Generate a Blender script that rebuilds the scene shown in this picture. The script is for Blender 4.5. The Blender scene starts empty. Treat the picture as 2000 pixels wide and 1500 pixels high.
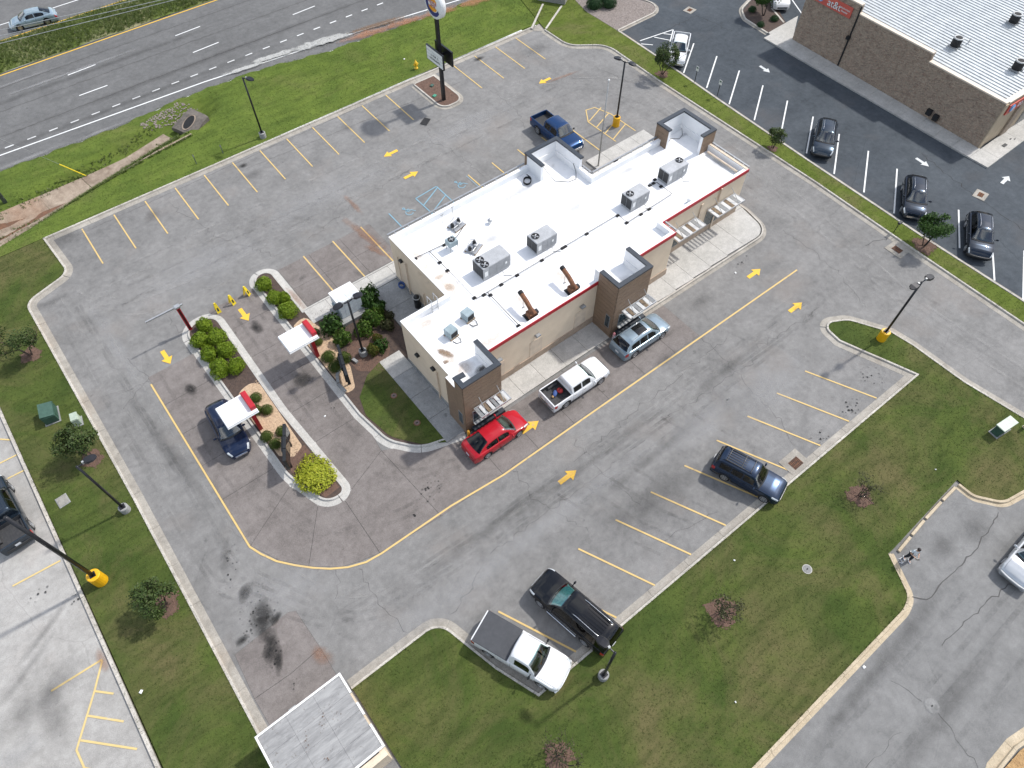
import bpy, bmesh, math, random
import numpy as np
from mathutils import Vector, Matrix
R = math.radians
C = bpy.context.scene.collection
rng = random.Random(7)

# ---------------------------------------------------------------- camera, sky, sun, exposure
sc = bpy.context.scene
cam = bpy.data.objects.new('camera', bpy.data.cameras.new('camera'))
C.objects.link(cam)
cam.location = (0, 0, 41.5)
cam.rotation_euler = (math.atan2(913, 1360), 0, R(51.55 - 90))
cam.data.sensor_width = 36
cam.data.lens = 1360 / 2000 * 36
cam.data.clip_end = 1000
sc.camera = cam

SUN_AZ, SUN_EL = R(-5), R(51)          # azimuth measured from +X
world = bpy.data.worlds.new('World'); sc.world = world; world.use_nodes = True
wn = world.node_tree; wn.nodes.clear()
w_out = wn.nodes.new('ShaderNodeOutputWorld'); w_bg = wn.nodes.new('ShaderNodeBackground')
w_sky = wn.nodes.new('ShaderNodeTexSky'); w_sky.sky_type = 'NISHITA'; w_sky.sun_disc = False
w_sky.sun_elevation = SUN_EL; w_sky.sun_rotation = R(90) - SUN_AZ
w_sky.dust_density = 2.0; w_sky.air_density = 1.0
# broken cumulus over the whole sky, as the car windows reflect it
w_tc = wn.nodes.new('ShaderNodeTexCoord'); w_no = wn.nodes.new('ShaderNodeTexNoise')
w_no.inputs['Scale'].default_value = 3.2; w_no.inputs['Detail'].default_value = 7; w_no.inputs['Roughness'].default_value = .6
w_rp = wn.nodes.new('ShaderNodeValToRGB'); w_rp.color_ramp.elements[0].position = .47; w_rp.color_ramp.elements[1].position = .60
w_mx = wn.nodes.new('ShaderNodeMix'); w_mx.data_type = 'RGBA'
w_mx.inputs[7].default_value = (7.6, 7.8, 8.1, 1)
wn.links.new(w_tc.outputs['Generated'], w_no.inputs['Vector']); wn.links.new(w_no.outputs['Fac'], w_rp.inputs['Fac'])
wn.links.new(w_rp.outputs['Color'], w_mx.inputs[0]); wn.links.new(w_sky.outputs['Color'], w_mx.inputs[6])
wn.links.new(w_mx.outputs[2], w_bg.inputs['Color']); w_bg.inputs['Strength'].default_value = .135
wn.links.new(w_bg.outputs['Background'], w_out.inputs['Surface'])
sun = bpy.data.objects.new('sun', bpy.data.lights.new('sun', 'SUN')); C.objects.link(sun)
sun.data.energy = 2.75; sun.data.angle = R(2.2); sun.data.color = (1, .965, .915)
sdir = Vector((math.cos(SUN_EL) * math.cos(SUN_AZ), math.cos(SUN_EL) * math.sin(SUN_AZ), math.sin(SUN_EL)))
sun.rotation_euler = sdir.to_track_quat('Z', 'Y').to_euler(); sun.location = sdir * 120
sc.view_settings.view_transform = 'Standard'; sc.view_settings.look = 'None'
sc.cycles.transparent_max_bounces = 32; sc.cycles.diffuse_bounces = 3; sc.cycles.glossy_bounces = 3; sc.cycles.max_bounces = 8
sc.view_settings.gamma = 1; sc.view_settings.exposure = .50; sc.view_settings.use_curve_mapping = False

# ---------------------------------------------------------------- node materials
def nd(nt, t, ins=None, **props):
    n = nt.nodes.new(t)
    for k, v in props.items(): setattr(n, k, v)
    for k, v in (ins or {}).items():
        s = n.inputs[k]
        if isinstance(v, bpy.types.NodeSocket): nt.links.new(v, s)
        else: s.default_value = v
    return n
def c4(c): return (c[0], c[1], c[2], 1)
class Mat:
    """a Principled material with a few short-hands for noise-driven colour"""
    def __init__(s, name, rough=.7, metal=0, spec=.5, space='world'):
        s.m = bpy.data.materials.new(name); s.m.use_nodes = True; s.nt = s.m.node_tree
        s.b = s.nt.nodes['Principled BSDF']; s.out = s.nt.nodes['Material Output']
        s.b.inputs['Roughness'].default_value = rough; s.b.inputs['Metallic'].default_value = metal
        s.b.inputs['Specular IOR Level'].default_value = spec
        s.vec = nd(s.nt, 'ShaderNodeNewGeometry').outputs['Position'] if space == 'world' else nd(s.nt, 'ShaderNodeTexCoord').outputs['Object']
    def scaled(s, sx, sy, sz=1, rot=0):
        return nd(s.nt, 'ShaderNodeMapping', {'Vector': s.vec, 'Scale': (sx, sy, sz), 'Rotation': (0, 0, rot)}).outputs[0]
    def noise(s, scale, detail=4, rough=.55, vec=None, dist=0):
        return nd(s.nt, 'ShaderNodeTexNoise', {'Vector': vec or s.vec, 'Scale': scale, 'Detail': detail, 'Roughness': rough, 'Distortion': dist}).outputs['Fac']
    def ramp(s, f, a, b):
        return nd(s.nt, 'ShaderNodeMapRange', {'Value': f, 'From Min': a, 'From Max': b}).outputs[0]
    def mix(s, f, a, b, mode='MIX'):
        n = nd(s.nt, 'ShaderNodeMix', data_type='RGBA', blend_type=mode)
        for i, v in ((0, f), (6, a), (7, b)):
            if isinstance(v, bpy.types.NodeSocket): s.nt.links.new(v, n.inputs[i])
            else: n.inputs[i].default_value = v if i == 0 else c4(v)
        return n.outputs[2]
    def math(s, op, a, b=0):
        n = nd(s.nt, 'ShaderNodeMath', operation=op)
        for i, v in ((0, a), (1, b)):
            if isinstance(v, bpy.types.NodeSocket): s.nt.links.new(v, n.inputs[i])
            else: n.inputs[i].default_value = v
        return n.outputs[0]
    def col(s, c):
        if isinstance(c, bpy.types.NodeSocket): s.nt.links.new(c, s.b.inputs['Base Color'])
        else: s.b.inputs['Base Color'].default_value = c4(c)
        return s
    def bump(s, f, strength=.3, dist=.02):
        n = nd(s.nt, 'ShaderNodeBump', {'Height': f, 'Strength': strength, 'Distance': dist})
        s.nt.links.new(n.outputs[0], s.b.inputs['Normal']); return s
M = {}
def simple(name, c, c2=None, scale=3, rough=.6, metal=0, spec=.5, bump=0, lo=.35, hi=.65, space='world', coat=0, detail=5, fine=0):
    k = Mat(name, rough, metal, spec, space)
    if c2 is None: c2 = tuple(v * .82 for v in c)
    f = k.noise(scale, detail); col = k.mix(k.ramp(f, lo, hi), c2, c)
    if fine:
        g = k.ramp(k.noise(fine, 2, .6), .3, .7); col = k.mix(.22, col, k.mix(g, tuple(v * .5 for v in c), tuple(min(1, v * 1.45) for v in c)))
    k.col(col)
    if bump: k.bump(k.noise(scale * 4, 3), bump, .02)
    if coat: k.b.inputs['Coat Weight'].default_value = coat; k.b.inputs['Coat Roughness'].default_value = .04
    M[name] = k.m; return k.m

def asphalt(name, dark, light, patch=.09, stain=.5, warm=None, cracks=.0, top=0):
    k = Mat(name, .86, 0, .35)
    big = k.ramp(k.noise(patch, 6, .62, dist=.6), .34, .66)
    col = k.mix(big, dark, light)
    mid = k.ramp(k.noise(.55, 6, .68, dist=.5), .34, .66)
    col = k.mix(.40, col, k.mix(mid, tuple(v * .74 for v in dark), tuple(v * 1.12 for v in light)))
    mid2 = k.ramp(k.noise(2.3, 6, .72), .34, .66)
    col = k.mix(.26, col, k.mix(mid2, tuple(v * .62 for v in dark), tuple(v * 1.18 for v in light)))
    st = k.ramp(k.noise(1.0, 4, .6, k.scaled(.06, .8)), .52, .74)          # wheel-path streaks along X
    col = k.mix(k.math('MULTIPLY', st, stain * .5), col, tuple(v * .66 for v in dark))
    st2 = k.ramp(k.noise(1.0, 4, .6, k.scaled(.9, .07)), .56, .78)
    col = k.mix(k.math('MULTIPLY', st2, stain * .4), col, tuple(v * .66 for v in dark))
    spots = k.ramp(k.noise(1.7, 3, .5), .70, .76)
    col = k.mix(k.math('MULTIPLY', spots, stain), col, tuple(v * .5 for v in dark))
    if warm: col = k.mix(k.math('MULTIPLY', k.ramp(k.noise(.21, 4), .55, .75), .5), col, warm)
    g = k.noise(24, 2, .7)
    col = k.mix(k.ramp(g, .25, .75), k.mix(1, col, (.68, .68, .68), 'MULTIPLY'), k.mix(1, col, (1.25, 1.25, 1.25), 'MULTIPLY'))
    if cracks:
        v = nd(k.nt, 'ShaderNodeTexVoronoi', {'Vector': k.vec, 'Scale': .11}, feature='DISTANCE_TO_EDGE')
        wv = nd(k.nt, 'ShaderNodeTexNoise', {'Vector': k.vec, 'Scale': .9, 'Detail': 5})
        ad = nd(k.nt, 'ShaderNodeMixRGB', {0: .55, 1: k.vec, 2: wv.outputs['Color']}, blend_type='ADD')
        k.nt.links.new(ad.outputs[0], v.inputs['Vector'])
        cr = k.ramp(v.outputs['Distance'], .0045, .001)
        cr = k.math('MULTIPLY', cr, k.ramp(k.noise(.12, 3), .47, .55))
        col = k.mix(k.math('MULTIPLY', cr, cracks), col, tuple(v * .35 for v in dark))
    if top:          # gutters are dirtier than the kerb tops
        z = nd(k.nt, 'ShaderNodeSeparateXYZ', {0: k.vec}).outputs['Z']; d = k.ramp(z, .13, .05)
        col = k.mix(d, k.mix(1, col, (top, top, top), 'MULTIPLY'), k.mix(1, col, (.88, .87, .85), 'MULTIPLY'))
    k.col(col); k.bump(k.noise(45, 3), .25, .01); M[name] = k.m
asphalt('asphalt_lot', (.142, .140, .136), (.246, .241, .233), .10, .45, (.215, .19, .17), .16)
asphalt('asphalt_road', (.105, .105, .104), (.160, .160, .158), .05, .45)
asphalt('asphalt_dark', (.030, .039, .049), (.074, .087, .100), .09, .3, (.085, .083, .084), .3)
asphalt('asphalt_street', (.150, .150, .147), (.218, .217, .212), .08, .4, None, .15)
asphalt('concrete_lot', (.275, .265, .248), (.405, .395, .375), .12, .45, (.45, .40, .36), .2)
asphalt('concrete_lane', (.143, .126, .117), (.222, .200, .188), .25, .6)
asphalt('concrete_walk', (.40, .39, .36), (.50, .485, .455), .3, .35)
asphalt('concrete_service', (.22, .225, .225), (.36, .36, .35), .35, .6)
asphalt('concrete_kerb', (.27, .25, .22), (.46, .435, .39), .4, .6, (.40, .33, .26), top=1.25)
asphalt('concrete_tan', (.40, .325, .22), (.53, .45, .33), .4, .5)
asphalt('concrete_ditch', (.15, .105, .075), (.40, .33, .26), .9, 1.2, (.30, .15, .08))

def grass_mat(name, g1, g2, brown, dirt=.3, b0=.5, b1=.68):
    k = Mat(name, .95, 0, .1)
    a = k.ramp(k.noise(.35, 6, .62, dist=.4), .34, .66)
    col = k.mix(a, g1, g2)
    col = k.mix(k.math('MULTIPLY', k.ramp(k.noise(.17, 6, .66, dist=.7), b0, b1), .85), col, brown)
    st = k.ramp(k.noise(1, 4, .6, k.scaled(.35, 1.6, 1, R(28))), .45, .72)
    col = k.mix(k.math('MULTIPLY', st, .6), col, tuple(v * .62 for v in g1))
    fine = k.noise(16, 3, .75)
    col = k.mix(k.ramp(fine, .25, .75), k.mix(1, col, (.74, .75, .7), 'MULTIPLY'), k.mix(1, col, (1.25, 1.22, 1.18), 'MULTIPLY'))
    k.col(col); k.bump(k.noise(22, 4, .7), .4, .03); M[name] = k.m
grass_mat('grass_north', (.078, .118, .024), (.116, .160, .032), (.138, .144, .050), b0=.50, b1=.76)
grass_mat('grass_south', (.046, .071, .018), (.080, .105, .027), (.118, .103, .050), b0=.45, b1=.68)
grass_mat('grass_median', (.075, .110, .024), (.13, .165, .045), (.27, .25, .16), b0=.42, b1=.62)
grass_mat('grass_strip', (.085, .118, .022), (.120, .150, .034), (.140, .125, .060), b0=.5, b1=.70)
simple('soil', (.17, .085, .05), (.10, .06, .04), 3, .95, fine=30, bump=.5)
simple('mulch_brown', (.085, .058, .045), (.050, .036, .032), 5, .95, fine=26, bump=.8)
simple('mulch_red', (.140, .083, .060), (.090, .056, .042), 4, .95, fine=26, bump=.8)
simple('mulch_tan', (.43, .28, .13), (.28, .17, .08), 4, .95, fine=26, bump=.8)
simple('pebble', (.52, .38, .25), (.34, .24, .16), 6, .85, fine=22, bump=.8)
simple('gravel_grey', (.25, .215, .195), (.17, .145, .13), 5, .95, fine=24, bump=.8)
simple('stone_grey', (.30, .29, .26), (.19, .185, .17), 7, .9, fine=20)
simple('pale_gravel', (.42, .42, .41), (.30, .29, .27), 3, .95, fine=22)

def paint_mat(name, c, under, wear=.5):
    k = Mat(name, .75)
    f = k.math('MAXIMUM', k.ramp(k.noise(9, 4, .7), .66, .74), k.ramp(k.noise(1.3, 4, .65), .60, .72))
    col = k.mix(k.math('MULTIPLY', f, wear), k.mix(k.noise(2, 3), tuple(v * .86 for v in c), c), under); k.col(col); M[name] = k.m
paint_mat('paint_yellow', (.62, .44, .17), (.25, .22, .17), .75)
paint_mat('paint_arrow', (.78, .47, .045), (.3, .27, .2), .75)
paint_mat('paint_faded', (.62, .47, .20), (.46, .44, .40), .8)
paint_mat('paint_white', (.72, .73, .72), (.12, .13, .14), .45)
paint_mat('paint_white_worn', (.58, .60, .60), (.09, .10, .11), 1.0)
paint_mat('paint_blue', (.20, .36, .45), (.22, .225, .225), 1.0)
paint_mat('paint_blue_worn', (.22, .29, .33), (.22, .225, .225), 1.0)

simple('stucco', (.72, .59, .445), (.65, .53, .395), 1.3, .9, bump=.15, fine=40)
simple('stucco_trim', (.68, .56, .43), None, 2, .9)
simple('stone_base', (.42, .325, .245), (.32, .245, .18), 4, .9, fine=12, bump=.4)
simple('siding_brown', (.235, .162, .108), (.188, .128, .085), 2, .55, space='object', fine=9)
simple('coping_dark', (.035, .043, .054), (.026, .032, .040), 3, .4, fine=30)
def membrane():
    k = Mat('membrane_white', .55)
    c = k.mix(k.ramp(k.noise(.6, 6, .65), .38, .62), (.74, .75, .76), (.83, .83, .83))
    d = k.math('MULTIPLY', k.ramp(k.noise(1.6, 6, .7), .64, .78), .28)
    c = k.mix(d, c, (.52, .48, .42))
    k.col(c); M['membrane_white'] = k.m
membrane()
simple('trim_white', (.78, .78, .77), (.70, .70, .69), 2, .4)
simple('trim_red', (.42, .012, .022), (.36, .010, .02), 2, .45)
simple('red_dark', (.30, .008, .016), (.24, .007, .013), 3, .45)
simple('metal_grey', (.36, .37, .38), (.27, .28, .29), 3, .45, .5, fine=20)
simple('metal_galv', (.48, .49, .50), (.36, .37, .38), 5, .4, .6, fine=20)
simple('cabinet_grey', (.40, .41, .425), (.32, .33, .34), 2, .5, .15, fine=14)
simple('coil_dark', (.045, .047, .050), (.03, .031, .033), 6, .6, .2, fine=30)
simple('cabinet_side', (.30, .31, .325), (.23, .24, .25), 2, .55, .15, fine=14)
simple('cabinet_blue', (.30, .37, .40), (.23, .29, .31), 3, .5, .1)
simple('cabinet_white', (.62, .66, .69), (.50, .54, .57), 3, .45, fine=8)
simple('rust', (.24, .105, .05), (.11, .055, .035), 6, .8, .2, fine=18)
simple('wood_old', (.30, .22, .14), (.15, .12, .09), 6, .85, fine=18)
simple('black_metal', (.018, .020, .023), (.012, .013, .015), 4, .4, .2)
simple('black_matt', (.014, .014, .015), (.009, .009, .010), 4, .8)
simple('pole_dark', (.022, .022, .026), (.014, .015, .018), 3, .35, .3)
simple('yellow_plastic', (.78, .43, .010), (.70, .37, .008), 3, .4)
simple('yellow_sign', (.80, .62, .03), (.72, .54, .02), 3, .45)
simple('orange_paint', (.70, .36, .03), (.58, .28, .02), 4, .5)
simple('pink_paint', (.62, .25, .27), (.52, .19, .21), 5, .5)
simple('hydrant_yellow', (.75, .48, .02), (.64, .38, .015), 6, .4)
simple('green_box', (.045, .10, .075), (.032, .075, .055), 3, .5)
simple('green_pale', (.40, .47, .38), (.32, .38, .31), 3, .5)
simple('green_lid', (.06, .30, .19), None, 3, .5)
simple('steel_pale', (.40, .41, .41), (.30, .31, .31), 6, .5, .3, fine=16)
simple('wood_pole', (.10, .13, .11), (.07, .085, .075), 6, .9)
simple('brick_wall_mat', (.36, .285, .215), (.22, .175, .135), 5, .9, fine=9)
simple('cap_cream', (.66, .57, .47), (.58, .50, .41), 2, .6)
simple('stucco_att', (.46, .37, .26), (.40, .32, .22), 2, .9)
simple('seam_roof', (.52, .545, .55), (.43, .455, .465), .7, .4, .1, fine=3)
simple('sign_red', (.60, .12, .085), (.52, .10, .075), 2, .4)
simple('sign_white', (.76, .77, .76), (.70, .71, .70), 2, .4)
simple('sign_blue', (.02, .025, .16), None, 2, .4)
simple('sign_sky', (.10, .36, .72), None, 2, .4)
simple('sign_orange', (.80, .33, .02), None, 2, .4)
simple('sign_black', (.03, .03, .035), None, 2, .5)
def weathered():
    k = Mat('roof_shingle', .85)
    v = k.scaled(.45, 2.2, 1, R(20))
    c = k.mix(k.ramp(k.noise(1.5, 7, .7, v, .5), .36, .64), (.20, .20, .20), (.33, .33, .325))
    c = k.mix(k.math('MULTIPLY', k.ramp(k.noise(2.6, 6, .72, v), .56, .70), .5), c, (.43, .43, .42))
    c = k.mix(k.math('MULTIPLY', k.ramp(k.noise(3.3, 6, .75), .60, .68), .8), c, (.11, .09, .075))
    k.col(c); k.bump(k.noise(9, 5, .7), .4, .01); M['roof_shingle'] = k.m
weathered()
simple('cover_grey', (.22, .222, .22), (.15, .152, .15), 9, .7, .2, fine=22)
simple('culvert_stone', (.155, .135, .115), (.085, .075, .066), 3, .9, fine=12, bump=.5)
simple('seat_grey', (.15, .15, .145), (.11, .11, .105), 6, .8)
simple('seat_tan', (.26, .20, .14), (.20, .155, .11), 6, .8)
simple('rubber', (.020, .020, .021), (.013, .013, .014), 8, .85)
simple('rim_silver', (.50, .51, .52), (.40, .41, .42), 8, .3, .85)
simple('chrome', (.72, .73, .74), None, 3, .12, 1)
simple('plate_white', (.62, .64, .66), None, 20, .5)
simple('lens_clear', (.62, .65, .66), (.45, .48, .5), 9, .08, .2, coat=1)
simple('lens_red', (.38, .012, .016), (.28, .008, .010), 9, .12, coat=1)
simple('lens_amber', (.60, .22, .03), None, 9, .15, coat=1)
simple('trim_plastic', (.022, .023, .025), None, 8, .6)
simple('tonneau', (.045, .048, .055), (.035, .038, .044), 5, .6)
simple('bed_liner', (.030, .031, .034), (.045, .045, .046), 5, .75)
simple('sunshade', (.34, .78, .74), (.16, .50, .50), 9, .35)
simple('bark', (.115, .085, .065), (.06, .045, .035), 9, .9)
simple('bark_dark', (.050, .042, .036), (.028, .024, .021), 9, .9)
simple('skin', (.50, .30, .21), None, 9, .55)
simple('hair_dark', (.020, .012, .011), None, 20, .5)
simple('cloth_white', (.62, .65, .66), (.48, .53, .55), 9, .85)
simple('cloth_navy', (.014, .018, .030), (.010, .013, .021), 9, .85)
simple('cloth_blue', (.05, .10, .28), None, 9, .8)
simple('cloth_red', (.45, .03, .03), None, 9, .7)
simple('shoe_white', (.75, .76, .77), None, 9, .6)
def glass_mat(name, tint, rough=.02):
    k = Mat(name, rough, 0, .5, 'object'); k.col(k.mix(k.ramp(k.noise(2.2, 4, .6), .35, .65), tuple(v * .45 for v in tint), tint)); M[name] = k.m
glass_mat('glass_dark', (.010, .012, .013)); glass_mat('glass_green', (.045, .085, .080)); glass_mat('glass_building', (.045, .065, .075))
def car_glass(name, tint, reflect=.0):
    k = Mat(name, .02); tr = nd(k.nt, 'ShaderNodeBsdfTransparent', {'Color': c4(tint)}); gl = nd(k.nt, 'ShaderNodeBsdfGlossy', {'Color': (1, 1, 1, 1), 'Roughness': .015})
    fr = nd(k.nt, 'ShaderNodeFresnel', {'IOR': 1.5}); mx = nd(k.nt, 'ShaderNodeMixShader', {0: k.math('ADD', fr.outputs[0], reflect)})
    k.nt.links.new(tr.outputs[0], mx.inputs[1]); k.nt.links.new(gl.outputs[0], mx.inputs[2]); k.nt.links.new(mx.outputs[0], k.out.inputs[0]); M[name] = k.m
car_glass('glass_screen', (.62, .80, .76), .09); car_glass('glass_side', (.16, .19, .19), .0)
def car_paint(name, c, metal=.0, rough=.24):
    k = Mat(name, rough, metal, .10, 'object')
    k.col(k.mix(k.ramp(k.noise(1.1, 5, .6), .35, .65), tuple(v * .88 for v in c), c))
    k.b.inputs['Coat Weight'].default_value = .62; k.b.inputs['Coat Roughness'].default_value = .02; M[name] = k.m
car_paint('car_red', (.40, .012, .022)); car_paint('car_white', (.72, .73, .74)); car_paint('car_silver', (.52, .54, .56), .35)
car_paint('car_silverblue', (.27, .345, .40), .45); car_paint('car_navy', (.012, .022, .055), .25); car_paint('car_blue', (.008, .040, .125), .3)
car_paint('car_black', (.004, .005, .007), .0); car_paint('car_greyblue', (.30, .38, .43), .4); car_paint('car_charcoal', (.026, .040, .058), .65); car_paint('car_midnight', (.014, .022, .036), .6)
car_paint('car_steel', (.016, .030, .060), .45)
def leaf_mat(name, a, b, c=None, fine=1):
    k = Mat(name, .6, 0, .3)
    col = k.mix(k.ramp(k.noise(2.6, 4, .6), .35, .65), a, b)
    if c: col = k.mix(k.math('MULTIPLY', k.ramp(k.noise(5, 3, .6), .56, .68), .7), col, c)
    col = k.mix(k.ramp(k.noise(19, 2, .6), .3, .7), k.mix(1, col, (1 - .4 * fine,) * 3, 'MULTIPLY'), k.mix(1, col, (1 + .35 * fine,) * 3, 'MULTIPLY'))
    k.col(col); k.b.inputs['Subsurface Weight'].default_value = 0
    tr = nd(k.nt, 'ShaderNodeBsdfTranslucent', {'Color': col}); mx = nd(k.nt, 'ShaderNodeMixShader', {0: .25})
    k.nt.links.new(k.b.outputs[0], mx.inputs[1]); k.nt.links.new(tr.outputs[0], mx.inputs[2]); k.nt.links.new(mx.outputs[0], k.out.inputs[0]); M[name] = k.m
leaf_mat('leaf_lime', (.115, .190, .008), (.215, .300, .020), (.09, .13, .012))
leaf_mat('leaf_yellow', (.27, .31, .018), (.40, .41, .035), (.19, .25, .014))
leaf_mat('leaf_box', (.062, .100, .014), (.100, .140, .026), (.07, .06, .02))
leaf_mat('leaf_dark', (.030, .072, .014), (.060, .125, .022), (.03, .05, .012))
leaf_mat('leaf_mid', (.048, .105, .014), (.092, .165, .024), (.14, .07, .03))
leaf_mat('leaf_autumn', (.085, .110, .018), (.140, .145, .025), (.23, .075, .03))
leaf_mat('leaf_tree', (.036, .068, .016), (.078, .112, .028), (.075, .055, .028))
leaf_mat('leaf_deep', (.020, .055, .018), (.036, .085, .028))
leaf_mat('leaf_sparse', (.050, .058, .022), (.085, .085, .035), (.08, .05, .03))
leaf_mat('blade_north', (.092, .138, .026), (.140, .190, .038), (.160, .165, .065), fine=.3)
leaf_mat('blade_south', (.056, .085, .020), (.094, .121, .032), (.120, .105, .050), fine=.3)
leaf_mat('blade_median', (.080, .125, .026), (.165, .205, .060), (.40, .38, .27), fine=.6)
# ---------------------------------------------------------------- mesh helpers
class MB:
    """collects vertices and faces of one mesh"""
    def __init__(s): s.v = []; s.f = []
    def add(s, vs, fs):
        n = len(s.v); s.v += [tuple(p) for p in vs]; s.f += [tuple(i + n for i in f) for f in fs]; return s
    def box(s, x0, x1, y0, y1, z0, z1):
        return s.add([(x0, y0, z0), (x1, y0, z0), (x1, y1, z0), (x0, y1, z0), (x0, y0, z1), (x1, y0, z1), (x1, y1, z1), (x0, y1, z1)],
                     [(3, 2, 1, 0), (4, 5, 6, 7), (0, 1, 5, 4), (1, 2, 6, 5), (2, 3, 7, 6), (3, 0, 4, 7)])
    def bev(s, x0, x1, y0, y1, z0, z1, b=.03):
        """box with its upper edges and corners chamfered"""
        vs = []
        for z, i in ((z0, 0), (z1 - b, 0), (z1, b)):
            vs += [(x0 + i, y0 + i, z), (x1 - i, y0 + i, z), (x1 - i, y1 - i, z), (x0 + i, y1 - i, z)]
        fs = [(3, 2, 1, 0), (8, 9, 10, 11)]
        for k in (0, 4):
            for j in range(4): fs.append((k + j, k + (j + 1) % 4, k + 4 + (j + 1) % 4, k + 4 + j))
        return s.add(vs, fs)
    def prism(s, pts, z0, z1):
        n = len(pts); a = sum(pts[i][0] * pts[(i + 1) % n][1] - pts[(i + 1) % n][0] * pts[i][1] for i in range(n))
        if a < 0: pts = pts[::-1]
        return s.add([(p[0], p[1], z0) for p in pts] + [(p[0], p[1], z1) for p in pts],
                     [tuple(range(n))[::-1], tuple(range(n, 2 * n))] + [(i, (i + 1) % n, n + (i + 1) % n, n + i) for i in range(n)])
    def ring(s, rings, cap0=True, cap1=True, loop=True):
        """loft of equal-length rings"""
        n = len(rings[0]); vs = [p for r in rings for p in r]; fs = []
        for k in range(len(rings) - 1):
            for i in range(n if loop else n - 1): fs.append((k * n + i, k * n + (i + 1) % n, (k + 1) * n + (i + 1) % n, (k + 1) * n + i))
        if cap0: fs.append(tuple(range(n))[::-1])
        if cap1: fs.append(tuple(range((len(rings) - 1) * n, len(rings) * n)))
        return s.add(vs, fs)
    def lathe(s, prof, x=0, y=0, n=14, cap0=True, cap1=True):
        return s.ring([[(x + r * math.cos(2 * math.pi * i / n), y + r * math.sin(2 * math.pi * i / n), z) for i in range(n)] for r, z in prof], cap0, cap1)
    def tube(s, pts, r, n=8, r1=None):
        pts = [Vector(p) for p in pts]; rs = []; m = len(pts); u = None
        for i, p in enumerate(pts):
            d = (pts[min(i + 1, m - 1)] - pts[max(i - 1, 0)]).normalized()
            if u is None: u = d.orthogonal().normalized()
            else: u = (u - d * u.dot(d)).normalized()
            w = d.cross(u); q = r if r1 is None else r + (r1 - r) * i / max(1, m - 1)
            rs.append([p + (u * math.cos(2 * math.pi * k / n) + w * math.sin(2 * math.pi * k / n)) * q for k in range(n)])
        return s.ring(rs)
    def ball(s, c, r, n=10, m=6):
        rx, ry, rz = r if hasattr(r, '__len__') else (r, r, r)
        return s.ring([[(c[0] + rx * math.sin(t) * math.cos(2 * math.pi * i / n), c[1] + ry * math.sin(t) * math.sin(2 * math.pi * i / n), c[2] - rz * math.cos(t)) for i in range(n)]
                       for t in [max(.05, math.pi * k / m) if k < m else math.pi - .05 for k in range(m + 1)]])
    def mesh(s, name):
        me = bpy.data.meshes.new(name); me.from_pydata(s.v, [], s.f); me.update(); return me
    def obj(s, name, mat, parent=None, smooth=False, loc=None, rz=0):
        return link(name, s.mesh(name), mat, parent, smooth, loc, rz)
def link(name, me, mat, parent=None, smooth=False, loc=None, rz=0):
    if mat and not me.materials: me.materials.append(M[mat] if isinstance(mat, str) else mat)
    if smooth: me.polygons.foreach_set('use_smooth', [True] * len(me.polygons))
    o = bpy.data.objects.new(name, me); C.objects.link(o)
    if parent: o.parent = parent
    if loc is not None: o.location = loc if len(loc) == 3 else (loc[0], loc[1], 0)
    o.rotation_euler.z = rz
    return o
def np_mesh(name, V, F):
    me = bpy.data.meshes.new(name); k = F.shape[1]
    me.vertices.add(len(V)); me.vertices.foreach_set('co', V.astype(np.float32).ravel())
    me.loops.add(F.size); me.loops.foreach_set('vertex_index', F.astype(np.int32).ravel())
    me.polygons.add(len(F)); me.polygons.foreach_set('loop_start', np.arange(0, F.size, k, dtype=np.int32))
    me.polygons.foreach_set('loop_total', np.full(len(F), k, dtype=np.int32)); me.update(calc_edges=True); return me
def smooth_by_angle(o, ang=35):
    me = o.data; bm = bmesh.new(); bm.from_mesh(me)
    for f in bm.faces: f.smooth = True
    for e in bm.edges:
        if len(e.link_faces) == 2 and e.calc_face_angle(0) > R(ang): e.smooth = False
    bm.to_mesh(me); bm.free(); return o
def tag(o, label=None, cat=None, group=None, kind=None):
    for k, v in (('label', label), ('category', cat), ('group', group), ('kind', kind)):
        if v: o[k] = v
    return o
def thing(name, label, cat, loc=(0, 0, 0), rz=0, group=None):
    o = bpy.data.objects.new(name, None); C.objects.link(o); o.location = loc if len(loc) == 3 else (loc[0], loc[1], 0)
    o.rotation_euler.z = rz; o.empty_display_size = .3
    return tag(o, label, cat, group)
def setting(name, label=None):
    o = bpy.data.objects.new(name, None); C.objects.link(o); return tag(o, label, None, None, 'structure')
def copy_tree(o, parent=None):
    c = o.copy(); C.objects.link(c); c.parent = parent
    for ch in [x for x in o.children]: copy_tree(ch, c)
    return c
def sheet(name, pts, z, mat, parent=None, kind=None, label=None):
    n = len(pts); a = sum(pts[i][0] * pts[(i + 1) % n][1] - pts[(i + 1) % n][0] * pts[i][1] for i in range(n))
    if a < 0: pts = pts[::-1]
    o = MB().add([(p[0], p[1], z) for p in pts], [tuple(range(n))]).obj(name, mat, parent)
    return tag(o, label, None, None, kind)
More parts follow.
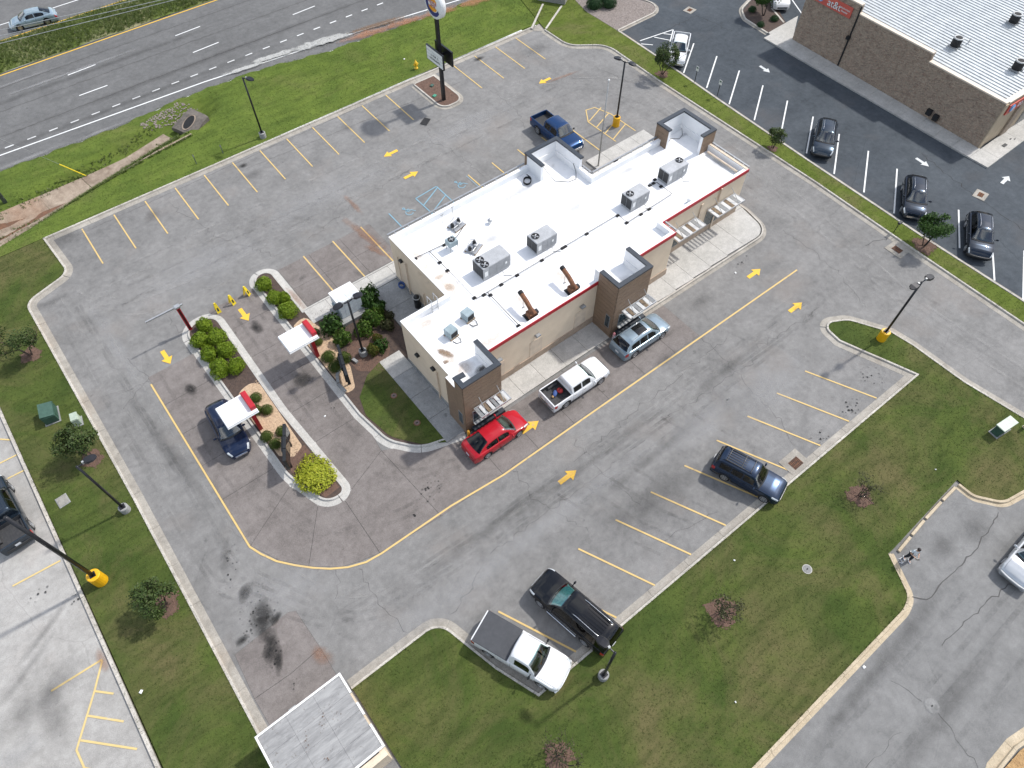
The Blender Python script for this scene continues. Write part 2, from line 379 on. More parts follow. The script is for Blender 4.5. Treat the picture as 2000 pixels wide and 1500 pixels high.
def fillet(pts, rad, closed=True, n=8):
    """round the corners of a polyline"""
    out = []; m = len(pts)
    for i, p in enumerate(pts):
        r = rad[i] if hasattr(rad, '__len__') else rad
        if r <= 0 or (not closed and i in (0, m - 1)): out.append(tuple(p)); continue
        p = Vector(p); a = Vector(pts[i - 1]) - p; b = Vector(pts[(i + 1) % m]) - p
        la, lb = a.length, b.length; a /= la; b /= lb; ang = a.angle(b)
        if ang > math.pi - .02: out.append(tuple(p)); continue
        t = min(r / math.tan(ang / 2), la * .49, lb * .49); rr = t * math.tan(ang / 2)
        c = p + (a + b).normalized() * (rr / math.sin(ang / 2)); s0 = p + a * t - c; s1 = p + b * t - c
        a0 = math.atan2(s0.y, s0.x); d = (math.atan2(s1.y, s1.x) - a0 + math.pi) % (2 * math.pi) - math.pi
        for k in range(n + 1): out.append((c.x + rr * math.cos(a0 + d * k / n), c.y + rr * math.sin(a0 + d * k / n)))
    return out
def normals(pts, closed):
    m = len(pts); out = []
    for i in range(m):
        a = Vector(pts[i - 1] if (closed or i) else pts[0]); p = Vector(pts[i]); b = Vector(pts[(i + 1) % m] if (closed or i < m - 1) else pts[-1])
        d0 = (p - a); d1 = (b - p); d0 = d0.normalized() if d0.length > 1e-6 else d1.normalized(); d1 = d1.normalized() if d1.length > 1e-6 else d0
        t = (d0 + d1).normalized(); k = max(.35, t.dot(d0)); out.append((t.y / k, -t.x / k))      # right-hand normal
    return out
def offset(pts, d, closed=True):
    return [(p[0] + n[0] * d, p[1] + n[1] * d) for p, n in zip(pts, normals(pts, closed))]
def resample(pts, step, closed=False):
    """cut a polyline into runs of about `step` metres, keeping its corner points"""
    P = [Vector(p) for p in pts] + ([Vector(pts[0])] if closed else [])
    L = [0]
    for a, b in zip(P, P[1:]): L.append(L[-1] + (b - a).length)
    k = max(1, round(L[-1] / step)); cuts = [L[-1] * i / k for i in range(k + 1)]
    def at(s):
        for i in range(len(P) - 1):
            if s <= L[i + 1] + 1e-9: return P[i].lerp(P[i + 1], (s - L[i]) / max(1e-9, L[i + 1] - L[i]))
        return P[-1]
    return [[at(a + .009)] + [P[i] for i in range(len(P)) if a + .05 < L[i] < b - .05] + [at(b - .009)] for a, b in zip(cuts, cuts[1:])]
KERB = [(0, -.08), (0, .15), (.13, .15), (.175, .035), (.60, .010), (.60, -.08)]
def kerb(name, path, side=1, closed=False, mat='concrete_kerb', step=3.05, prof=KERB, label=None, parent=None):
    """kerb and gutter cast in lengths along `path` (its lawn-side edge); side +1 puts the gutter to the right"""
    root = parent or setting(name, label); allp = list(path); nn = normals(allp, closed)
    nmap = {(round(p[0], 3), round(p[1], 3)): n for p, n in zip(allp, nn)}
    for run in resample(allp, step, closed):
        run = [(p.x, p.y) for p in run]; loc = normals(run, False)
        loc = [nmap.get((round(p[0], 3), round(p[1], 3)), l) for p, l in zip(run, loc)]
        b = MB(); rs = []
        for p, n in zip(run, loc): rs.append([(p[0] + n[0] * side * d, p[1] + n[1] * side * d, z) for d, z in prof])
        if side > 0: rs = [r[::-1] for r in rs]
        b.ring(rs).obj('kerb_stone', mat, root)
    return root
def ribbon(name, pts, w, z, mat, parent=None, closed=False):
    nn = normals(pts, closed); k = len(pts)
    ws = w if hasattr(w, '__len__') else [w] * k
    vs = []
    for p, n, q in zip(pts, nn, ws): vs += [(p[0] + n[0] * q / 2, p[1] + n[1] * q / 2, z), (p[0] - n[0] * q / 2, p[1] - n[1] * q / 2, z)]
    fs = [(2 * i, (2 * i + 2) % (2 * k), (2 * i + 3) % (2 * k), 2 * i + 1) for i in range(k if closed else k - 1)]
    return MB().add(vs, fs).obj(name, mat, parent)
def inside(pts, X, Y):
    r = np.zeros(len(X), bool); n = len(pts)
    for i in range(n):
        x0, y0 = pts[i][:2]; x1, y1 = pts[(i + 1) % n][:2]
        c = ((y0 > Y) != (y1 > Y)) & (X < (x1 - x0) * (Y - y0) / ((y1 - y0) or 1e-9) + x0); r ^= c
    return r
def scatter(poly, per_m2, seed, margin=None):
    g = np.random.default_rng(seed); xs = [p[0] for p in poly]; ys = [p[1] for p in poly]
    x0, x1, y0, y1 = min(xs), max(xs), min(ys), max(ys); n = int((x1 - x0) * (y1 - y0) * per_m2)
    X = g.uniform(x0, x1, n); Y = g.uniform(y0, y1, n); k = inside(poly, X, Y); return X[k], Y[k]
def blades(X, Y, Z, h, w, seed, per=4, lean=.6):
    """tufts of single-triangle grass blades"""
    g = np.random.default_rng(seed); n = len(X) * per
    X = np.repeat(X, per) + g.normal(0, w * 1.2, n); Y = np.repeat(Y, per) + g.normal(0, w * 1.2, n); Z = np.repeat(Z, per) if hasattr(Z, '__len__') else np.full(n, Z)
    a = g.uniform(0, 2 * np.pi, n); hh = h * g.uniform(.55, 1.25, n); ww = w * g.uniform(.6, 1.3, n); l = hh * lean * g.uniform(.2, 1.3, n); b = g.uniform(0, 2 * np.pi, n)
    V = np.empty((n, 3, 3)); V[:, 0] = np.c_[X - np.cos(a) * ww, Y - np.sin(a) * ww, Z - .01]; V[:, 1] = np.c_[X + np.cos(a) * ww, Y + np.sin(a) * ww, Z - .01]
    V[:, 2] = np.c_[X + np.cos(b) * l, Y + np.sin(b) * l, Z + hh]
    return V.reshape(-1, 3), np.arange(n * 3).reshape(-1, 3)
def chips(X, Y, z, size, seed, flat=.35):
    """small tetrahedral chips or pebbles lying on a bed"""
    g = np.random.default_rng(seed); n = len(X); s = size * g.uniform(.5, 1.4, n)[:, None]; a = g.uniform(0, 2 * np.pi, n); c = np.c_[X, Y, np.full(n, z)]
    e = lambda k, up: c + np.c_[np.cos(a + k), np.sin(a + k) * .8, np.full(n, 0)] * s + np.c_[np.zeros(n), np.zeros(n), up * s[:, 0]]
    V = np.stack([e(0, 0), e(1.6, 0), e(3.2, 0), e(4.7, 0), c + np.c_[g.normal(0, .2, n), g.normal(0, .2, n), np.full(n, flat * 2)] * s], 1).reshape(-1, 3)
    b = np.arange(n)[:, None] * 5; F = np.concatenate([b + np.array([[0, 1, 4]]), b + np.array([[1, 2, 4]]), b + np.array([[2, 3, 4]]), b + np.array([[3, 0, 4]])], 0)
    return V, F
def leaves(P, Nrm, size, seed, spread=.7, aspect=.6):
    """one small bent quad for each leaf clump, facing roughly along Nrm"""
    g = np.random.default_rng(seed); n = len(P); d = Nrm + g.normal(0, spread, (n, 3)); d /= np.linalg.norm(d, axis=1)[:, None]
    t = np.cross(d, g.normal(0, 1, (n, 3))); t /= np.linalg.norm(t, axis=1)[:, None] + 1e-9; b = np.cross(d, t); s = (size * g.uniform(.6, 1.35, n))[:, None]
    V = np.stack([P - t * s, P + b * s * aspect + d * s * .18, P + t * s, P - b * s * aspect + d * s * .18], 1).reshape(-1, 3)
    return V, np.arange(n * 4).reshape(-1, 4)
# decals: stains with an uneven edge lying on the pavement
def stain_mat(name, c, dens, scale=1.4, soft=.45, dots=0):
    k = Mat(name, .8, 0, .3)
    tc = nd(k.nt, 'ShaderNodeTexCoord').outputs['Object']
    d = nd(k.nt, 'ShaderNodeVectorMath', {0: tc}, operation='LENGTH').outputs['Value']
    f = k.math('ADD', d, k.math('MULTIPLY', k.math('SUBTRACT', k.noise(scale, 6, .68), .5), 1.7))
    a = k.math('MULTIPLY', k.ramp(f, .95, .95 - soft), dens)
    if dots:
        vo = nd(k.nt, 'ShaderNodeTexVoronoi', {'Vector': k.vec, 'Scale': dots}); rr = nd(k.nt, 'ShaderNodeSeparateColor', {0: vo.outputs['Color']}).outputs[0]
        dd = k.math('ADD', vo.outputs['Distance'], k.math('MULTIPLY', k.math('SUBTRACT', k.noise(9, 3, .6), .5), .3))
        a = k.math('MULTIPLY', a, k.ramp(k.math('SUBTRACT', dd, k.math('MULTIPLY', rr, .42)), .06, -.10))
    else: a = k.math('MULTIPLY', a, k.ramp(k.noise(scale * 4, 3, .6), .10, .5))
    k.col(c); k.nt.links.new(a, k.b.inputs['Alpha']); M[name] = k.m
stain_mat('stain_oil', (.022, .021, .020), .80, .9, .75); stain_mat('stain_grey', (.06, .058, .057), .26, .6, .9)
stain_mat('stain_rust', (.30, .14, .07), .34, 1.2, .6); stain_mat('stain_brown', (.16, .10, .06), .75, 2.2, .4); stain_mat('stain_pale', (.42, .42, .42), .26, .6, .8)
stain_mat('stain_wash', (.42, .42, .40), .85, 1.2, .35); stain_mat('stain_speck', (.020, .020, .020), .85, .8, .6, 5.0); stain_mat('stain_roof', (.42, .30, .19), .33, 1.6, .6); stain_mat('stain_leaf', (.13, .075, .045), .8, 2.0, .5, 9); stain_mat('stain_clay', (.36, .17, .09), .6, 1.0, .6)
_disc = [(math.cos(2 * math.pi * i / 24) * 1.6, math.sin(2 * math.pi * i / 24) * 1.6, 0) for i in range(24)]
_nst = [0]
def stain(p, rx, ry, rz, mat, parent, z=.026):
    _nst[0] += 1
    o = MB().add(_disc, [tuple(range(24))]).obj('stain', mat, parent, loc=(p[0], p[1], z + _nst[0] * .00035), rz=R(rz)); o.scale = (rx, ry, 1); return o
def track_mat(name, c, dens):
    k = Mat(name, .8, 0, .3); a = k.math('MULTIPLY', k.ramp(k.noise(.5, 5, .65), .42, .62), dens); a = k.math('MULTIPLY', a, k.ramp(k.noise(5, 3, .6), .2, .6)); k.col(c); k.nt.links.new(a, k.b.inputs['Alpha']); M[name] = k.m
track_mat('tyre_dark', (.05, .049, .048), .17); track_mat('tyre_pale', (.40, .39, .37), .20)
def track(pts, w, mat, parent):
    _nst[0] += 1; return ribbon('tyre_mark', fillet(pts, 3.5, False, 10), w, .024 + _nst[0] * .00035, mat, parent)
def crack(pts, w, parent, z=.0055, mat='black_matt', jit=.10, seed=0):
    g = random.Random(int(abs(pts[0][0] * 131 + pts[0][1] * 17)) + seed); P = [Vector(p) for p in pts]; out = []
    for a, b in zip(P, P[1:]):
        k = max(2, int((b - a).length / .35))
        for i in range(k): out.append(a.lerp(b, i / k) + Vector((g.gauss(0, jit), g.gauss(0, jit))) * (1 if i else .3))
    out.append(P[-1]); return ribbon('crack', [(p.x, p.y) for p in out], [w * g.uniform(.4, 1.3) for _ in out], z, mat, parent)
simple('crack_fill', (.085, .082, .080), None, 5, .9)
simple('joint_dark', (.035, .034, .033), None, 5, .9)
# ---------------------------------------------------------------- the ground and the roads
GZ = .12
ground = sheet('ground', [(-300, -300), (380, -300), (380, 57.3), (-300, 57.3)], -.06, 'grass_south', kind='structure')
far_ground = sheet('ground', [(-300, 106), (380, 106), (380, 380), (-300, 380)], -.06, 'grass_north', kind='structure')
lot = sheet('parking_lot', [(-7.4, -5.3), (53.4, -5.3), (53.4, 57.3), (-7.4, 57.3)], 0, 'asphalt_lot', kind='structure')
west_lot = sheet('neighbouring_lot', [(-60, -60), (-12.2, -60), (-12.2, 52), (-60, 52)], 0, 'concrete_lot', kind='structure')
east_lot = sheet('neighbouring_lot', [(53.4, -5.3), (110, -5.3), (110, 80), (53.4, 80)], 0, 'asphalt_dark', kind='structure')
street = sheet('street', [(-12, -30), (110, -30), (110, -5.3), (-12, -5.3)], 0, 'asphalt_street', kind='structure')
highway = setting('highway')
sheet('carriageway', [(-60, 69.2), (110, 69.2), (110, 84.4), (-60, 84.4)], .004, 'asphalt_road', highway)
sheet('carriageway', [(-60, 90.3), (110, 90.3), (110, 106), (-60, 106)], .004, 'asphalt_road', highway)
SHOULDER = [(-60, 71.6), (-60, 68.3), (-6, 68.6), (6, 68.2), (13, 68.8), (21, 68.5), (28, 67.0), (36, 66.4), (44, 65.9), (110, 62.5), (110, 71)]
sheet('shoulder', SHOULDER, .010, 'asphalt_road', highway)
# verge with the drainage ditch running into the culvert
def ditch_z(x, y):
    """terrain height of the verge between the lot and the highway"""
    t = max(0, min(1, (15.5 - x) / 22)); cy = 66.0 - .235 * (14 - x); half = 1.5 + .5 * t
    d = abs(y - cy); dep = (.75 + .35 * t) * (1 if x < 13.5 else max(0, 1 - (x - 13.5) / 2.2))
    k = max(0, 1 - max(0, d - .55) / half); k = k * k * (3 - 2 * k)
    edge = min(1, max(0, (y - 57.8) / .8)) * min(1, max(0, (68.6 - .03 * max(0, x) - y) / 1.1))
    return GZ + .10 * math.sin(x * .21 + y * .5) * .3 * edge - dep * k * edge
def grid(name, x0, x1, y0, y1, nx, ny, zf, mat, parent=None):
    V = [(x0 + (x1 - x0) * i / nx, y0 + (y1 - y0) * j / ny) for j in range(ny + 1) for i in range(nx + 1)]
    F = [(j * (nx + 1) + i, j * (nx + 1) + i + 1, (j + 1) * (nx + 1) + i + 1, (j + 1) * (nx + 1) + i) for j in range(ny) for i in range(nx)]
    return MB().add([(x, y, zf(x, y)) for x, y in V], F).obj(name, mat, parent, True)
def verge_z(x, y):
    return ditch_z(x, y)
verge = setting('verge')
def verge_y(x): return np.interp(x, [-60, -6, 6, 13, 21, 28, 36, 44, 110], [68.4, 68.7, 68.3, 68.9, 68.6, 67.1, 66.5, 66.0, 62.6])
nx, ny = 260, 44
V = []; F = []
for j in range(ny + 1):
    for i in range(nx + 1):
        x = -40 + 88.2 * i / nx; y = 57.45 + (verge_y(x) + .12 * math.sin(x * 1.7) + .08 * math.sin(x * 4.1) - 57.45) * j / ny
        V.append((x, y, verge_z(x, y) if j < ny else .02))
for j in range(ny):
    for i in range(nx): F.append((j * (nx + 1) + i, j * (nx + 1) + i + 1, (j + 1) * (nx + 1) + i + 1, (j + 1) * (nx + 1) + i))
MB().add(V, F).obj('turf', 'grass_north', verge, True)
grid('median_turf', -60, 110, 84.3, 90.4, 170, 12, lambda x, y: .05 + .12 * math.sin((y - 84.3) / 6.1 * math.pi) + .04 * math.sin(x * .8), 'grass_median', verge)
# lawns: raised behind the kerbs
N_KERB = fillet([(47.9, 57.2), (-4.25, 57.5), (-3.95, 52.4), (-7.65, 51.2), (-7.4, 30), (-7.5, -6)], [0, .05, 1.0, 1.2, 0, 0], False)
E_KERB = fillet([(49.0, 55.9), (49.0, 52.0), (52.3, 49.6), (52.0, 41), (51.95, 22), (51.5, 11), (51.25, 1.8), (51.1, -5.2)], [0, 2.2, 2.6, 0, 0, 0, 0, 0], False)
S_KERB = [(43.25, -2.49), (42.73, 1.76), (42.74, 5.98), (42.54, 7.62)] + fillet([(42.54, 7.62), (41.00, 10.42), (39.18, 11.42), (38.95, 9.60)], [0, 1.5, 1.0, 0], False)[1:-1] + [(38.95, 9.60), (39.57, 7.77), (40.10, 6.28), (40.84, 4.11)] + [(5.55, 4.62)] + fillet([(5.55, 4.62), (4.55, 7.26), (3.49, 11.31), (-2.31, 11.34)], [0, 0, 1.1, 0], False)[1:]
S_KERB = [(43.45, -5.6)] + S_KERB
STREET_KERB = fillet([(-2.0, -4.85), (25.4, -5.05), (26.29, -4.77), (27.57, -2.48)], [0, 2.2, 1.0, 0], False)
PAD_KERB = fillet([(35.29, -2.55), (35.29, -3.58), (36.34, -5.00), (38.6, -5.5), (43.3, -5.6)], [0, .8, 1.2, 1, 0], False)
WEST_LAWN = [(-12.0, -20), (-7.5, -6)] + [p for p in N_KERB[::-1] if p[0] < 0] + [(-40, 57.5), (-40, 52), (-12.1, 52)]
WEST_LAWN = [(-7.5, -30), (-7.5, -6)] + [p for p in N_KERB[::-1] if p[0] < 0 and p[1] > -5] + [(-40, 57.5), (-40, 52), (-12.0, 52), (-12.0, -30)]
SOUTH_LAWN = S_KERB + [(-2.25, 11.2), (-2.25, -4.85)] + STREET_KERB[1:] + [(28.02, -2.50), (35.45, -2.30)] + PAD_KERB[1:]
EAST_STRIP = E_KERB + [(53.0, -5.2), (53.15, 3), (53.2, 12), (53.55, 23), (54.1, 35.7), (54.7, 45), (54.96, 50.95), (54.90, 55.80), (55.64, 58.71), (62, 64), (51.3, 64)]
def lawn(name, poly, mat, z=GZ):
    return tag(MB().prism(poly, -.05, z).obj(name, mat), None, None, None, 'structure')
lawn('lawn', WEST_LAWN, 'grass_south'); lawn('lawn', SOUTH_LAWN, 'grass_south'); lawn('lawn', EAST_STRIP, 'grass_strip')
kerb('kerb', N_KERB, -1); kerb('kerb', E_KERB, 1); kerb('kerb', S_KERB, 1)
LOW = [(0, -.08), (0, .15), (.16, .15), (.20, .02), (.42, .008), (.42, -.08)]
kerb('kerb', STREET_KERB, 1, mat='concrete_tan', prof=LOW); kerb('kerb', PAD_KERB, 1, mat='concrete_tan', prof=LOW)
PLAIN = [(0, -.08), (0, .15), (.20, .15), (.22, -.08)]
kerb('kerb', [(-12.0, 50), (-12.05, 30), (-12.3, -20)], 1, prof=PLAIN)
kerb('kerb', [(54.96, 50.95), (54.75, 45), (54.15, 35.7), (53.6, 23), (53.25, 12), (53.2, 3), (53.05, -5.2)], -1, prof=[(0, -.08), (0, .15), (.16, .15), (.20, .02), (.40, .008), (.40, -.08)])
# grey gravel bed at the top, in its own kerb
GBED = [(55.64, 58.71), (54.90, 55.80), (54.96, 50.95)] + fillet([(54.96, 50.95), (62.37, 51.11), (60.55, 55.96)], [0, 1.4, 0], False)[1:] + [(63, 62), (60, 66)]
bed_top = setting('planting_bed'); MB().prism(GBED, -.05, .14).obj('gravel', 'gravel_grey', bed_top)
kerb('kerb', fillet([(54.96, 50.95), (62.58, 51.08), (60.71, 56.12)], [0, 1.6, 0], False), 1, prof=LOW)
# concrete flume and headwall
fl = setting('flume')
MB().add([(47.9, 56.6, .02), (49.0, 55.6, .02), (53.6, 58.6, -.05), (52.4, 60.0, -.05)], [(0, 1, 2, 3)]).obj('channel', 'concrete_kerb', fl)
for a, b in (((47.9, 56.9), (52.1, 60.0)), ((49.1, 55.9), (53.5, 58.4))):
    n = Vector((b[0] - a[0], b[1] - a[1])).normalized(); n = Vector((-n.y, n.x)) * .1
    MB().prism([(a[0] - n.x, a[1] - n.y), (b[0] - n.x, b[1] - n.y), (b[0] + n.x, b[1] + n.y), (a[0] + n.x, a[1] + n.y)], -.1, .19).obj('side_kerb', 'concrete_kerb', fl)
hw = thing('headwall', 'grey concrete headwall at the end of the flume', 'headwall', (53.2, 59.8), R(34))
MB().box(-.15, 3.2, -1.6, 1.6, -.2, .95).obj('wall', 'stone_grey', hw); MB().box(-.22, 3.3, -1.7, 1.7, .953, 1.06).obj('cap', 'concrete_kerb', hw)
# concrete ditch lining and culvert mouth
dl = setting('ditch_lining')
def strip3(name, a, b, wa, wb, mat, up=.015, n=10):
    vs = []; a = Vector(a); b = Vector(b); d = (b - a).normalized(); q = Vector((-d.y, d.x))
    for i in range(n + 1):
        p = a.lerp(b, i / n); w = wa + (wb - wa) * i / n
        for s in (-1, -.33, .33, 1):
            r = p + q * w * .5 * s; vs.append((r.x, r.y, ditch_z(r.x, r.y) + up))
    return MB().add(vs, [(i * 4 + k, i * 4 + k + 1, i * 4 + 5 + k, i * 4 + 4 + k) for i in range(n) for k in range(3)]).obj(name, mat, dl, True)
L1 = [(-9.10, 61.32), (-2.70, 62.29), (1.15, 63.01), (5.44, 63.77), (9.56, 65.11)]
for i, (a, b) in enumerate(zip(L1, L1[1:])):
    d = (Vector(b) - Vector(a)).normalized() * .02; w0 = 3.2 - .5 * i
    strip3('lining_slab', Vector(a) + d, Vector(b) - d, w0, w0 - .5, 'concrete_ditch', .03)
L2 = [(-7.82, 61.53), (-2.49, 60.89), (2.18, 61.41), (7.26, 62.23), (11.26, 62.78)]
for a, b in zip(L2, L2[1:]): strip3('lining_edge', a, b, .26, .18, 'concrete_ditch', .03)
strip3('silt', (-9.00, 61.70), (0.84, 61.52), 2.0, .8, 'soil', .045)
strip3('silt', (-0.06, 61.54), (9.99, 63.98), .5, .3, 'soil', .04)
cv = thing('culvert', 'grey concrete culvert mouth at the end of the ditch', 'culvert', (12.16, 64.45), R(20))
rs = []
for x, top in ((-1.5, -.05), (-.6, .25), (.3, .55), (1.0, .62)):
    rs.append([(x, -1.35 + .15 * x, -.5), (x, -1.3 + .1 * x, top - .1), (x, -.8, top), (x, .8, top), (x, 1.3 - .1 * x, top - .1), (x, 1.35 - .15 * x, -.5)])
MB().ring([r[::-1] for r in rs]).obj('apron', 'culvert_stone', cv)
ring = []; ri = []
for i in range(17):
    t = math.pi * 2 * i / 16; x = -.45 + .85 * math.cos(t); y = .58 * math.sin(t); ring.append((x, y, .48 + .333 * x)); ri.append((x * .86 - .05, y * .8, .495 + .333 * x))
MB().add(ring[:-1] + ri[:-1], [(i, (i + 1) % 16, 16 + (i + 1) % 16, 16 + i) for i in range(16)]).obj('pipe_rim', 'concrete_ditch', cv)
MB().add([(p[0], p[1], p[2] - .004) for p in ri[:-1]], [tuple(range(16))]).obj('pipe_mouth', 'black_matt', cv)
g = random.Random(3)
X, Y = scatter([(8.04, 67.21), (12.12, 68.30), (13.63, 66.89), (12.55, 65.67), (10.47, 66.29), (8.12, 66.15)], 36, 5)
Z = [ditch_z(x, y) for x, y in zip(X, Y)]; v, f = chips(X, Y, 0, .10, 8, .45); v[:, 2] += np.repeat(Z, 5) + .02
tag(link('riprap', np_mesh('riprap', v, f), 'gravel_grey'), 'loose grey stones spread beside the culvert mouth', 'stones', kind='stuff')
# bare clay and loose gravel along the highway shoulder
sheet('ground', [(47, 57.3), (110, 57.3), (110, 66), (47, 66)], .05, 'grass_north', verge)
for p, rx, ry, rz, m in (((33.48, 67.11), 3.6, .8, -8, 'stain_clay'), ((37.82, 66.67), 3.0, .7, -8, 'stain_clay'), ((42.13, 65.94), 3.2, .8, -8, 'stain_clay'), ((28.24, 68.98), 4, .7, -6, 'stain_wash'), ((23.72, 69.62), 3.5, .5, -6, 'stain_wash'), ((29.93, 68.65), 2.5, .6, -6, 'stain_wash'), ((20.14, 69.50), 2.5, .4, -6, 'stain_wash'), ((46.57, 65.20), 3, .8, -8, 'stain_clay'), ((-1.77, 68.75), 4, .35, 0, 'stain_pale'), ((4.80, 68.49), 4, .3, 0, 'stain_pale'), ((35.33, 67.98), 4, .5, -8, 'stain_brown')):
    stain(p, rx, ry, rz, m, verge, .15)
# highway paint
def line(pts, w, mat, parent, z=.022, name='lane_line'): return ribbon(name, pts, w, z, mat, parent)
line([(-16.42, 71.54), (-3.84, 70.95), (15.87, 70.02), (37.90, 67.81), (59.43, 64.99)], .16, 'paint_white', highway); line([(-40, 84.0), (70, 84.0)], .15, 'paint_arrow', highway); line([(-40, 90.75), (70, 90.3)], .15, 'paint_arrow', highway, .026)
for a, b in (((5.10, 75.59), (7.93, 75.55)), ((17.14, 75.69), (20.11, 75.82)), ((29.01, 75.81), (31.85, 75.91)), ((-5.30, 75.53), (-2.55, 75.42))): line([a, b], .14, 'paint_white', highway, name='lane_dash')
for a, b in (((5.4, 79.8), (8.3, 79.9)), ((17.0, 79.9), (19.9, 80.0)), ((29, 79.9), (32, 80))): line([a, b], .14, 'paint_white', highway, name='lane_dash')
for i in range(-4, 24): line([(i * 2.03 + .9, 71.75 - .003 * i), (i * 2.03 + 1.7, 71.75 - .003 * i)], .16, 'paint_white', highway, name='lane_dash')
line([(-30, 94.0), (60, 93.7)], .15, 'paint_white', highway)
for y, a in ((77.6, 60), (73.6, 90), (81.6, 70)): crack([(-20, y), (10, y + .2), (50, y - .1)], .07, highway, .016, 'crack_fill', .04)
for i, (p, rx, ry) in enumerate((((8.47, 71.52), 22, .5), ((18.67, 73.63), 25, .6), ((8.74, 79.14), 20, .5))): stain(p, rx, ry, 0, 'stain_grey', highway, .03)
for p in ((5.36, 80.07), (1.78, 80.09), (9.07, 80.05), (0.85, 81.95)): stain(p, 4.5, .25, 0, 'stain_pale', highway, .034)
# ---------------------------------------------------------------- drive-through lane of concrete slabs
lane = setting('drive_lane')
def slab(pts, mat='concrete_lane', parent=lane, z0=-.02, z1=.014, gap=.012):
    n = len(pts); a = sum(pts[i][0] * pts[(i + 1) % n][1] - pts[(i + 1) % n][0] * pts[i][1] for i in range(n))
    if a < 0: pts = pts[::-1]
    sheet('joint_fill', pts, .004, 'joint_dark', parent)
    return MB().prism(offset(pts, -gap), z0, z1).obj('slab', mat, parent)
ys = [38.6, 35.6, 32.6, 29.5, 26.4]
for y1, y0 in zip(ys, ys[1:]): slab([(-2.92, y0), (1.2, y0), (1.2, y1), (-2.92, y1)])
ys = [41.7, 38.9, 35.6, 32.6, 29.5, 26.4]
for y1, y0 in zip(ys, ys[1:]): slab([(3.2, y0), (7.5, y0), (7.5, y1), (3.2, y1)])
fan_out = [(-2.92, 26.4), (-2.92, 22.44), (-0.73, 19.04), (3.13, 17.05), (7.50, 16.68), (12.4, 16.60)]
fan_in = [(1.2, 26.4), (0.94, 24.54), (1.87, 22.42), (3.25, 21.54), (7.06, 23.06), (12.4, 20.3)]
for i in range(5):
    mid = {1: [(-1.98, 20.48)], 2: [(0.76, 17.78), (1.94, 17.33)], 3: [(5.19, 16.85)]}.get(i, [])
    q = [fan_out[i]] + mid + [fan_out[i + 1], fan_in[i + 1], fan_in[i]]
    slab(q)
slab([(3.9, 26.4), (7.5, 26.4), (7.06, 23.06), (3.25, 21.54)])
xs = [12.4, 15.47, 18.65, 21.9, 25.4, 28.5, 31.1]
for a, b in zip(xs, xs[1:]): slab([(a, 16.6 - .005 * (a - 12)), (b, 16.6 - .005 * (b - 12)), (b, 20.3), (a, 20.3)])
xs = [9.4, 12.2, 15.1, 18.0]
for a, b in zip(xs, xs[1:]): slab([(a, 37.35), (b, 37.35), (b, 39.6), (a, 39.6)], parent=lane); slab([(a, 39.6), (b, 39.6), (b, 42.2), (a, 42.2)], parent=lane)
# dumpster pad
pad = setting('dumpster_pad')
slab([(-6.59, 17.10), (-3.07, 17.35), (-2.65, 17.13), (-2.56, 14.40), (-4.57, 14.20), (-6.77, 14.28)], 'concrete_lane', pad)
slab([(-6.77, 14.28), (-4.57, 14.20), (-2.56, 14.40), (-2.63, 10.17), (-6.72, 11.82)], 'concrete_lane', pad)
# ---------------------------------------------------------------- kerbed islands
ISL1 = fillet([(.42, 41.6), (3.85, 41.6), (3.72, 30), (4.2, 21.4), (1.9, 21.4), (.75, 25.2)], [1.6, 1.5, 12, 1.0, 1.7, 5], True)
if sum(a[0] * b[1] - b[0] * a[1] for a, b in zip(ISL1, ISL1[1:] + ISL1[:1])) > 0: ISL1 = ISL1[::-1]
ISL1B = offset(ISL1, .58)            # clockwise: the right-hand side is the inside
isl = setting('island'); kerb('kerb', ISL1B, -1, True, 'concrete_walk', 3.1, parent=isl)
MB().prism(ISL1B, -.05, .13).obj('soil_bed', 'mulch_brown', isl)
sheet('pebble_bed', fillet([(1.25, 33.2), (3.15, 33.6), (3.05, 26.6), (2.2, 26.2), (1.45, 26.9)], [1.0, .7, .3, .2, .2]), .137, 'pebble', isl)
sheet('red_mulch', [(1.55, 26.6), (3.2, 26.6), (3.45, 22.4), (2.4, 22.3), (1.55, 24.2)], .134, 'mulch_red', isl)
I2 = fillet([(8.75, 36.9), (8.75, 42.5), (7.45, 42.5), (7.5, 26.4), (7.9, 23.4), (9.3, 21.6), (12.3, 20.72)], [0, .7, .7, 2, 2.5, 2.5, 0], False)
isl2 = setting('island'); kerb('kerb', I2, 1, False, 'concrete_walk', 3.1, parent=isl2)
BED2 = I2 + [(12.7, 20.7), (12.7, 28.0), (13.9, 28.0), (13.9, 36.6)]
MB().prism(BED2, -.05, .125).obj('soil_bed', 'mulch_brown', isl2)
sheet('pebble_bed', fillet([(7.55, 36.2), (8.7, 36.6), (9.4, 33.5), (9.0, 30.2), (8.3, 28.4), (7.6, 28.4)], [.3, .6, .8, .8, .4, .2]), .132, 'pebble', isl2)
sheet('red_mulch', fillet([(9.2, 29.6), (10.6, 28.4), (12.2, 29.8), (12.3, 32.2), (10.4, 32.8), (9.2, 31.2)], .6), .1345, 'mulch_red', isl2)
LAWN2 = fillet([(7.7, 26.0), (8.13, 27.56), (9.56, 28.84), (11.01, 29.32), (10.85, 20.85), (9.4, 21.75), (8.1, 23.5)], [.4, .4, .4, 0, 0, 1.5, 2])
tag(MB().prism(LAWN2, .05, .145).obj('lawn', 'grass_south'), kind='structure')
ISL3 = fillet([(31.75, 56.75), (34.95, 56.75), (34.95, 50.9), (31.75, 50.9)], [0, 0, 1.3, 1.3])
ISL3 = ISL3 if sum(a[0] * b[1] - b[0] * a[1] for a, b in zip(ISL3, ISL3[1:] + ISL3[:1])) < 0 else ISL3[::-1]
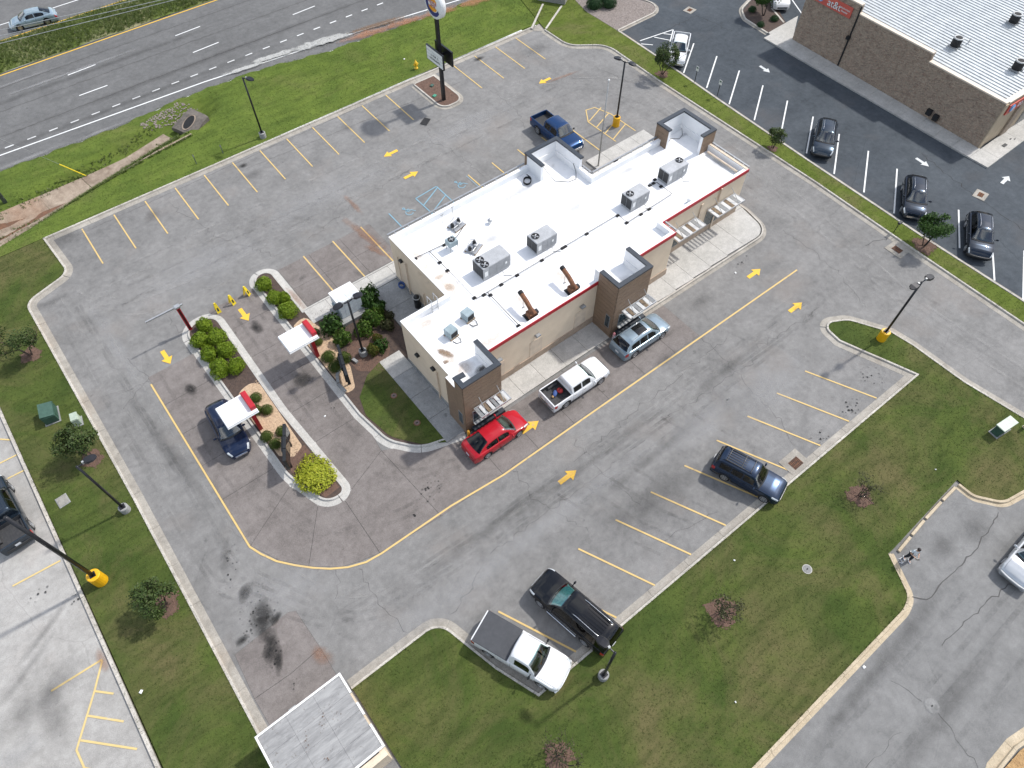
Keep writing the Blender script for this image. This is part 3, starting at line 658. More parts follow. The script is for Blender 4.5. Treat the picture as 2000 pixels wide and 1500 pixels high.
isl3 = setting('island'); B3 = offset(ISL3, .45); kerb('kerb', B3, -1, True, 'concrete_kerb', 3, [(0, -.08), (0, .15), (.13, .15), (.17, .03), (.45, .01), (.45, -.08)], parent=isl3)
MB().prism(B3, -.05, .125).obj('soil_bed', 'mulch_red', isl3)
tag(sheet('mulch_corner', [(22.04, -13.16), (23.82, -13.24), (26.39, -13.84), (29.57, -18.84), (21.04, -20.22), (18.14, -15.38)], .13, 'mulch_tan'), kind='structure')
kerb('kerb', [(20.68, -13.56), (22.04, -13.10), (23.76, -13.13), (26.59, -13.74)], -1, mat='concrete_tan', prof=[(0, -.08), (0, .15), (.16, .15), (.20, .02), (.6, .008), (.6, -.08)])
# ---------------------------------------------------------------- sidewalks, slab by slab
walk = setting('sidewalk')
def wslab(pts, z=.15, mat='concrete_walk', gap=.012):
    n = len(pts); a = sum(pts[i][0] * pts[(i + 1) % n][1] - pts[(i + 1) % n][0] * pts[i][1] for i in range(n))
    if a < 0: pts = pts[::-1]
    return MB().prism(offset(pts, -gap), -.05, z).obj('slab', mat, walk)
xs = [15.4, 17.4, 19.4, 21.4, 23.5, 25.6]
for a, b in zip(xs, xs[1:]): wslab([(a, 20.5), (b, 20.5), (b, 22.4), (a, 22.4)])
xs = [28.9, 30.9, 32.9, 34.9, 36.9, 38.9, 40.9]
for a, b in zip(xs, xs[1:]): wslab([(a, 20.75), (b, 20.65), (b, 23.8 if a > 32 else 22.4), (a, 23.8 if a > 32 else 22.4)])
wslab(fillet([(40.9, 20.65), (43.6, 20.55), (44.2, 23.8), (40.9, 23.8)], [0, 1.5, 0, 0]))
wslab([(43.35, 23.8), (44.2, 23.8), (44.05, 28), (43.35, 28)])
kerb('kerb', fillet([(28.9, 20.72), (36, 20.62), (43.7, 20.5), (44.25, 23.4), (44.1, 32), (45.3, 33)], [0, 0, 1.6, 2, .5, 0], False), 1, mat='concrete_kerb', prof=[(0, -.08), (0, .16), (.12, .16), (.15, .02), (.40, .010), (.40, -.08)])
ys = [20.75, 23.0, 25.2, 27.4, 29.3]
for a, b in zip(ys, ys[1:]): wslab([(10.85, a), (12.6, a), (12.6, b), (10.85, b)], .158, 'concrete_walk' if b > 28 else 'concrete_service')
xs = [8.9, 10.8, 12.7, 14.6, 16.5, 18.5]
for a, b in zip(xs, xs[1:]): wslab([(a, 35.45), (b, 35.45), (b, 37.0), (a, 37.0)])
kerb('kerb', [(8.85, 37.02), (37.5, 37.05)], -1, mat='concrete_walk', prof=[(0, -.08), (0, .15), (.13, .15), (.15, -.08)])
for a, b in zip(range(18, 36, 2), range(20, 38, 2)): wslab([(a + .5, 35.7), (b + .5, 35.7), (b + .5, 37.0), (a + .5, 37.0)])
for (y0, y1) in ((28.2, 30.6), (30.6, 33.0), (33.0, 35.4)): wslab([(13.95, y0), (16.35, y0), (16.35, y1), (13.95, y1)], .148, 'concrete_service')
xs = [33.0, 34.8, 36.6, 38.4, 40.2]
for a, b in zip(xs, xs[1:]): wslab([(a, 31.2), (b, 31.2), (b, 33.2), (a, 33.2)]); wslab([(a, 33.2), (b, 33.2), (b, 35.1), (a, 35.1)])
xs = [37.8, 39.6, 41.5, 43.3, 45.1]
for a, b in zip(xs, xs[1:]): wslab([(a, 35.1), (b, 35.1), (b, 36.75), (a, 36.75)])
for a, b in zip(xs[1:], xs[2:]): wslab([(a, 31.75), (b, 31.75), (b, 35.1), (a, 35.1)])
# the neighbouring shop's pavement
awalk = setting('sidewalk')
for i in range(13):
    y0 = 15.3 + i * 1.9; dx = .045 * (y0 - 15.3); dx1 = .045 * (y0 + 1.9 - 15.3)
    MB().prism(offset([(65.6 + dx * .6, y0), (67.5 + dx, y0), (67.5 + dx1, y0 + 1.9), (65.6 + dx1 * .6, y0 + 1.9)], -.01), -.05, .15).obj('slab', 'concrete_walk', awalk)
for i in range(8): MB().prism(offset([(65.6 + i * 2, 13.45), (67.6 + i * 2, 13.45), (67.6 + i * 2, 15.3), (65.6 + i * 2, 15.3)], -.01), -.05, .15).obj('slab', 'concrete_walk', awalk)
for p in ([(67.56, 40.30), (72.57, 40.28), (72.99, 40.76), (68.41, 37.84), (66.62, 35.80), (68.18, 37.52)],): pass
MB().prism([(67.48, 40.37), (72.73, 40.55), (68.41, 37.84)], -.05, .141).obj('slab', 'concrete_walk', awalk)
MB().prism([(67.48, 40.37), (68.41, 37.84), (66.32, 35.56)], -.05, .133).obj('slab', 'concrete_walk', awalk)
abed = setting('planting_bed')
AB = fillet([(67.56, 40.43), (67.87, 43.74), (68.61, 45.05), (71.59, 46.05), (74.01, 45.85), (70.34, 40.18)], [0, .6, 1.5, 1, 1, 0])
MB().prism(AB, -.05, .13).obj('soil_bed', 'mulch_brown', abed)
kerb('kerb', fillet([(67.48, 40.37), (67.78, 43.81), (68.94, 45.34), (71.76, 46.20), (74.01, 45.85)], [0, 1.2, 2.0, 1, 0], False), -1, prof=LOW)
kerb('kerb', [(71.77, 43.37), (70.49, 40.59)], 1, prof=PLAIN)
# pad with wheel blocks by the street
tag(sheet('turnout', [(28.02, -2.50), (27.57, -2.56), (26.51, -4.75), (27.18, -5.67), (31.64, -5.80), (35.47, -5.61), (35.97, -4.43), (35.29, -3.58), (35.29, -2.55)], .006, 'asphalt_street'), kind='structure')
# ---------------------------------------------------------------- painted markings
PZ = .022
def stall(a, b, w=.11, mat='paint_yellow', parent=lot): return ribbon('stall_line', [a, b], w, PZ, mat, parent)
for i in range(-0, 18):
    x = -1.3 + 2.755 * i
    if 31.2 < x < 34.6: continue
    stall((x, 56.72), (x - .06, 51.68))
for x in (11.78, 14.53, 17.24): stall((x, 42.3), (x, 37.25))
for x in (28.3, 31.0, 34.0, 36.9, 39.9): stall((x, 42.0), (x, 37.1))
for i in range(10):
    x = 36.78 - 3.115 * i; stall((x, 4.82 + .035 * i), (x - 2.08, 9.46 + .025 * i))
lane_pts = [(-2.98, 37.9), (-2.98, 22.42)] + [(-2.98, 22.40), (-2.65, 21.55), (-2.12, 20.55), (-1.38, 19.64), (-0.61, 18.82), (0.22, 18.08), (1.12, 17.49), (2.15, 17.08), (3.18, 16.96)] + [(8.4, 16.86), (12.4, 16.5), (20, 16.45), (31, 16.32), (42.2, 16.2)]
ribbon('lane_line', lane_pts, .12, PZ, 'paint_yellow', lot)
def arrow(p, ang, s=1.0, mat='paint_arrow', parent=lot, curl=0):
    q = [(-.75, -.16), (.1, -.16), (.1, -.42), (.75, 0), (.1, .42), (.1, .16), (-.75, .16)]
    return MB().add([(x * s, y * s, 0) for x, y in q], [tuple(range(7))]).obj('arrow_marking', mat, parent, loc=(p[0], p[1], PZ + .002), rz=R(ang))
arrow((5.18, 39.64), -90); arrow((-1.15, 39.50), -90); arrow((16.1, 18.25), 0); arrow((15.63, 13.77), 0); arrow((39.22, 18.10), 0); arrow((39.00, 13.76), 0)
arrow((24.48, 48.84), 180); arrow((24.29, 45.17), 0); arrow((42.95, 48.75), 180)
# hatched corner by the lamp post
H_ = [(41.9, 41.0), (42.95, 42.5), (43.9, 42.3), (44.45, 40.6), (44.5, 37.2)]
ribbon('hatch_line', H_, .10, PZ, 'paint_yellow', lot); ribbon('hatch_line', [(41.9, 41.0), (41.95, 37.2)], .10, PZ, 'paint_yellow', lot)
for y in (37.6, 38.7, 39.9, 41.0): ribbon('hatch_line', [(42.0, y), (44.4, y + .9)], .10, PZ + .003, 'paint_yellow', lot)
# faded accessible bays
def bl(a, b, m='paint_blue'): ribbon('bay_line', [a, b], .10, PZ, m, lot)
B0, B1, B2, B3_ = (22.87, 42.33), (25.19, 42.5), (25.17, 37.6), (22.95, 37.6)
bl(B0, B1); bl(B0, B3_); bl(B1, B2); bl((20.0, 42.2), (19.95, 37.5)); bl((28.1, 42.0), (28.1, 37.6), 'paint_blue_worn')
for k in (0, 1.25, 2.5): ribbon('bay_line', [(22.95, 41.2 - k), (25.15, 42.3 - k)], .10, PZ + .003, 'paint_blue', lot)
def access_symbol(p):
    t = MB(); w = .07
    def st(pts):
        nn = normals(pts, False); vs = []
        for q, n in zip(pts, nn): vs += [(q[0] + n[0] * w / 2, q[1] + n[1] * w / 2, 0), (q[0] - n[0] * w / 2, q[1] - n[1] * w / 2, 0)]
        t.add(vs, [(2 * i, 2 * i + 2, 2 * i + 3, 2 * i + 1) for i in range(len(pts) - 1)])
    st([(.32 * math.cos(a), .32 * math.sin(a) - .1) for a in [R(40 + 25 * i) for i in range(12)]][::-1]); st([(-.05, .5), (-.02, .05), (.32, .05), (.5, -.35)]); st([(-.04, .3), (.25, .3)])
    st([(-.05 + .09 * math.cos(R(45 * i)), .62 + .09 * math.sin(R(45 * i))) for i in range(9)])
    t.obj('access_symbol', 'paint_blue', lot, loc=(p[0], p[1], PZ + .004), rz=R(8))
access_symbol((21.45, 41.3)); access_symbol((27.0, 41.3))
# neighbouring lots
for a, b in (((-12.82, 39.96), (-11.24, 38.50)), ((-13.32, 36.57), (-12.03, 36.50)), ((-15.26, 29.01), (-12.48, 28.82)), ((-15.40, 21.64), (-12.57, 21.53)), ((-13.38, 38.06), (-12.07, 38.00))): stall(a, b, .11, 'paint_faded', west_lot)
ribbon('hatch_line', [(-12.59, 21.47), (-13.52, 20.14), (-14.55, 18.83), (-15.31, 17.86), (-15.28, 16.77)], .11, PZ + .003, 'paint_faded', west_lot)
for a, b in (((-13.49, 20.12), (-12.74, 19.36)), ((-14.25, 19.14), (-12.83, 17.65)), ((-14.97, 18.18), (-12.78, 15.91)), ((-15.28, 16.77), (-12.73, 13.85))): ribbon('hatch_line', [a, b], .11, PZ, 'paint_faded', west_lot)
for a, b in ([(59.79, 44.06), (54.95, 40.93)], [(59.91, 40.89), (54.89, 37.70)], [(59.77, 37.68), (54.61, 34.47)], [(59.66, 34.47), (54.59, 31.26)], [(59.56, 31.28), (54.93, 28.30)], [(59.48, 28.09), (54.52, 24.98)], [(59.25, 24.87), (54.17, 21.62)], [(59.31, 21.65), (54.20, 18.46)], [(59.22, 18.51), (53.99, 15.23)], [(58.73, 12.03), (54.66, 9.41)], [(58.64, 8.92), (53.62, 5.68)], [(58.56, 5.94), (53.30, 3.08)], [(73.43, 40.40), (75.28, 43.54)]): stall(a, b, .13, 'paint_white', east_lot)
T0, T1, T2 = (55.63, 47.99), (60.03, 47.32), (57.19, 45.25)
for a, b in ((T0, T1), (T1, T2)): ribbon('hatch_line', [a, b], .12, PZ, 'paint_white', east_lot)
for a, b in ([(58.61, 47.41), (59.12, 46.75)], [(57.33, 47.53), (58.20, 46.08)], [(55.30, 47.49), (56.15, 46.57)]): ribbon('hatch_line', [a, b], .12, PZ + .003, 'paint_white', east_lot)
arrow((62.0, 36.2), -95, .95, 'paint_white_worn', east_lot); arrow((61.8, 17.6), -95, .95, 'paint_white_worn', east_lot); arrow((65.5, 11.6), 5, .95, 'paint_white_worn', east_lot)
# cracks and wear
CR = [((10.07, 43.70), (7.56, 47.93), (6.17, 52.96), (5.79, 55.31)), ((17.20, 42.60), (12.13, 40.61)), ((29.29, 49.84), (28.36, 47.65), (29.24, 46.00), (29.43, 43.06), (29.28, 40.94)), ((37.62, 51.09), (37.73, 46.71), (36.55, 44.07)), ((12.23, 3.93), (14.68, 3.87)), ((17.86, 15.49), (17.53, 12.31), (17.98, 9.40)), ((31.06, 16.23), (30.62, 11.83), (29.88, 7.50), (29.15, 6.02)), ((44.92, 19.81), (44.88, 16.06), (44.06, 12.44), (43.23, 10.40)), ((1.58, 17.04), (1.39, 14.42), (1.79, 12.03)), ((7.44, 12.39), (5.90, 11.61), (4.36, 11.30)), ((0.48, 17.92), (-0.48, 16.29)), ((13.01, 16.38), (13.08, 13.29), (14.12, 10.03)), ((-5.59, 38.90), (-2.74, 38.03)), ((0.54, 43.00), (0.54, 41.09), (2.57, 40.11)), ((-3.40, 41.17), (-2.94, 38.47), (-5.37, 37.08)), ((0.86, 46.74), (-1.84, 46.19)), ((20.81, 22.55), (20.49, 18.74)), ((33.63, 12.97), (40.43, 12.63)), ((22.96, 12.99), (32.90, 12.35)), ((16.70, 14.42), (32.57, 15.04)), ((8.52, 12.77), (21.55, 12.57)), ((21.45, 5.97), (17.16, 6.75)), ((12.91, 43.69), (18.87, 45.33), (28.07, 45.99)), ((48.55, 47.52), (49.58, 43.26), (52.65, 41.96)), ((13.03, 55.18), (36.18, 53.90)), ((-1.91, 56.22), (25.82, 56.69))]
for i, p in enumerate(CR): crack(list(p), .026 if i < 24 else .035, lot, .0055, 'crack_fill', .13 if i < 24 else .03)
for p in (((27.80, 5.36), (24.34, 5.49)),): pass
crack([(25.42, -7.64), (28.39, -7.78), (32.39, -8.23)], .05, street, .0055, 'crack_fill', .08); crack([(21.47, -6.96), (21.89, -8.64)], .03, street, .0055, 'crack_fill'); crack([(22.09, -9.46), (21.37, -12.34)], .03, street, .0055, 'crack_fill'); crack([(16.75, -8.67), (19.69, -8.84)], .03, street, .0055, 'crack_fill'); crack([(26.48, -4.92), (27.01, -5.61), (29.12, -5.63), (32.34, -5.72), (35.54, -5.22)], .07, street, .012, 'crack_fill', .06)
crack([(64.90, 43.19), (64.15, 47.78), (59.22, 47.70)], .05, east_lot, .0055, 'black_matt'); crack([(62.85, 18.37), (61.48, 12.35), (60.80, 7.20)], .05, east_lot, .0055, 'black_matt'); crack([(48.81, 14.42), (57.06, 12.55)], .04, east_lot, .0055, 'black_matt')
ST = [((-4.40, 18.45), 1.9, 1.2, 60, 'stain_speck'), ((-4.78, 15.80), 1.4, .7, 60, 'stain_speck'), ((-4.53, 21.89), 1.5, .5, 60, 'stain_speck'), ((6.15, 27.93), .6, .5, 0, 'stain_speck'), ((38.04, 6.23), 1.2, .8, 0, 'stain_speck'), ((34.56, 5.65), 1.2, .7, 0, 'stain_speck'), ((31.16, 5.45), 1.1, .6, 0, 'stain_speck'), ((50.70, 53.18), .9, .5, 0, 'stain_speck'), ((44.34, 53.25), .9, .4, 0, 'stain_speck'), ((-4.44, 17.91), 1.5, .75, 60, 'stain_oil'), ((-4.72, 16.22), 1.2, .5, 60, 'stain_oil'), ((-4.51, 19.88), .8, .5, 40, 'stain_oil'), ((-4.75, 15.25), .8, .3, 60, 'stain_oil'), ((-4.64, 13.60), .5, .18, 60, 'stain_speck'), ((-4.49, 22.68), 1.5, .4, 60, 'stain_grey'), ((-5.83, 17.54), .5, .3, 0, 'stain_oil'), ((-3.76, 17.44), .5, .25, 30, 'stain_oil'),
      ((5.64, 31.55), .9, .7, 30, 'stain_oil'), ((-0.89, 35.60), .9, .45, 100, 'stain_oil'), ((5.31, 37.93), .9, .5, 90, 'stain_oil'), ((-0.65, 26.18), .9, .55, 20, 'stain_grey'), ((5.04, 29.36), .5, .3, 90, 'stain_grey'), ((5.74, 31.58), 1.6, 1.2, 0, 'stain_grey'), ((14.28, 37.83), .8, .35, 100, 'stain_grey'), ((10.47, 40.15), .5, .25, 30, 'stain_grey'),
      ((39.51, 19.59), 1.8, .35, 0, 'stain_speck'), ((34.66, 5.29), .9, .5, 0, 'stain_speck'), ((38.37, 5.68), 1.0, .5, 0, 'stain_speck'), ((31.49, 5.19), .8, .5, 0, 'stain_speck'), ((36.67, 9.95), .3, .2, 0, 'stain_speck'), ((28.42, 11.33), .3, .12, 0, 'stain_speck'), ((7.91, 18.54), 1.4, .7, 20, 'stain_speck'), ((6.46, 17.87), .9, .4, 20, 'stain_speck'), ((12.71, 19.08), 1.2, .5, 0, 'stain_grey'), ((19.35, 17.99), 1.6, .7, 0, 'stain_grey'), ((27.59, 16.57), 1.5, .5, 0, 'stain_grey'), ((33.67, 18.66), 1.6, .7, 0, 'stain_grey'),
      ((-3.12, 56.42), 2.2, 1.2, 0, 'stain_grey'), ((4.11, 54.60), 1.0, .8, 0, 'stain_grey'), ((13.43, 53.97), 1.1, .8, 0, 'stain_grey'), ((23.37, 54.54), 1.0, .7, 0, 'stain_grey'), ((-6.02, 50.17), 1.8, .6, 0, 'stain_grey'), ((46.10, 53.69), 1.6, 1.0, 0, 'stain_grey'), ((40.06, 56.05), .7, .4, 0, 'stain_oil'), ((13.04, 55.71), .5, .35, 0, 'stain_oil'),
      ((17.00, 41.21), .5, 3.4, 8, 'stain_rust'), ((18.18, 45.05), .3, 1.8, 0, 'stain_rust'), ((16.78, 39.11), .35, 1.6, 20, 'stain_rust'), ((9.11, 38.50), .35, 1.8, 0, 'stain_rust'), ((-2.68, 13.96), .5, .9, 30, 'stain_rust'), ((44.88, 48.12), 2.5, .25, -8, 'stain_rust'),
      ((11.20, 14.10), 9, .55, 0, 'stain_grey'), ((17.37, 13.64), 9, .45, 0, 'stain_grey'), ((22.36, 11.42), 7, .5, 2, 'stain_grey'), ((30.43, 13.13), 6, .45, 2, 'stain_grey'), ((-4.16, 31.97), .6, 7, 4, 'stain_grey'), ((-3.64, 42.56), .8, 6, 0, 'stain_pale'), ((5.73, 12.15), 7, 1.2, 0, 'stain_pale'), ((31.37, 10.10), 5, 2, 0, 'stain_pale'), ((26.03, 11.08), 5, 1.5, 0, 'stain_pale'), ((4.98, 46.28), 6, 2.5, 0, 'stain_pale'), ((17.11, 47.58), 8, 2, 0, 'stain_pale'), ((31.78, 47.87), 7, 1.5, 0, 'stain_pale'), ((13.76, 12.07), 9, .8, 0, 'stain_pale'), ((-2.45, 18.64), 4, 1.5, -20, 'stain_pale'), ((19.91, 9.01), 4, 2, 0, 'stain_grey'), ((16.59, 9.37), 3, 1.6, 0, 'stain_grey')]
for p, rx, ry, rz, m in ST: stain(p, rx, ry, rz, m, lot)
for p, rx, ry, rz, m in [((-16.84, 21.46), 2.2, 1.2, 10, 'stain_grey'), ((-14.78, 21.82), 1.8, 1.0, 20, 'stain_grey'), ((-15.86, 23.72), 2.5, .35, 30, 'stain_grey'), ((-14.53, 25.18), 2.6, .3, 30, 'stain_grey'), ((-12.52, 25.85), .6, .5, 0, 'stain_speck'), ((-14.09, 27.48), .8, .5, 0, 'stain_speck'), ((-15.70, 19.90), 1.0, 2.0, 0, 'stain_grey'), ((-17.97, 19.51), 2, 1, 0, 'stain_pale'), ((-12.59, 21.47), .3, 1.0, 0, 'stain_rust')]: stain(p, rx, ry, rz, m, west_lot)
for p, rx, ry, rz, m in [((23.83, -6.01), 7, .7, 3, 'stain_grey'), ((22.76, -9.66), 7, .7, 3, 'stain_grey'), ((17.72, -6.32), 5, .5, 3, 'stain_grey'), ((33.31, -4.78), 1.6, 1.2, 0, 'stain_grey'), ((30.60, -4.34), 1.5, .8, 0, 'stain_grey')]: stain(p, rx, ry, rz, m, street)
# tyre marks where vehicles turn and pull in
for dx in (0, 1.55):
    for o_, m_ in ((0, 'tyre_dark'), (2.2, 'tyre_pale'), (-1.0, 'tyre_dark')):
        track([(-5.9 + dx + o_ * .3, 50 - dx), (-5.6 + dx + o_ * .3, 22 + o_), (-1.5 + dx, 15.2 + o_ * .5 - dx * .6), (8, 14.6 - dx * .8 + o_ * .3), (20, 14.4 - dx * .9 + o_ * .3), (40, 14.0 - dx * .9 + o_ * .3)], .22, m_, lot)
for dx in (0, 1.6): 
    track([(-2.2 + dx, 41), (-2.0 + dx, 26), (0.5 + dx * .5, 20.2 - dx * .4), (6, 18.2 - dx * .5 + .4), (14, 18.0 + dx), (30, 18.0 + dx)], .24, 'tyre_dark', lot)
    track([(4.6 + dx, 42), (4.6 + dx, 27), (6.2 + dx * .6, 20.4), (12, 18.2 + dx * .5), (20, 18.0 + dx * .8)], .24, 'tyre_dark', lot)
    track([(-3, 46.5 + dx), (10, 46.0 + dx), (30, 45.6 + dx), (46, 45.6 + dx), (48.5 - dx, 38), (48.4 - dx, 20)], .24, 'tyre_dark', lot)
    track([(-2, 49.0 + dx * .8), (20, 48.5 + dx), (42, 48.6 + dx), (50 - dx * .2, 44), (50 - dx, 25), (47 - dx, 8), (47.5 - dx, -5)], .24, 'tyre_pale', lot)
    track([(46.6 + dx, -5), (46.2 + dx, 8), (44.5 + dx, 13.5), (36, 13.6 - dx), (15, 13.4 - dx)], .26, 'tyre_dark', lot)
    track([(-4.0 + dx, 50), (-2, 44.5 + dx), (6, 43.6 + dx), (24, 44.4 + dx)], .22, 'tyre_pale', lot)
    for x in (20.0, 26.3, 16.9): track([(x - 2.6 + dx, 13.2), (x - 1.4 + dx, 8.6), (x - .3 + dx, 6.2)], .2, 'tyre_dark', lot)
    for y in (-8.5, -11): track([(60, y + dx), (30, y + dx + .1), (0, y + dx)], .3, 'tyre_dark', street)
# a dark torn mat lying by the sign island
tag(MB().add([(x, y, z) for x, y, z in ((-.55, -.32, .03), (.5, -.36, .05), (.56, .3, .04), (-.46, .38, .06), (-.5, -.3, .012), (.46, -.33, .012), (.5, .28, .012), (-.43, .35, .012))], [(0, 1, 2, 3), (4, 5, 1, 0), (5, 6, 2, 1), (6, 7, 3, 2), (7, 4, 0, 3)]).obj('rubber_mat', 'black_matt', loc=((29.67, 50.74)[0], (29.67, 50.74)[1], .01), rz=R(35)), 'flat black rubber mat lying on the lot beside the sign island', 'mat')
# ---------------------------------------------------------------- the restaurant
ZR, ZP = 4.12, 4.62
rest = thing('restaurant_building', 'beige flat-roofed fast-food restaurant with white roof and dark corner towers', 'building', (12.6, 22.4))
OX, OY = 12.6, 22.4
def P_(pts): return [(x - OX, y - OY) for x, y in pts]
FOOT = [(12.65, 20.55), (15.30, 20.55), (15.30, 22.45), (25.67, 22.45), (25.67, 20.55), (28.80, 20.55), (28.80, 22.45), (33.4, 22.45), (33.4, 23.85), (43.2, 23.85), (43.2, 28.0), (43.45, 28.0), (43.45, 31.5), (40.4, 31.5), (40.4, 31.1), (32.85, 31.1), (32.85, 35.55), (29.65, 35.55), (29.65, 35.35), (16.4, 35.35), (16.4, 28.1), (12.65, 28.1)]
b = MB(); fp = P_(FOOT); n = len(fp)
b.add([(x, y, 0) for x, y in fp] + [(x, y, ZP) for x, y in fp], [(i, (i + 1) % n, n + (i + 1) % n, n + i) for i in range(n)]); b.obj('wall', 'stucco', rest)
inn = P_(offset(FOOT, -.26))
MB().add([(x, y, ZR) for x, y in inn], [tuple(range(n))]).obj('roof', 'membrane_white', rest)
b = MB(); b.add([(x, y, ZP) for x, y in P_(offset(FOOT, .03))] + [(x, y, ZP + .035) for x, y in P_(offset(FOOT, .03))] + [(x, y, ZP + .035) for x, y in inn] + [(x, y, ZR) for x, y in inn],
      [(k * n + i, k * n + (i + 1) % n, (k + 1) * n + (i + 1) % n, (k + 1) * n + i) for k in range(3) for i in range(n)]); b.obj('parapet', 'membrane_white', rest)
# stone base course and red band: straight runs on the outside faces
def run_out(a, c, z0, z1, d, name, mat):
    a, c = Vector(a), Vector(c); t = (c - a).normalized(); q = Vector((t.y, -t.x)) * d
    pts = [(a.x, a.y), (c.x, c.y), (c.x + q.x, c.y + q.y), (a.x + q.x, a.y + q.y)]
    return MB().prism(P_(pts), z0, z1).obj(name, mat, rest)
for a, c in (((15.42, 22.45), (25.58, 22.45)), ((28.92, 22.45), (33.46, 22.45)), ((33.4, 22.45), (33.4, 23.78)), ((33.47, 23.85), (43.27, 23.85)), ((43.2, 23.85), (43.2, 27.9))): run_out(a, c, 0, .78, .06, 'base_course', 'stone_base')
for a, c in (((12.65, 28.1), (12.65, 22.52)), ((16.4, 35.35), (16.4, 28.12))): run_out(a, c, 0, .45, .05, 'base_course', 'concrete_service')
for a, c in (((15.42, 22.45), (25.58, 22.45)), ((28.92, 22.45), (33.47, 22.45)), ((33.40, 22.50), (33.40, 23.80)), ((33.45, 23.85), (43.27, 23.85))): run_out(a, c, ZP - .26, ZP + .05, .065, 'red_band', 'trim_red')
# metal light rail carried along the parapet on the car-park side
def rail(a, c):
    a, c = Vector(a), Vector(c); t = (c - a).normalized(); q = Vector((t.y, -t.x)); L = (c - a).length
    e = lambda d: (a + q * d, c + q * d)
    (p0, p1), (p2, p3) = e(.16), e(.30)
    o = MB().prism(P_([p0, p1, p3, p2]), ZP + .02, ZP + .10).obj('light_rail', 'metal_grey', rest)
    k = int(L / 1.25)
    for i in range(k + 1):
        m = a + t * (L * (i + .5) / (k + 1)); s = m - q * .02 - t * .03; u = m + q * .17 + t * .03
        MB().box(min(s.x, u.x) - OX, max(s.x, u.x) - OX, min(s.y, u.y) - OY, max(s.y, u.y) - OY, ZP + .037, ZP + .085).obj('bracket', 'metal_galv', o)
rail((29.5, 35.35), (16.4, 35.35)); rail((40.3, 31.1), (33.0, 31.1)); rail((32.8, 31.2), (32.8, 32.5)); rail((43.2, 23.95), (43.2, 27.9)); rail((33.4, 22.55), (33.4, 23.7))
run_out((43.2, 27.9), (43.2, 23.9), ZP + .04, ZP + .09, .2, 'cap_strip', 'stucco_trim')
# the four towers: boarded outside, membrane inside, dark coping
def tower(walls, zt, label=None, board=.42):
    """walls: list of (x0, x1, y0, y1, outward faces, floor) solid wall blocks"""
    root = MB()
    for x0, x1, y0, y1, z0 in walls: root.box(x0 - OX, x1 - OX, y0 - OY, y1 - OY, z0, zt)
    t = root.obj('tower', 'membrane_white', rest)
    if label: t['label'] = label
    return t
def boards(t, x0, x1, y0, y1, z0, z1, face, step=.40, d=.035):
    b = MB(); z = z0
    while z < z1 - .02:
        zz = min(z + step - .025, z1)
        if face == 'S': b.box(x0 - OX, x1 - OX, y0 - d - OY, y0 - .002 - OY, z, zz)
        if face == 'N': b.box(x0 - OX, x1 - OX, y1 + .002 - OY, y1 + d - OY, z, zz)
        if face == 'W': b.box(x0 - d - OX, x0 - .002 - OX, y0 - OY, y1 - OY, z, zz)
        if face == 'E': b.box(x1 + .002 - OX, x1 + d - OX, y0 - OY, y1 - OY, z, zz)
        z += step
    if face == 'S': b.box(x0 - OX, x1 - OX, y0 - .012 - OY, y0 - .001 - OY, z0, z1)
    if face == 'N': b.box(x0 - OX, x1 - OX, y1 + .001 - OY, y1 + .012 - OY, z0, z1)
    if face == 'W': b.box(x0 - .012 - OX, x0 - .001 - OX, y0 - OY, y1 - OY, z0, z1)
    if face == 'E': b.box(x1 + .001 - OX, x1 + .012 - OX, y0 - OY, y1 - OY, z0, z1)
    return b.obj('siding', 'siding_brown', t)
def coping(t, pts, z, w=.34):
    for i, (a, c) in enumerate(zip(pts, pts[1:])):
        a, c = Vector(a), Vector(c); d = (c - a).normalized(); q = Vector((-d.y, d.x)) * w / 2
        s = a + d * (w / 2 if i else 0); e = c + d * (w / 2 if i < len(pts) - 2 else 0)
        MB().prism(P_([s - q, e - q, e + q, s + q]), z, z + .13).obj('coping', 'coping_dark', t)
ZT = 5.55
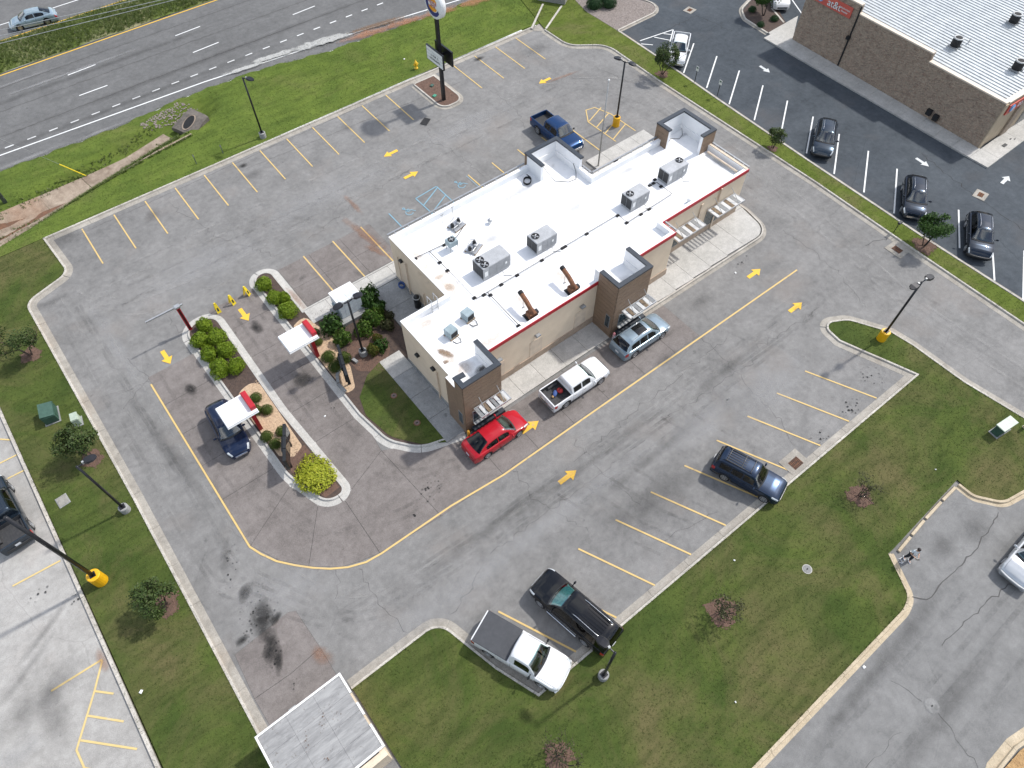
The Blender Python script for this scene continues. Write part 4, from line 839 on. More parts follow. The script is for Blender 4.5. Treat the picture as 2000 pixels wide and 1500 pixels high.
for (x0, x1, wl, lb) in ((12.35, 15.35, 21.35, None), (25.62, 28.85, 22.4, None)):
    y0 = 20.5; w = .26
    t = tower([(x0, x1, y0, y0 + w, 0), (x1 - w, x1, y0 + w + .002, 22.44, 0), (x0, x0 + w, y0 + w + .002, wl if wl < 22 else 22.44, 0)], ZT)
    if wl < 22: MB().box(x0 - OX, x0 + w + .03 - OX, wl + .002 - OY, 22.44 - OY, 0, ZP + .03).obj('side_wall', 'membrane_white', t)
    boards(t, x0, x1, y0, y0, 0.1, ZT, 'S'); boards(t, x0, x1, y0, 22.42, 0.1, ZT, 'E'); boards(t, x0, x1, y0, wl if wl < 22 else 22.42, 0.1, ZT, 'W')
    if wl < 22: boards(t, x0, x1, wl, 22.42, 0.1, ZP, 'W')
    coping(t, [(x1 - .13, 22.9 if wl > 22 else 23.0), (x1 - .13, y0 + .13), (x0 + .13, y0 + .13), (x0 + .13, wl)] + ([(x0 + .75, wl - .05)] if wl < 22 else []), ZT)
    MB().box(x1 - .26 - OX, x1 - OX, 22.445 - OY, 22.95 - OY, ZR, ZT - .003).obj('wing_wall', 'membrane_white', t)
    if wl > 22: MB().box(x0 - OX, x0 + .26 - OX, 22.445 - OY, 22.9 - OY, ZR, ZT - .003).obj('wing_wall', 'membrane_white', t)
    # pick-up window with a dark ledge below
    wx0, wx1 = x0 + .55, x1 - .15
    wdw = MB().box(wx0 - OX, wx1 - OX, y0 - .07 - OY, y0 - .01 - OY, 1.05, 2.35).obj('window', 'metal_grey', t)
    for q in range(3):
        a = wx0 + .06 + q * (wx1 - wx0 - .06) / 3; MB().box(a - OX, a + (wx1 - wx0) / 3 - .08 - OX, y0 - .085 - OY, y0 - .071 - OY, 1.12, 2.28).obj('pane', 'glass_building', wdw)
    MB().bev(wx0 - .15 - OX, x1 + .02 - OX, y0 - .42 - OY, y0 - .02 - OY, .14, .62, .04).obj('ledge', 'coping_dark', t)
    MB().box(wx0 - OX, wx1 - OX, y0 - .28 - OY, y0 - .075 - OY, .98, 1.04).obj('sill', 'steel_pale', t)
    # narrow side window on the west face
    s = MB().box(x0 - .06 - OX, x0 - .01 - OX, 20.75 - OY, 21.2 - OY, 1.0, 2.3).obj('window', 'metal_grey', t)
    MB().box(x0 - .075 - OX, x0 - .061 - OX, 20.8 - OY, 21.15 - OY, 1.06, 2.24).obj('pane', 'glass_building', s)
# entrance tower on the car-park side
x0, x1, y1 = 29.6, 32.9, 35.6; w = .26
t = tower([(x0, x1, y1 - w, y1, 0), (x0, x0 + w, 33.6, y1 - w - .002, ZR), (x1 - w, x1, 32.4, y1 - w - .002, 0)], ZT)
boards(t, x0, x1, y1 - w, y1, .1, ZT, 'N'); boards(t, x0, x1, 32.4, y1, .1, ZT, 'E'); boards(t, x0, x1, 35.36, y1, .1, ZT, 'W')
coping(t, [(x0 + .13, 33.5), (x0 + .13, y1 - .13), (x1 - .13, y1 - .13), (x1 - .13, 32.3)], ZT)
# far corner tower
x0, x1, ya, y1 = 40.35, 43.5, 27.95, 31.55
t = tower([(x0, x1, y1 - w, y1, 0), (x1 - w, x1, ya, y1 - w - .002, 0), (x0, x0 + w, 30.2, y1 - w - .002, ZR), (42.0, x1 - w - .002, ya, ya + w, ZR)], ZT + .25)
Z2 = ZT + .25
boards(t, x0, x1, y1 - w, y1, .1, Z2, 'N'); boards(t, x0, x1, ya, y1, .1, Z2, 'E'); boards(t, x0, x1, 30.2, y1, ZR, Z2, 'W'); boards(t, 42.0, x1, ya, y1, ZR, Z2, 'S')
coping(t, [(x0 + .13, 30.15), (x0 + .13, y1 - .13), (x1 - .13, y1 - .13), (x1 - .13, ya + .13), (41.95, ya + .13)], Z2)
# steel slatted awnings
def awning(x0, x1, y, z=2.62, d=.95, ns=8):
    f = MB(); X0, X1, Y0, Y1 = x0 - OX, x1 - OX, y - d - OY, y - .04 - OY
    for q in ((X0, X1, Y0, Y0 + .05), (X0, X1, Y1 - .05, Y1), (X0, X0 + .05, Y0 + .051, Y1 - .051), (X1 - .05, X1, Y0 + .051, Y1 - .051)): f.box(q[0], q[1], q[2], q[3], z, z + .14)
    o = f.obj('awning', 'metal_galv', rest)
    for i in range(ns):
        c = X0 + (X1 - X0) * (i + .5) / ns; wd = (X1 - X0) / ns * .33
        m = MB().add([(c - wd, Y0 + .06, z + .02), (c + wd, Y0 + .06, z + .10), (c + wd, Y1 - .06, z + .10), (c - wd, Y1 - .06, z + .02), (c - wd, Y0 + .06, z + .04), (c + wd, Y0 + .06, z + .12), (c + wd, Y1 - .06, z + .12), (c - wd, Y1 - .06, z + .04)],
                     [(3, 2, 1, 0), (4, 5, 6, 7), (0, 1, 5, 4), (1, 2, 6, 5), (2, 3, 7, 6), (3, 0, 4, 7)]).obj('slat', ('sign_white', 'steel_pale', 'sign_white', 'wood_old')[(i * 5 + int(x0)) % 4], o)
    for fx in (.2, .8):
        c = X0 + (X1 - X0) * fx; MB().tube([(c, Y0 + .12, z + .14), (c, Y1 + .04, z + 1.0)], .022, 6).obj('rod', 'steel_pale', o)
    return o
awning(13.0, 15.45, 20.46); awning(26.3, 28.95, 20.46); awning(34.5, 37.6, 23.8, 2.7, 1.15, 9); awning(38.9, 42.2, 23.8, 2.7, 1.15, 9)
f = MB().box(43.3 - OX, 44.2 - OX, 24.6 - OY, 27.2 - OY, 2.7, 2.8).obj('awning', 'metal_galv', rest)
# shop-front windows beneath the pair of awnings
for x0, x1 in ((34.3, 36.0), (36.3, 37.9), (39.0, 40.6), (40.8, 42.3)):
    wdw = MB().box(x0 - OX, x1 - OX, 23.76 - OY, 23.84 - OY, .80, 2.55).obj('window', 'metal_grey', rest)
    for k in range(2):
        a = x0 + .06 + k * (x1 - x0 - .06) / 2; MB().box(a - OX, a + (x1 - x0) / 2 - .09 - OX, 23.745 - OY, 23.759 - OY, .88, 2.47).obj('pane', 'glass_building', wdw)
MB().box(37.95 - OX, 38.2 - OX, 23.74 - OY, 23.84 - OY, .8, 3.9).obj('downspout', 'stucco_trim', rest); MB().box(40.0 - OX, 40.14 - OX, 23.68 - OY, 23.78 - OY, .1, 4.4).obj('downspout', 'stucco_trim', rest)
# blank door panels with a lamp above each
for x in (16.6, 20.0, 24.2):
    MB().box(x - .55 - OX, x + .55 - OX, 22.42 - OY, 22.448 - OY, .8, 2.45).obj('blank_panel', 'stucco_trim', rest)
    l = MB().bev(x - .18 - OX, x + .22 - OX, 22.18 - OY, 22.44 - OY, 2.95, 3.12, .05).obj('wall_lamp', 'metal_grey', rest); MB().box(x - .14 - OX, x + .18 - OX, 22.2 - OY, 22.4 - OY, 2.92, 2.949).obj('diffuser', 'sign_white', l)
for (x, y, z) in ((12.65, 26.3, 2.7), (12.65, 24.3, 3.3), (16.4, 33.9, 3.3)):
    l = MB().bev(x - .24 - OX, x - .02 - OX, y - .17 - OY, y + .17 - OY, z, z + .2, .05).obj('wall_lamp', 'black_metal', rest); MB().box(x - .2 - OX, x - .06 - OX, y - .12 - OY, y + .12 - OY, z - .02, z - .001).obj('diffuser', 'sign_white', l)
for (x, y, z0, z1, r) in ((12.58, 23.95, .15, 3.3, .055), (16.33, 33.3, .2, 3.6, .05), (16.33, 34.4, .2, 3.4, .035), (16.33, 31.2, .15, 2.1, .04), (16.33, 30.7, .15, 2.1, .04), (16.33, 29.8, .15, 2.4, .03)):
    MB().tube([(x - OX - .03, y - OY, z0), (x - OX - .03, y - OY, z1)], r, 8).obj('conduit', 'stucco_trim', rest)
MB().box(16.3 - OX, 16.38 - OX, 29.0 - OY, 30.3 - OY, .15, 2.2).obj('service_door', 'cabinet_blue', rest)
# ladder hooked over the parapet of the low wing
lad = MB().tube([(15.0 - OX, 27.75 - OY, ZR), (15.0 - OX, 27.75 - OY, ZP + .75), (15.0 - OX, 28.25 - OY, ZP + .75), (15.0 - OX, 28.3 - OY, .5)], .03, 6).obj('roof_ladder', 'metal_galv', rest)
MB().tube([(15.5 - OX, 27.75 - OY, ZR), (15.5 - OX, 27.75 - OY, ZP + .75), (15.5 - OX, 28.25 - OY, ZP + .75), (15.5 - OX, 28.3 - OY, .5)], .03, 6).obj('stile', 'metal_galv', lad)
for i in range(12): MB().tube([(15.0 - OX, 28.3 - OY, .7 + i * .35), (15.5 - OX, 28.3 - OY, .7 + i * .35)], .018, 5).obj('rung', 'metal_galv', lad)
for z in (ZR + .3, ZR + .65, ZR + 1.0): MB().tube([(15.0 - OX, 27.75 - OY, z), (15.5 - OX, 27.75 - OY, z)], .018, 5).obj('rung', 'metal_galv', lad)
for p, rx, ry, rz, m in [((17.21, 33.12), .5, 1.1, 0, 'stain_roof'), ((16.93, 31.51), 1.0, .4, 20, 'stain_roof'), ((13.62, 24.40), .28, .8, 25, 'stain_brown'), ((13.13, 23.71), .35, .2, 0, 'stain_brown'), ((13.87, 22.60), 1.0, .6, 0, 'stain_roof'), ((14.74, 21.80), .6, .4, 0, 'stain_oil'), ((17.38, 28.94), .8, .5, 0, 'stain_roof'), ((17.37, 30.20), 1.2, .3, 0, 'stain_roof'), ((31.58, 34.38), .5, .25, 40, 'stain_grey'), ((16.44, 24.93), .5, .25, 0, 'stain_grey'), ((16.73, 23.29), 1.4, .6, 0, 'stain_roof'), ((38.15, 34.69), .3, .2, 0, 'stain_grey'), ((42.86, 30.51), .7, .2, 0, 'stain_grey')]:
    o = stain((p[0] - OX, p[1] - OY), rx, ry, rz, m, rest, ZR + .012)
for k_, (x, y, rx, ry, m_) in enumerate(((14.2, 27.2, 1.3, .5, 'stain_roof'), (13.6, 24.0, .5, 1.6, 'stain_roof'), (17.2, 29.0, .45, 2.2, 'stain_roof'), (27.0, 33.6, 3.0, .6, 'stain_grey'), (36.0, 30.2, 3.0, .5, 'stain_grey'), (30.0, 29.5, 2.2, 1.0, 'stain_grey'), (22.5, 30.8, 1.4, .8, 'stain_grey'), (20.5, 24.8, .5, 1.3, 'stain_roof'), (24.2, 24.8, .5, 1.2, 'stain_roof'), (42.3, 26.0, .5, 1.4, 'stain_grey'), (14.0, 21.6, 1.1, .5, 'stain_grey'), (27.2, 21.6, 1.1, .5, 'stain_grey'))): stain((x - OX, y - OY), rx, ry, 0, m_, rest, ZR + .012)
# welded membrane seams
for y in (24.6, 26.4, 30.6, 32.6, 34.2): MB().box(17.0 - OX if y > 28 else 13.2 - OX, (32.4 if y > 31 else 42.6) - OX, y - .05 - OY, y + .05 - OY, ZR + .001, ZR + .006).obj('membrane_seam', 'membrane_white', rest)
# ---------------------------------------------------------------- equipment standing on the roof
def rtu(name, label, x0, x1, y0, y1, h, fans, side='W'):
    t = thing(name, label, 'air conditioner', ((x0 + x1) / 2, (y0 + y1) / 2, ZR + .005), 0, 'packaged air conditioners on the roof')
    a, c = (x1 - x0) / 2, (y1 - y0) / 2
    MB().box(-a + .05, a - .05, -c + .05, c - .05, 0, .16).obj('curb', 'metal_galv', t)
    MB().bev(-a, a, -c, c, .16, h, .025).obj('casing', 'cabinet_grey', t)
    for k, (y0_, y1_) in enumerate(((-c + .04, -.02), (.02, c - .04))): MB().box(-a - .02, -a - .001, y0_, y1_, .25, h - .08).obj('coil_panel', 'coil_dark', t)
    for k in range(3):
        u0 = -a + .5 + k * (2 * a - .55) / 3; MB().box(u0, u0 + (2 * a - .55) / 3 - .04, -c - .018, -c - .001, .22, h - .06).obj('access_panel', 'cabinet_side', t)
    MB().box(-a + .1, -a + .38, -c - .03, -c - .019, .45, .9).obj('label_plate', 'sign_white', t); MB().box(a - .5, a - .35, -c - .03, -c - .019, .6, .8).obj('label_plate', 'sign_white', t)
    for fx, fy in fans:
        g = MB().lathe([(.29, h), (.31, h + .05), (.26, h + .05), (.25, h + .001)], fx, fy, 20, False, False).obj('fan_ring', 'black_metal', t)
        MB().lathe([(.255, h + .004), (.01, h + .004)], fx, fy, 20, False, True).obj('fan_well', 'black_matt', g)
        bl_ = MB()
        for q in range(4):
            an = q * math.pi / 2 + .4; bl_.add([(fx + .05 * math.cos(an), fy + .05 * math.sin(an), h + .02), (fx + .24 * math.cos(an), fy + .24 * math.sin(an), h + .015), (fx + .24 * math.cos(an + .55), fy + .24 * math.sin(an + .55), h + .035), (fx + .05 * math.cos(an + .9), fy + .05 * math.sin(an + .9), h + .03)], [(0, 1, 2, 3)])
        bl_.obj('fan_blade', 'metal_grey', g); MB().lathe([(.06, h + .03), (.05, h + .05)], fx, fy, 10).obj('hub', 'metal_galv', g)
    MB().tube([(.3, -c - .02, .3), (.3, -c - .35, .28), (.3, -c - .4, .03), (.75, -c - .75, .03)], .022, 6).obj('drain_pipe', 'metal_grey', t)
    return t
A_ = rtu('rooftop_air_conditioner', 'largest grey air-conditioning cabinet on the white roof, with two fans', 19.5, 21.95, 27.8, 29.1, 1.25, ((-.85, .28), (-.85, -.32)))
rtu('rooftop_air_conditioner', 'grey single-fan air conditioner second from the service end of the roof', 24.1, 26.0, 27.4, 28.6, 1.2, ((-.55, .12),))
rtu('rooftop_air_conditioner', 'grey single-fan air conditioner third from the service end of the roof', 32.7, 34.6, 26.45, 27.6, 1.2, ((-.55, .12),))
rtu('rooftop_air_conditioner', 'grey single-fan air conditioner next to the far corner tower', 37.1, 39.3, 26.85, 27.95, 1.2, ((.72, .15),))
c = thing('condensing_unit', 'small grey condenser on legs with one fan near the service end of the roof', 'condenser', (19.65, 31.9, ZR))
for sx in (-.33, .33):
    for sy in (-.28, .28): MB().box(sx - .02, sx + .02, sy - .02, sy + .02, 0, .5).obj('leg', 'metal_galv', c)
MB().bev(-.37, .37, -.33, .33, .5, .95, .02).obj('casing', 'cabinet_blue', c); MB().lathe([(.26, .951), (.27, .985), (.22, .985), (.02, .97)], 0, 0, 18, False, True).obj('fan_ring', 'black_metal', c)
MB().box(-.2, .2, -.035, .035, .99, 1.0).obj('fan_blade', 'steel_pale', c); MB().box(-.035, .035, -.2, .2, 1.001, 1.01).obj('fan_blade', 'steel_pale', c)
for k, (x, y, rz, lb) in enumerate(((14.85, 25.35, 8, 'pale blue-grey condenser box nearer the service-end roof corner'), (16.6, 25.85, 8, 'pale blue-grey condenser box beside the roof ladder'))):
    c = thing('condenser_box', lb, 'condenser', (x, y, ZR), R(rz), 'condenser boxes on the low wing roof')
    MB().box(-.38, .38, -.42, -.30, 0, .10).obj('skid', 'wood_old', c); MB().box(-.38, .38, .22, .34, 0, .10).obj('skid', 'wood_old', c)
    MB().bev(-.34, .34, -.36, .32, .10, .72, .02).obj('casing', 'cabinet_blue', c); MB().box(-.28, .28, -.375, -.361, .18, .6).obj('grille', 'black_matt', c)
    MB().tube([(.1, -.38, .2), (.2, -.7, .05), (.05, -.95, .03), (-.25, -.8, .03), (-.3, -.5, .05)], .025, 6).obj('hose', 'black_metal', c); MB().box(.35, .65, .05, .15, .02, .08).obj('pipe_stub', 'metal_galv', c)
for k, (x, y, rz, lb) in enumerate(((21.3, 33.6, 12, 'old refrigeration compressor on a frame beside the long parapet'), (20.9, 30.9, 25, 'bare refrigeration compressors beside the largest roof air conditioner'))):
    c = thing('compressor_rack', lb, 'compressor', (x, y, ZR), R(rz), 'open compressors on the roof')
    MB().box(-.6, .6, -.45, -.38, 0, .12).obj('skid', 'wood_old', c); MB().box(-.6, .6, .38, .45, 0, .12).obj('skid', 'wood_old', c)
    MB().box(-.55, .55, -.45, .45, .121, .16).obj('tray', 'metal_galv', c)
    for q in (-.35, 0, .35): MB().lathe([(.14, .16), (.15, .32), (.11, .46), (.03, .5)], q, .12 * (1 if q else -1), 12).obj('compressor', 'black_metal' if q else 'cabinet_side', c, True)
    MB().tube([(-.5, -.2, .3), (.5, -.2, .34)], .05, 8).obj('receiver', 'metal_grey', c); MB().tube([(-.4, .3, .5), (.2, .35, .62), (.5, .1, .5)], .03, 6).obj('suction_line', 'metal_galv', c)
# grease exhausts, rusty goosenecks
for k, (x, y, lb) in enumerate(((20.15, 23.25, 'rusty grease exhaust duct nearer the service end of the roof'), (23.9, 23.2, 'rusty grease exhaust duct nearer the middle drive-through tower'))):
    c = thing('grease_exhaust', lb, 'exhaust', (x, y, ZR), R(-6), 'rusty goosenecks behind the red parapet')
    MB().box(-.48, .48, -.44, .4, 0, .05).obj('curb', 'black_matt', c); MB().bev(-.30, .30, -.30, .26, .05, .52, .04).obj('fan_housing', 'rust', c)
    MB().tube([(-.06, -.15, .45), (-.06, .05, .85), (-.03, .55, 1.02), (0, 1.25, 1.12)], .17, 10).obj('duct', 'rust', c, True)
    MB().tube([(0, 1.2, 1.115), (0, 1.47, 1.16)], .19, 10).obj('duct_mouth', 'black_matt', c); MB().tube([(-.05, .95, 0), (-.02, .95, .95)], .02, 6).obj('prop', 'metal_galv', c); MB().box(-.12, .08, .9, 1.0, 0, .03).obj('foot', 'metal_grey', c)
    MB().box(.31, .5, -.2, .1, .2, .45).obj('motor', 'black_metal', c)
c = thing('hose_coil', 'coil of dark hose lying on the roof beside the entrance tower', 'hose', (28.72, 34.2, ZR))
pts = [((.36 + .07 * math.sin(i * .7)) * math.cos(i * .35), (.36 + .07 * math.sin(i * .7)) * math.sin(i * .35), .04 + .0022 * i) for i in range(75)]
MB().tube(pts, .035, 5).obj('coil', 'black_matt', c, True); MB().tube([(.4, 0, .05), (.55, .3, .03), (.5, .7, .03)], .03, 5).obj('loose_end', 'black_matt', c)
c = thing('roof_vent', 'small white mushroom vent in the middle of the roof', 'vent', (23.5, 32.3, ZR)); MB().lathe([(.12, 0), (.12, .28)], n=12).obj('stack', 'trim_white', c, True); MB().lathe([(.19, .26), (.21, .33), (.12, .42), (.02, .45)], n=14).obj('cap', 'metal_galv', c, True)
# gas line on rubber blocks
c = thing('gas_line', 'thin black gas pipe running along the roof on small blocks', 'pipe', (18.05, 26.8, ZR))
def rel(pts, z): return [(x - 18.05, y - 26.8, z) for x, y in pts]
for pts in ([(16.6, 32.9), (16.9, 32.72), (19.4, 32.55)], [(18.12, 32.6), (18.05, 26.8), (31.69, 26.82), (31.69, 25.75), (36.7, 25.9), (36.7, 27.6), (36.3, 27.7)], [(19.05, 26.8), (18.92, 22.9)], [(19.6, 32.5), (20.6, 32.6), (21.7, 33.2)]): MB().tube(rel(pts, .13), .028, 6).obj('pipe', 'black_metal', c)
for x, y in ((16.9, 32.72), (18.1, 31.3), (18.08, 30.3), (18.05, 27.0), (18.75, 26.8), (19.1, 26.5), (20.3, 26.8), (21.75, 26.8), (24.1, 26.82), (26.1, 26.82), (26.35, 26.82), (28.5, 26.82), (31.69, 26.82), (31.69, 25.8), (33.2, 25.8), (34.1, 25.82), (36.5, 27.75), (36.1, 27.75), (36.7, 27.1), (18.92, 23.1), (19.4, 32.55), (36.9, 28.0)):
    MB().bev(x - 18.05 - .14, x - 18.05 + .14, y - 26.8 - .11, y - 26.8 + .11, 0, .10, .02).obj('support_block', 'black_matt', c)
for k, (x, y, h) in enumerate(((20.7, 34.6, .75), (21.6, 34.5, 1.1))):
    c = thing('roof_antenna', ('short thin post standing by the long parapet', 'taller thin post with a stay standing by the long parapet')[k], 'post', (x, y, ZR)); MB().tube([(0, 0, 0), (0, 0, h)], .02, 6).obj('post', 'metal_grey', c); MB().box(-.12, .12, -.02, .02, h, h + .05).obj('crossbar', 'metal_grey', c)
c = thing('roof_cable', 'loose dark cable drooping across the roof below the entrance tower', 'cable', (31.5, 32.5, ZR)); MB().tube([(-1.2, 2.0, .9), (-1.1, 1.2, .4), (-1.0, .4, .03), (-.2, -.4, .03), (.5, -.5, .03), (1.0, .1, .1), (1.1, .6, .6)], .022, 5).obj('cable', 'black_metal', c, True)
c = thing('roof_cable', 'loose dark cable lying inside the far corner tower', 'cable', (42, 30, ZR)); MB().tube([(-.9, .6, .03), (-.3, .9, .03), (.2, .4, .03), (.8, .6, .03), (.9, .9, .5)], .02, 5).obj('cable', 'black_metal', c, True)
MB().tube([(40.0 - OX, 24.6 - OY, ZR + .25), (43.0 - OX, 24.6 - OY, ZR + .25)], .01, 5)
b = MB().box(37.0 - OX, 38.2 - OX, 24.1 - OY, 24.6 - OY, ZR, ZR + .45).obj('scupper_box', 'membrane_white', rest)
MB().tube([(42.6 - OX, 27.6 - OY, ZR + .22), (42.6 - OX, 24.4 - OY, ZR + .22)], .09, 8).obj('pipe_sleeve', 'stucco_trim', rest)
# gas cylinder and hose at the service wall
c = thing('gas_cylinder', 'silver-topped dark tank strapped to the service wall', 'tank', (16.05, 31.9, .15)); MB().lathe([(.24, 0), (.25, 1.1), (.18, 1.25), (.05, 1.32)], n=14).obj('tank', 'black_metal', c, True); MB().lathe([(.30, 1.05), (.30, 1.12)], n=14).obj('collar', 'steel_pale', c)
c = thing('blue_hose', 'tangled blue hose hanging low on the service wall', 'hose', (16.0, 34.2, .15)); MB().tube([(.12 + .22 * math.cos(i * .8), .3 * math.sin(i * .8), .25 + .012 * i) for i in range(26)], .04, 5).obj('coil', 'cloth_blue', c, True)
# ---------------------------------------------------------------- neighbouring shop
att = thing('brick_shop', 'brown brick shop with stepped cream parapet and pale ribbed metal roof', 'building', (67.45, 15.55), R(-2.57))
# local: +Y along the long brick wall, +X into the building
LV = [(0, 7.9, 4.65), (7.9, 16.3, 5.45), (16.3, 22.4, 6.25)]
for y0, y1, z in LV:
    MB().box(0, .35, y0 + (.001 if y0 else 0), y1 - .001, 0, z).obj('wall', 'brick_wall_mat', att)
    MB().box(-.05, .42, y0 + .002, y1 - .002, z + .002, z + .12).obj('parapet_cap', 'cap_cream', att)
MB().box(.36, 30, 0, .35, 0, 4.6).obj('wall', 'stucco_att', att); MB().box(.36, 30, 22.0, 22.4, 0, 5.2).obj('wall', 'brick_wall_mat', att)
MB().box(-.06, .5, -.10, -.002, 0, 4.6).obj('pilaster', 'stucco_att', att); MB().box(.43, 30, -.08, .43, 4.61, 4.72).obj('parapet_cap', 'cap_cream', att); MB().box(3.2, 4.2, -.2, -.002, 0, 4.4).obj('pilaster', 'brick_wall_mat', att)
MB().box(-.08, -.002, 16.2, 16.34, .2, 6.2).obj('downspout', 'black_metal', att)
l = MB().box(-.3, -.002, 16.15, 16.5, 3.0, 3.3).obj('wall_lamp', 'black_metal', att)
# brick courses as real relief, too fine to pick apart
g = np.random.default_rng(4); b = []
V = []; F = []
n = 3800
Yb = g.uniform(.1, 22.2, n); Zb = np.round(g.uniform(.15, 6.1, n) / .085) * .085
ok = np.where(Yb < 7.8, Zb < 4.5, np.where(Yb < 16.2, Zb < 5.3, Zb < 6.1)); Yb, Zb = Yb[ok], Zb[ok]; n = len(Yb); d = g.uniform(.006, .03, n)
V = np.stack([np.c_[-d, Yb, Zb], np.c_[-d, Yb + .24, Zb], np.c_[-d, Yb + .24, Zb + .07], np.c_[-d, Yb, Zb + .07], np.c_[np.zeros(n), Yb, Zb - .004], np.c_[np.zeros(n), Yb + .245, Zb - .004], np.c_[np.zeros(n), Yb + .245, Zb + .074], np.c_[np.zeros(n), Yb, Zb + .074]], 1).reshape(-1, 3)
q = np.arange(n)[:, None] * 8; F = np.concatenate([q + np.array([f]) for f in ((3, 2, 1, 0), (0, 1, 5, 4), (1, 2, 6, 5), (2, 3, 7, 6), (3, 0, 4, 7))], 0)
k = Mat('brick_faces', .9); kc = k.mix(k.ramp(k.noise(2.2, 5, .7), .35, .65), (.20, .155, .12), (.44, .35, .265)); k.col(k.mix(k.math('MULTIPLY', k.ramp(k.noise(7, 3, .7), .45, .62), .6), kc, (.27, .165, .12))); M['brick_faces'] = k.m
tag(link('brick_courses', np_mesh('brick_courses', V, F), 'brick_faces', att), kind='stuff')
# standing-seam roof, panel by panel
for i in range(46):
    x = .40 + i * .46; z = 4.35 + .012 * i
    y1 = 22.0
    p = MB().add([(x, .36, z), (x + .40, .36, z + .006), (x + .40, y1, z + .006), (x, y1, z)], [(0, 1, 2, 3)])
    p.add([(x + .40, .36, z), (x + .40, y1, z), (x + .40, .36, z + .075), (x + .40, y1, z + .075), (x + .455, .36, z + .075), (x + .455, y1, z + .075), (x + .46, .36, z + .01), (x + .46, y1, z + .01)], [(0, 2, 3, 1), (2, 4, 5, 3), (4, 6, 7, 5)])
    p.obj('roof_panel', 'seam_roof', att)
for z, y0, y1 in ((4.65, .4, 7.9), (5.45, 7.9, 16.3), (6.25, 16.3, 22)): MB().box(.352, .40, y0, y1, 4.2, z).obj('parapet_back', 'cap_cream', att)
for k, (x, y, lb) in enumerate(((4.4, 8.2, 'black round condenser on the metal roof, first from the brick wall'), (5.6, 2.6, 'black round condenser on the metal roof nearest the cream corner'), (12.2, 7.2, 'black round condenser on the metal roof farthest from the brick wall'))):
    wp = att.matrix_basis @ Vector((x, y, 4.42 + .012 * x / .46))
    wp = Matrix.Translation((67.45, 15.55, 0)) @ Matrix.Rotation(R(-2.57), 4, 'Z') @ Vector((x, y, 4.43 + .026 * x))
    c = thing('roof_condenser', lb, 'condenser', wp, 0, 'condensers on the ribbed metal roof')
    for sx in (-.35, .35): MB().box(sx - .04, sx + .04, -.5, .5, -.05, .1).obj('rail', 'metal_grey', c)
    MB().lathe([(.44, .1), (.44, .85)], n=18).obj('casing', 'black_matt', c, True)
    MB().lathe([(.47, .82), (.47, .90), (.34, .90), (.32, .86)], n=18, cap0=False, cap1=False).obj('top_ring', 'steel_pale', c, True); MB().lathe([(.32, .87), (.02, .87)], n=18, cap0=False).obj('fan_well', 'black_matt', c)
    MB().tube([(.5, -.1, .15), (.8, -.25, .3), (1.1, -.3, .1)], .06, 6).obj('line_set', 'metal_galv', c); MB().tube([(1.5, -.5, -.05), (1.55, -.52, .5)], .06, 6).obj('stub_pipe', 'metal_galv', c)
def text(body, size, mat, parent, m, ext=.01):
    cu = bpy.data.curves.new('lettering', 'FONT'); cu.body = body; cu.size = size; cu.extrude = ext; cu.align_x = 'CENTER'; cu.align_y = 'CENTER'; cu.materials.append(M[mat])
    f = bpy.data.objects.new('lettering', cu); me = bpy.data.meshes.new_from_object(f); bpy.data.objects.remove(f)
    o = bpy.data.objects.new('lettering', me); C.objects.link(o); o.parent = parent; o.matrix_local = m; return o
def wall_basis(p, right, up):
    r, u = Vector(right), Vector(up); w = r.cross(u); return Matrix(((r.x, u.x, w.x, p[0]), (r.y, u.y, w.y, p[1]), (r.z, u.z, w.z, p[2]), (0, 0, 0, 1)))
S = MB().box(-.13, -.035, 17.0, 21.6, 4.75, 5.75).obj('fascia_sign', 'sign_red', att)
WB = lambda y, z, d=-.15: wall_basis((d, y, z), (0, -1, 0), (0, 0, 1))
text('at&t', .95, 'sign_white', S, WB(19.05, 5.22)); text('at&t', .95, 'sign_black', S, WB(19.0, 5.20, -.138), .002); text('Authorized', .24, 'sign_white', S, WB(17.75, 5.36)); text('Retailer', .24, 'sign_white', S, WB(17.75, 5.08))
gl = MB().lathe([(.34, 0), (.34, .05), (.2, .09), (.02, .1)], n=18).obj('globe_mark', 'sign_sky', S); gl.matrix_local = WB(20.75, 5.25, -.135)
for i in range(4): o = MB().box(-.3 + .03 * abs(i - 1.5), .3 - .03 * abs(i - 1.5), -.2 + i * .13 - .02, -.2 + i * .13 + .02, .1, .106).obj('globe_stripe', 'sign_white', gl)
S2 = MB().box(.8, 5.5, -.16, -.035, 3.3, 4.25).obj('fascia_sign', 'sign_red', att)
W2 = wall_basis((3.2, -.175, 3.78), (1, 0, 0), (0, 0, 1)); text('at&t', .9, 'sign_white', S2, W2)
gl = MB().lathe([(.34, 0), (.34, .05), (.2, .09), (.02, .1)], n=18).obj('globe_mark', 'sign_sky', S2); gl.matrix_local = wall_basis((1.5, -.162, 3.78), (1, 0, 0), (0, 0, 1))
for i in range(4): MB().box(-.3 + .03 * abs(i - 1.5), .3 - .03 * abs(i - 1.5), -.2 + i * .13 - .02, -.2 + i * .13 + .02, .1, .106).obj('globe_stripe', 'sign_white', gl)
d = MB().box(5.8, 8.6, -.06, -.002, .3, 3.0).obj('window', 'metal_grey', att); MB().box(5.9, 8.5, -.075, -.061, .4, 2.9).obj('pane', 'glass_building', d)
for k, (y, z) in enumerate(((5.3, .55), (4.5, .4))): MB().box(-.32, -.002, y, y + .5, z, z + .55).obj('meter_box', 'black_metal', att)
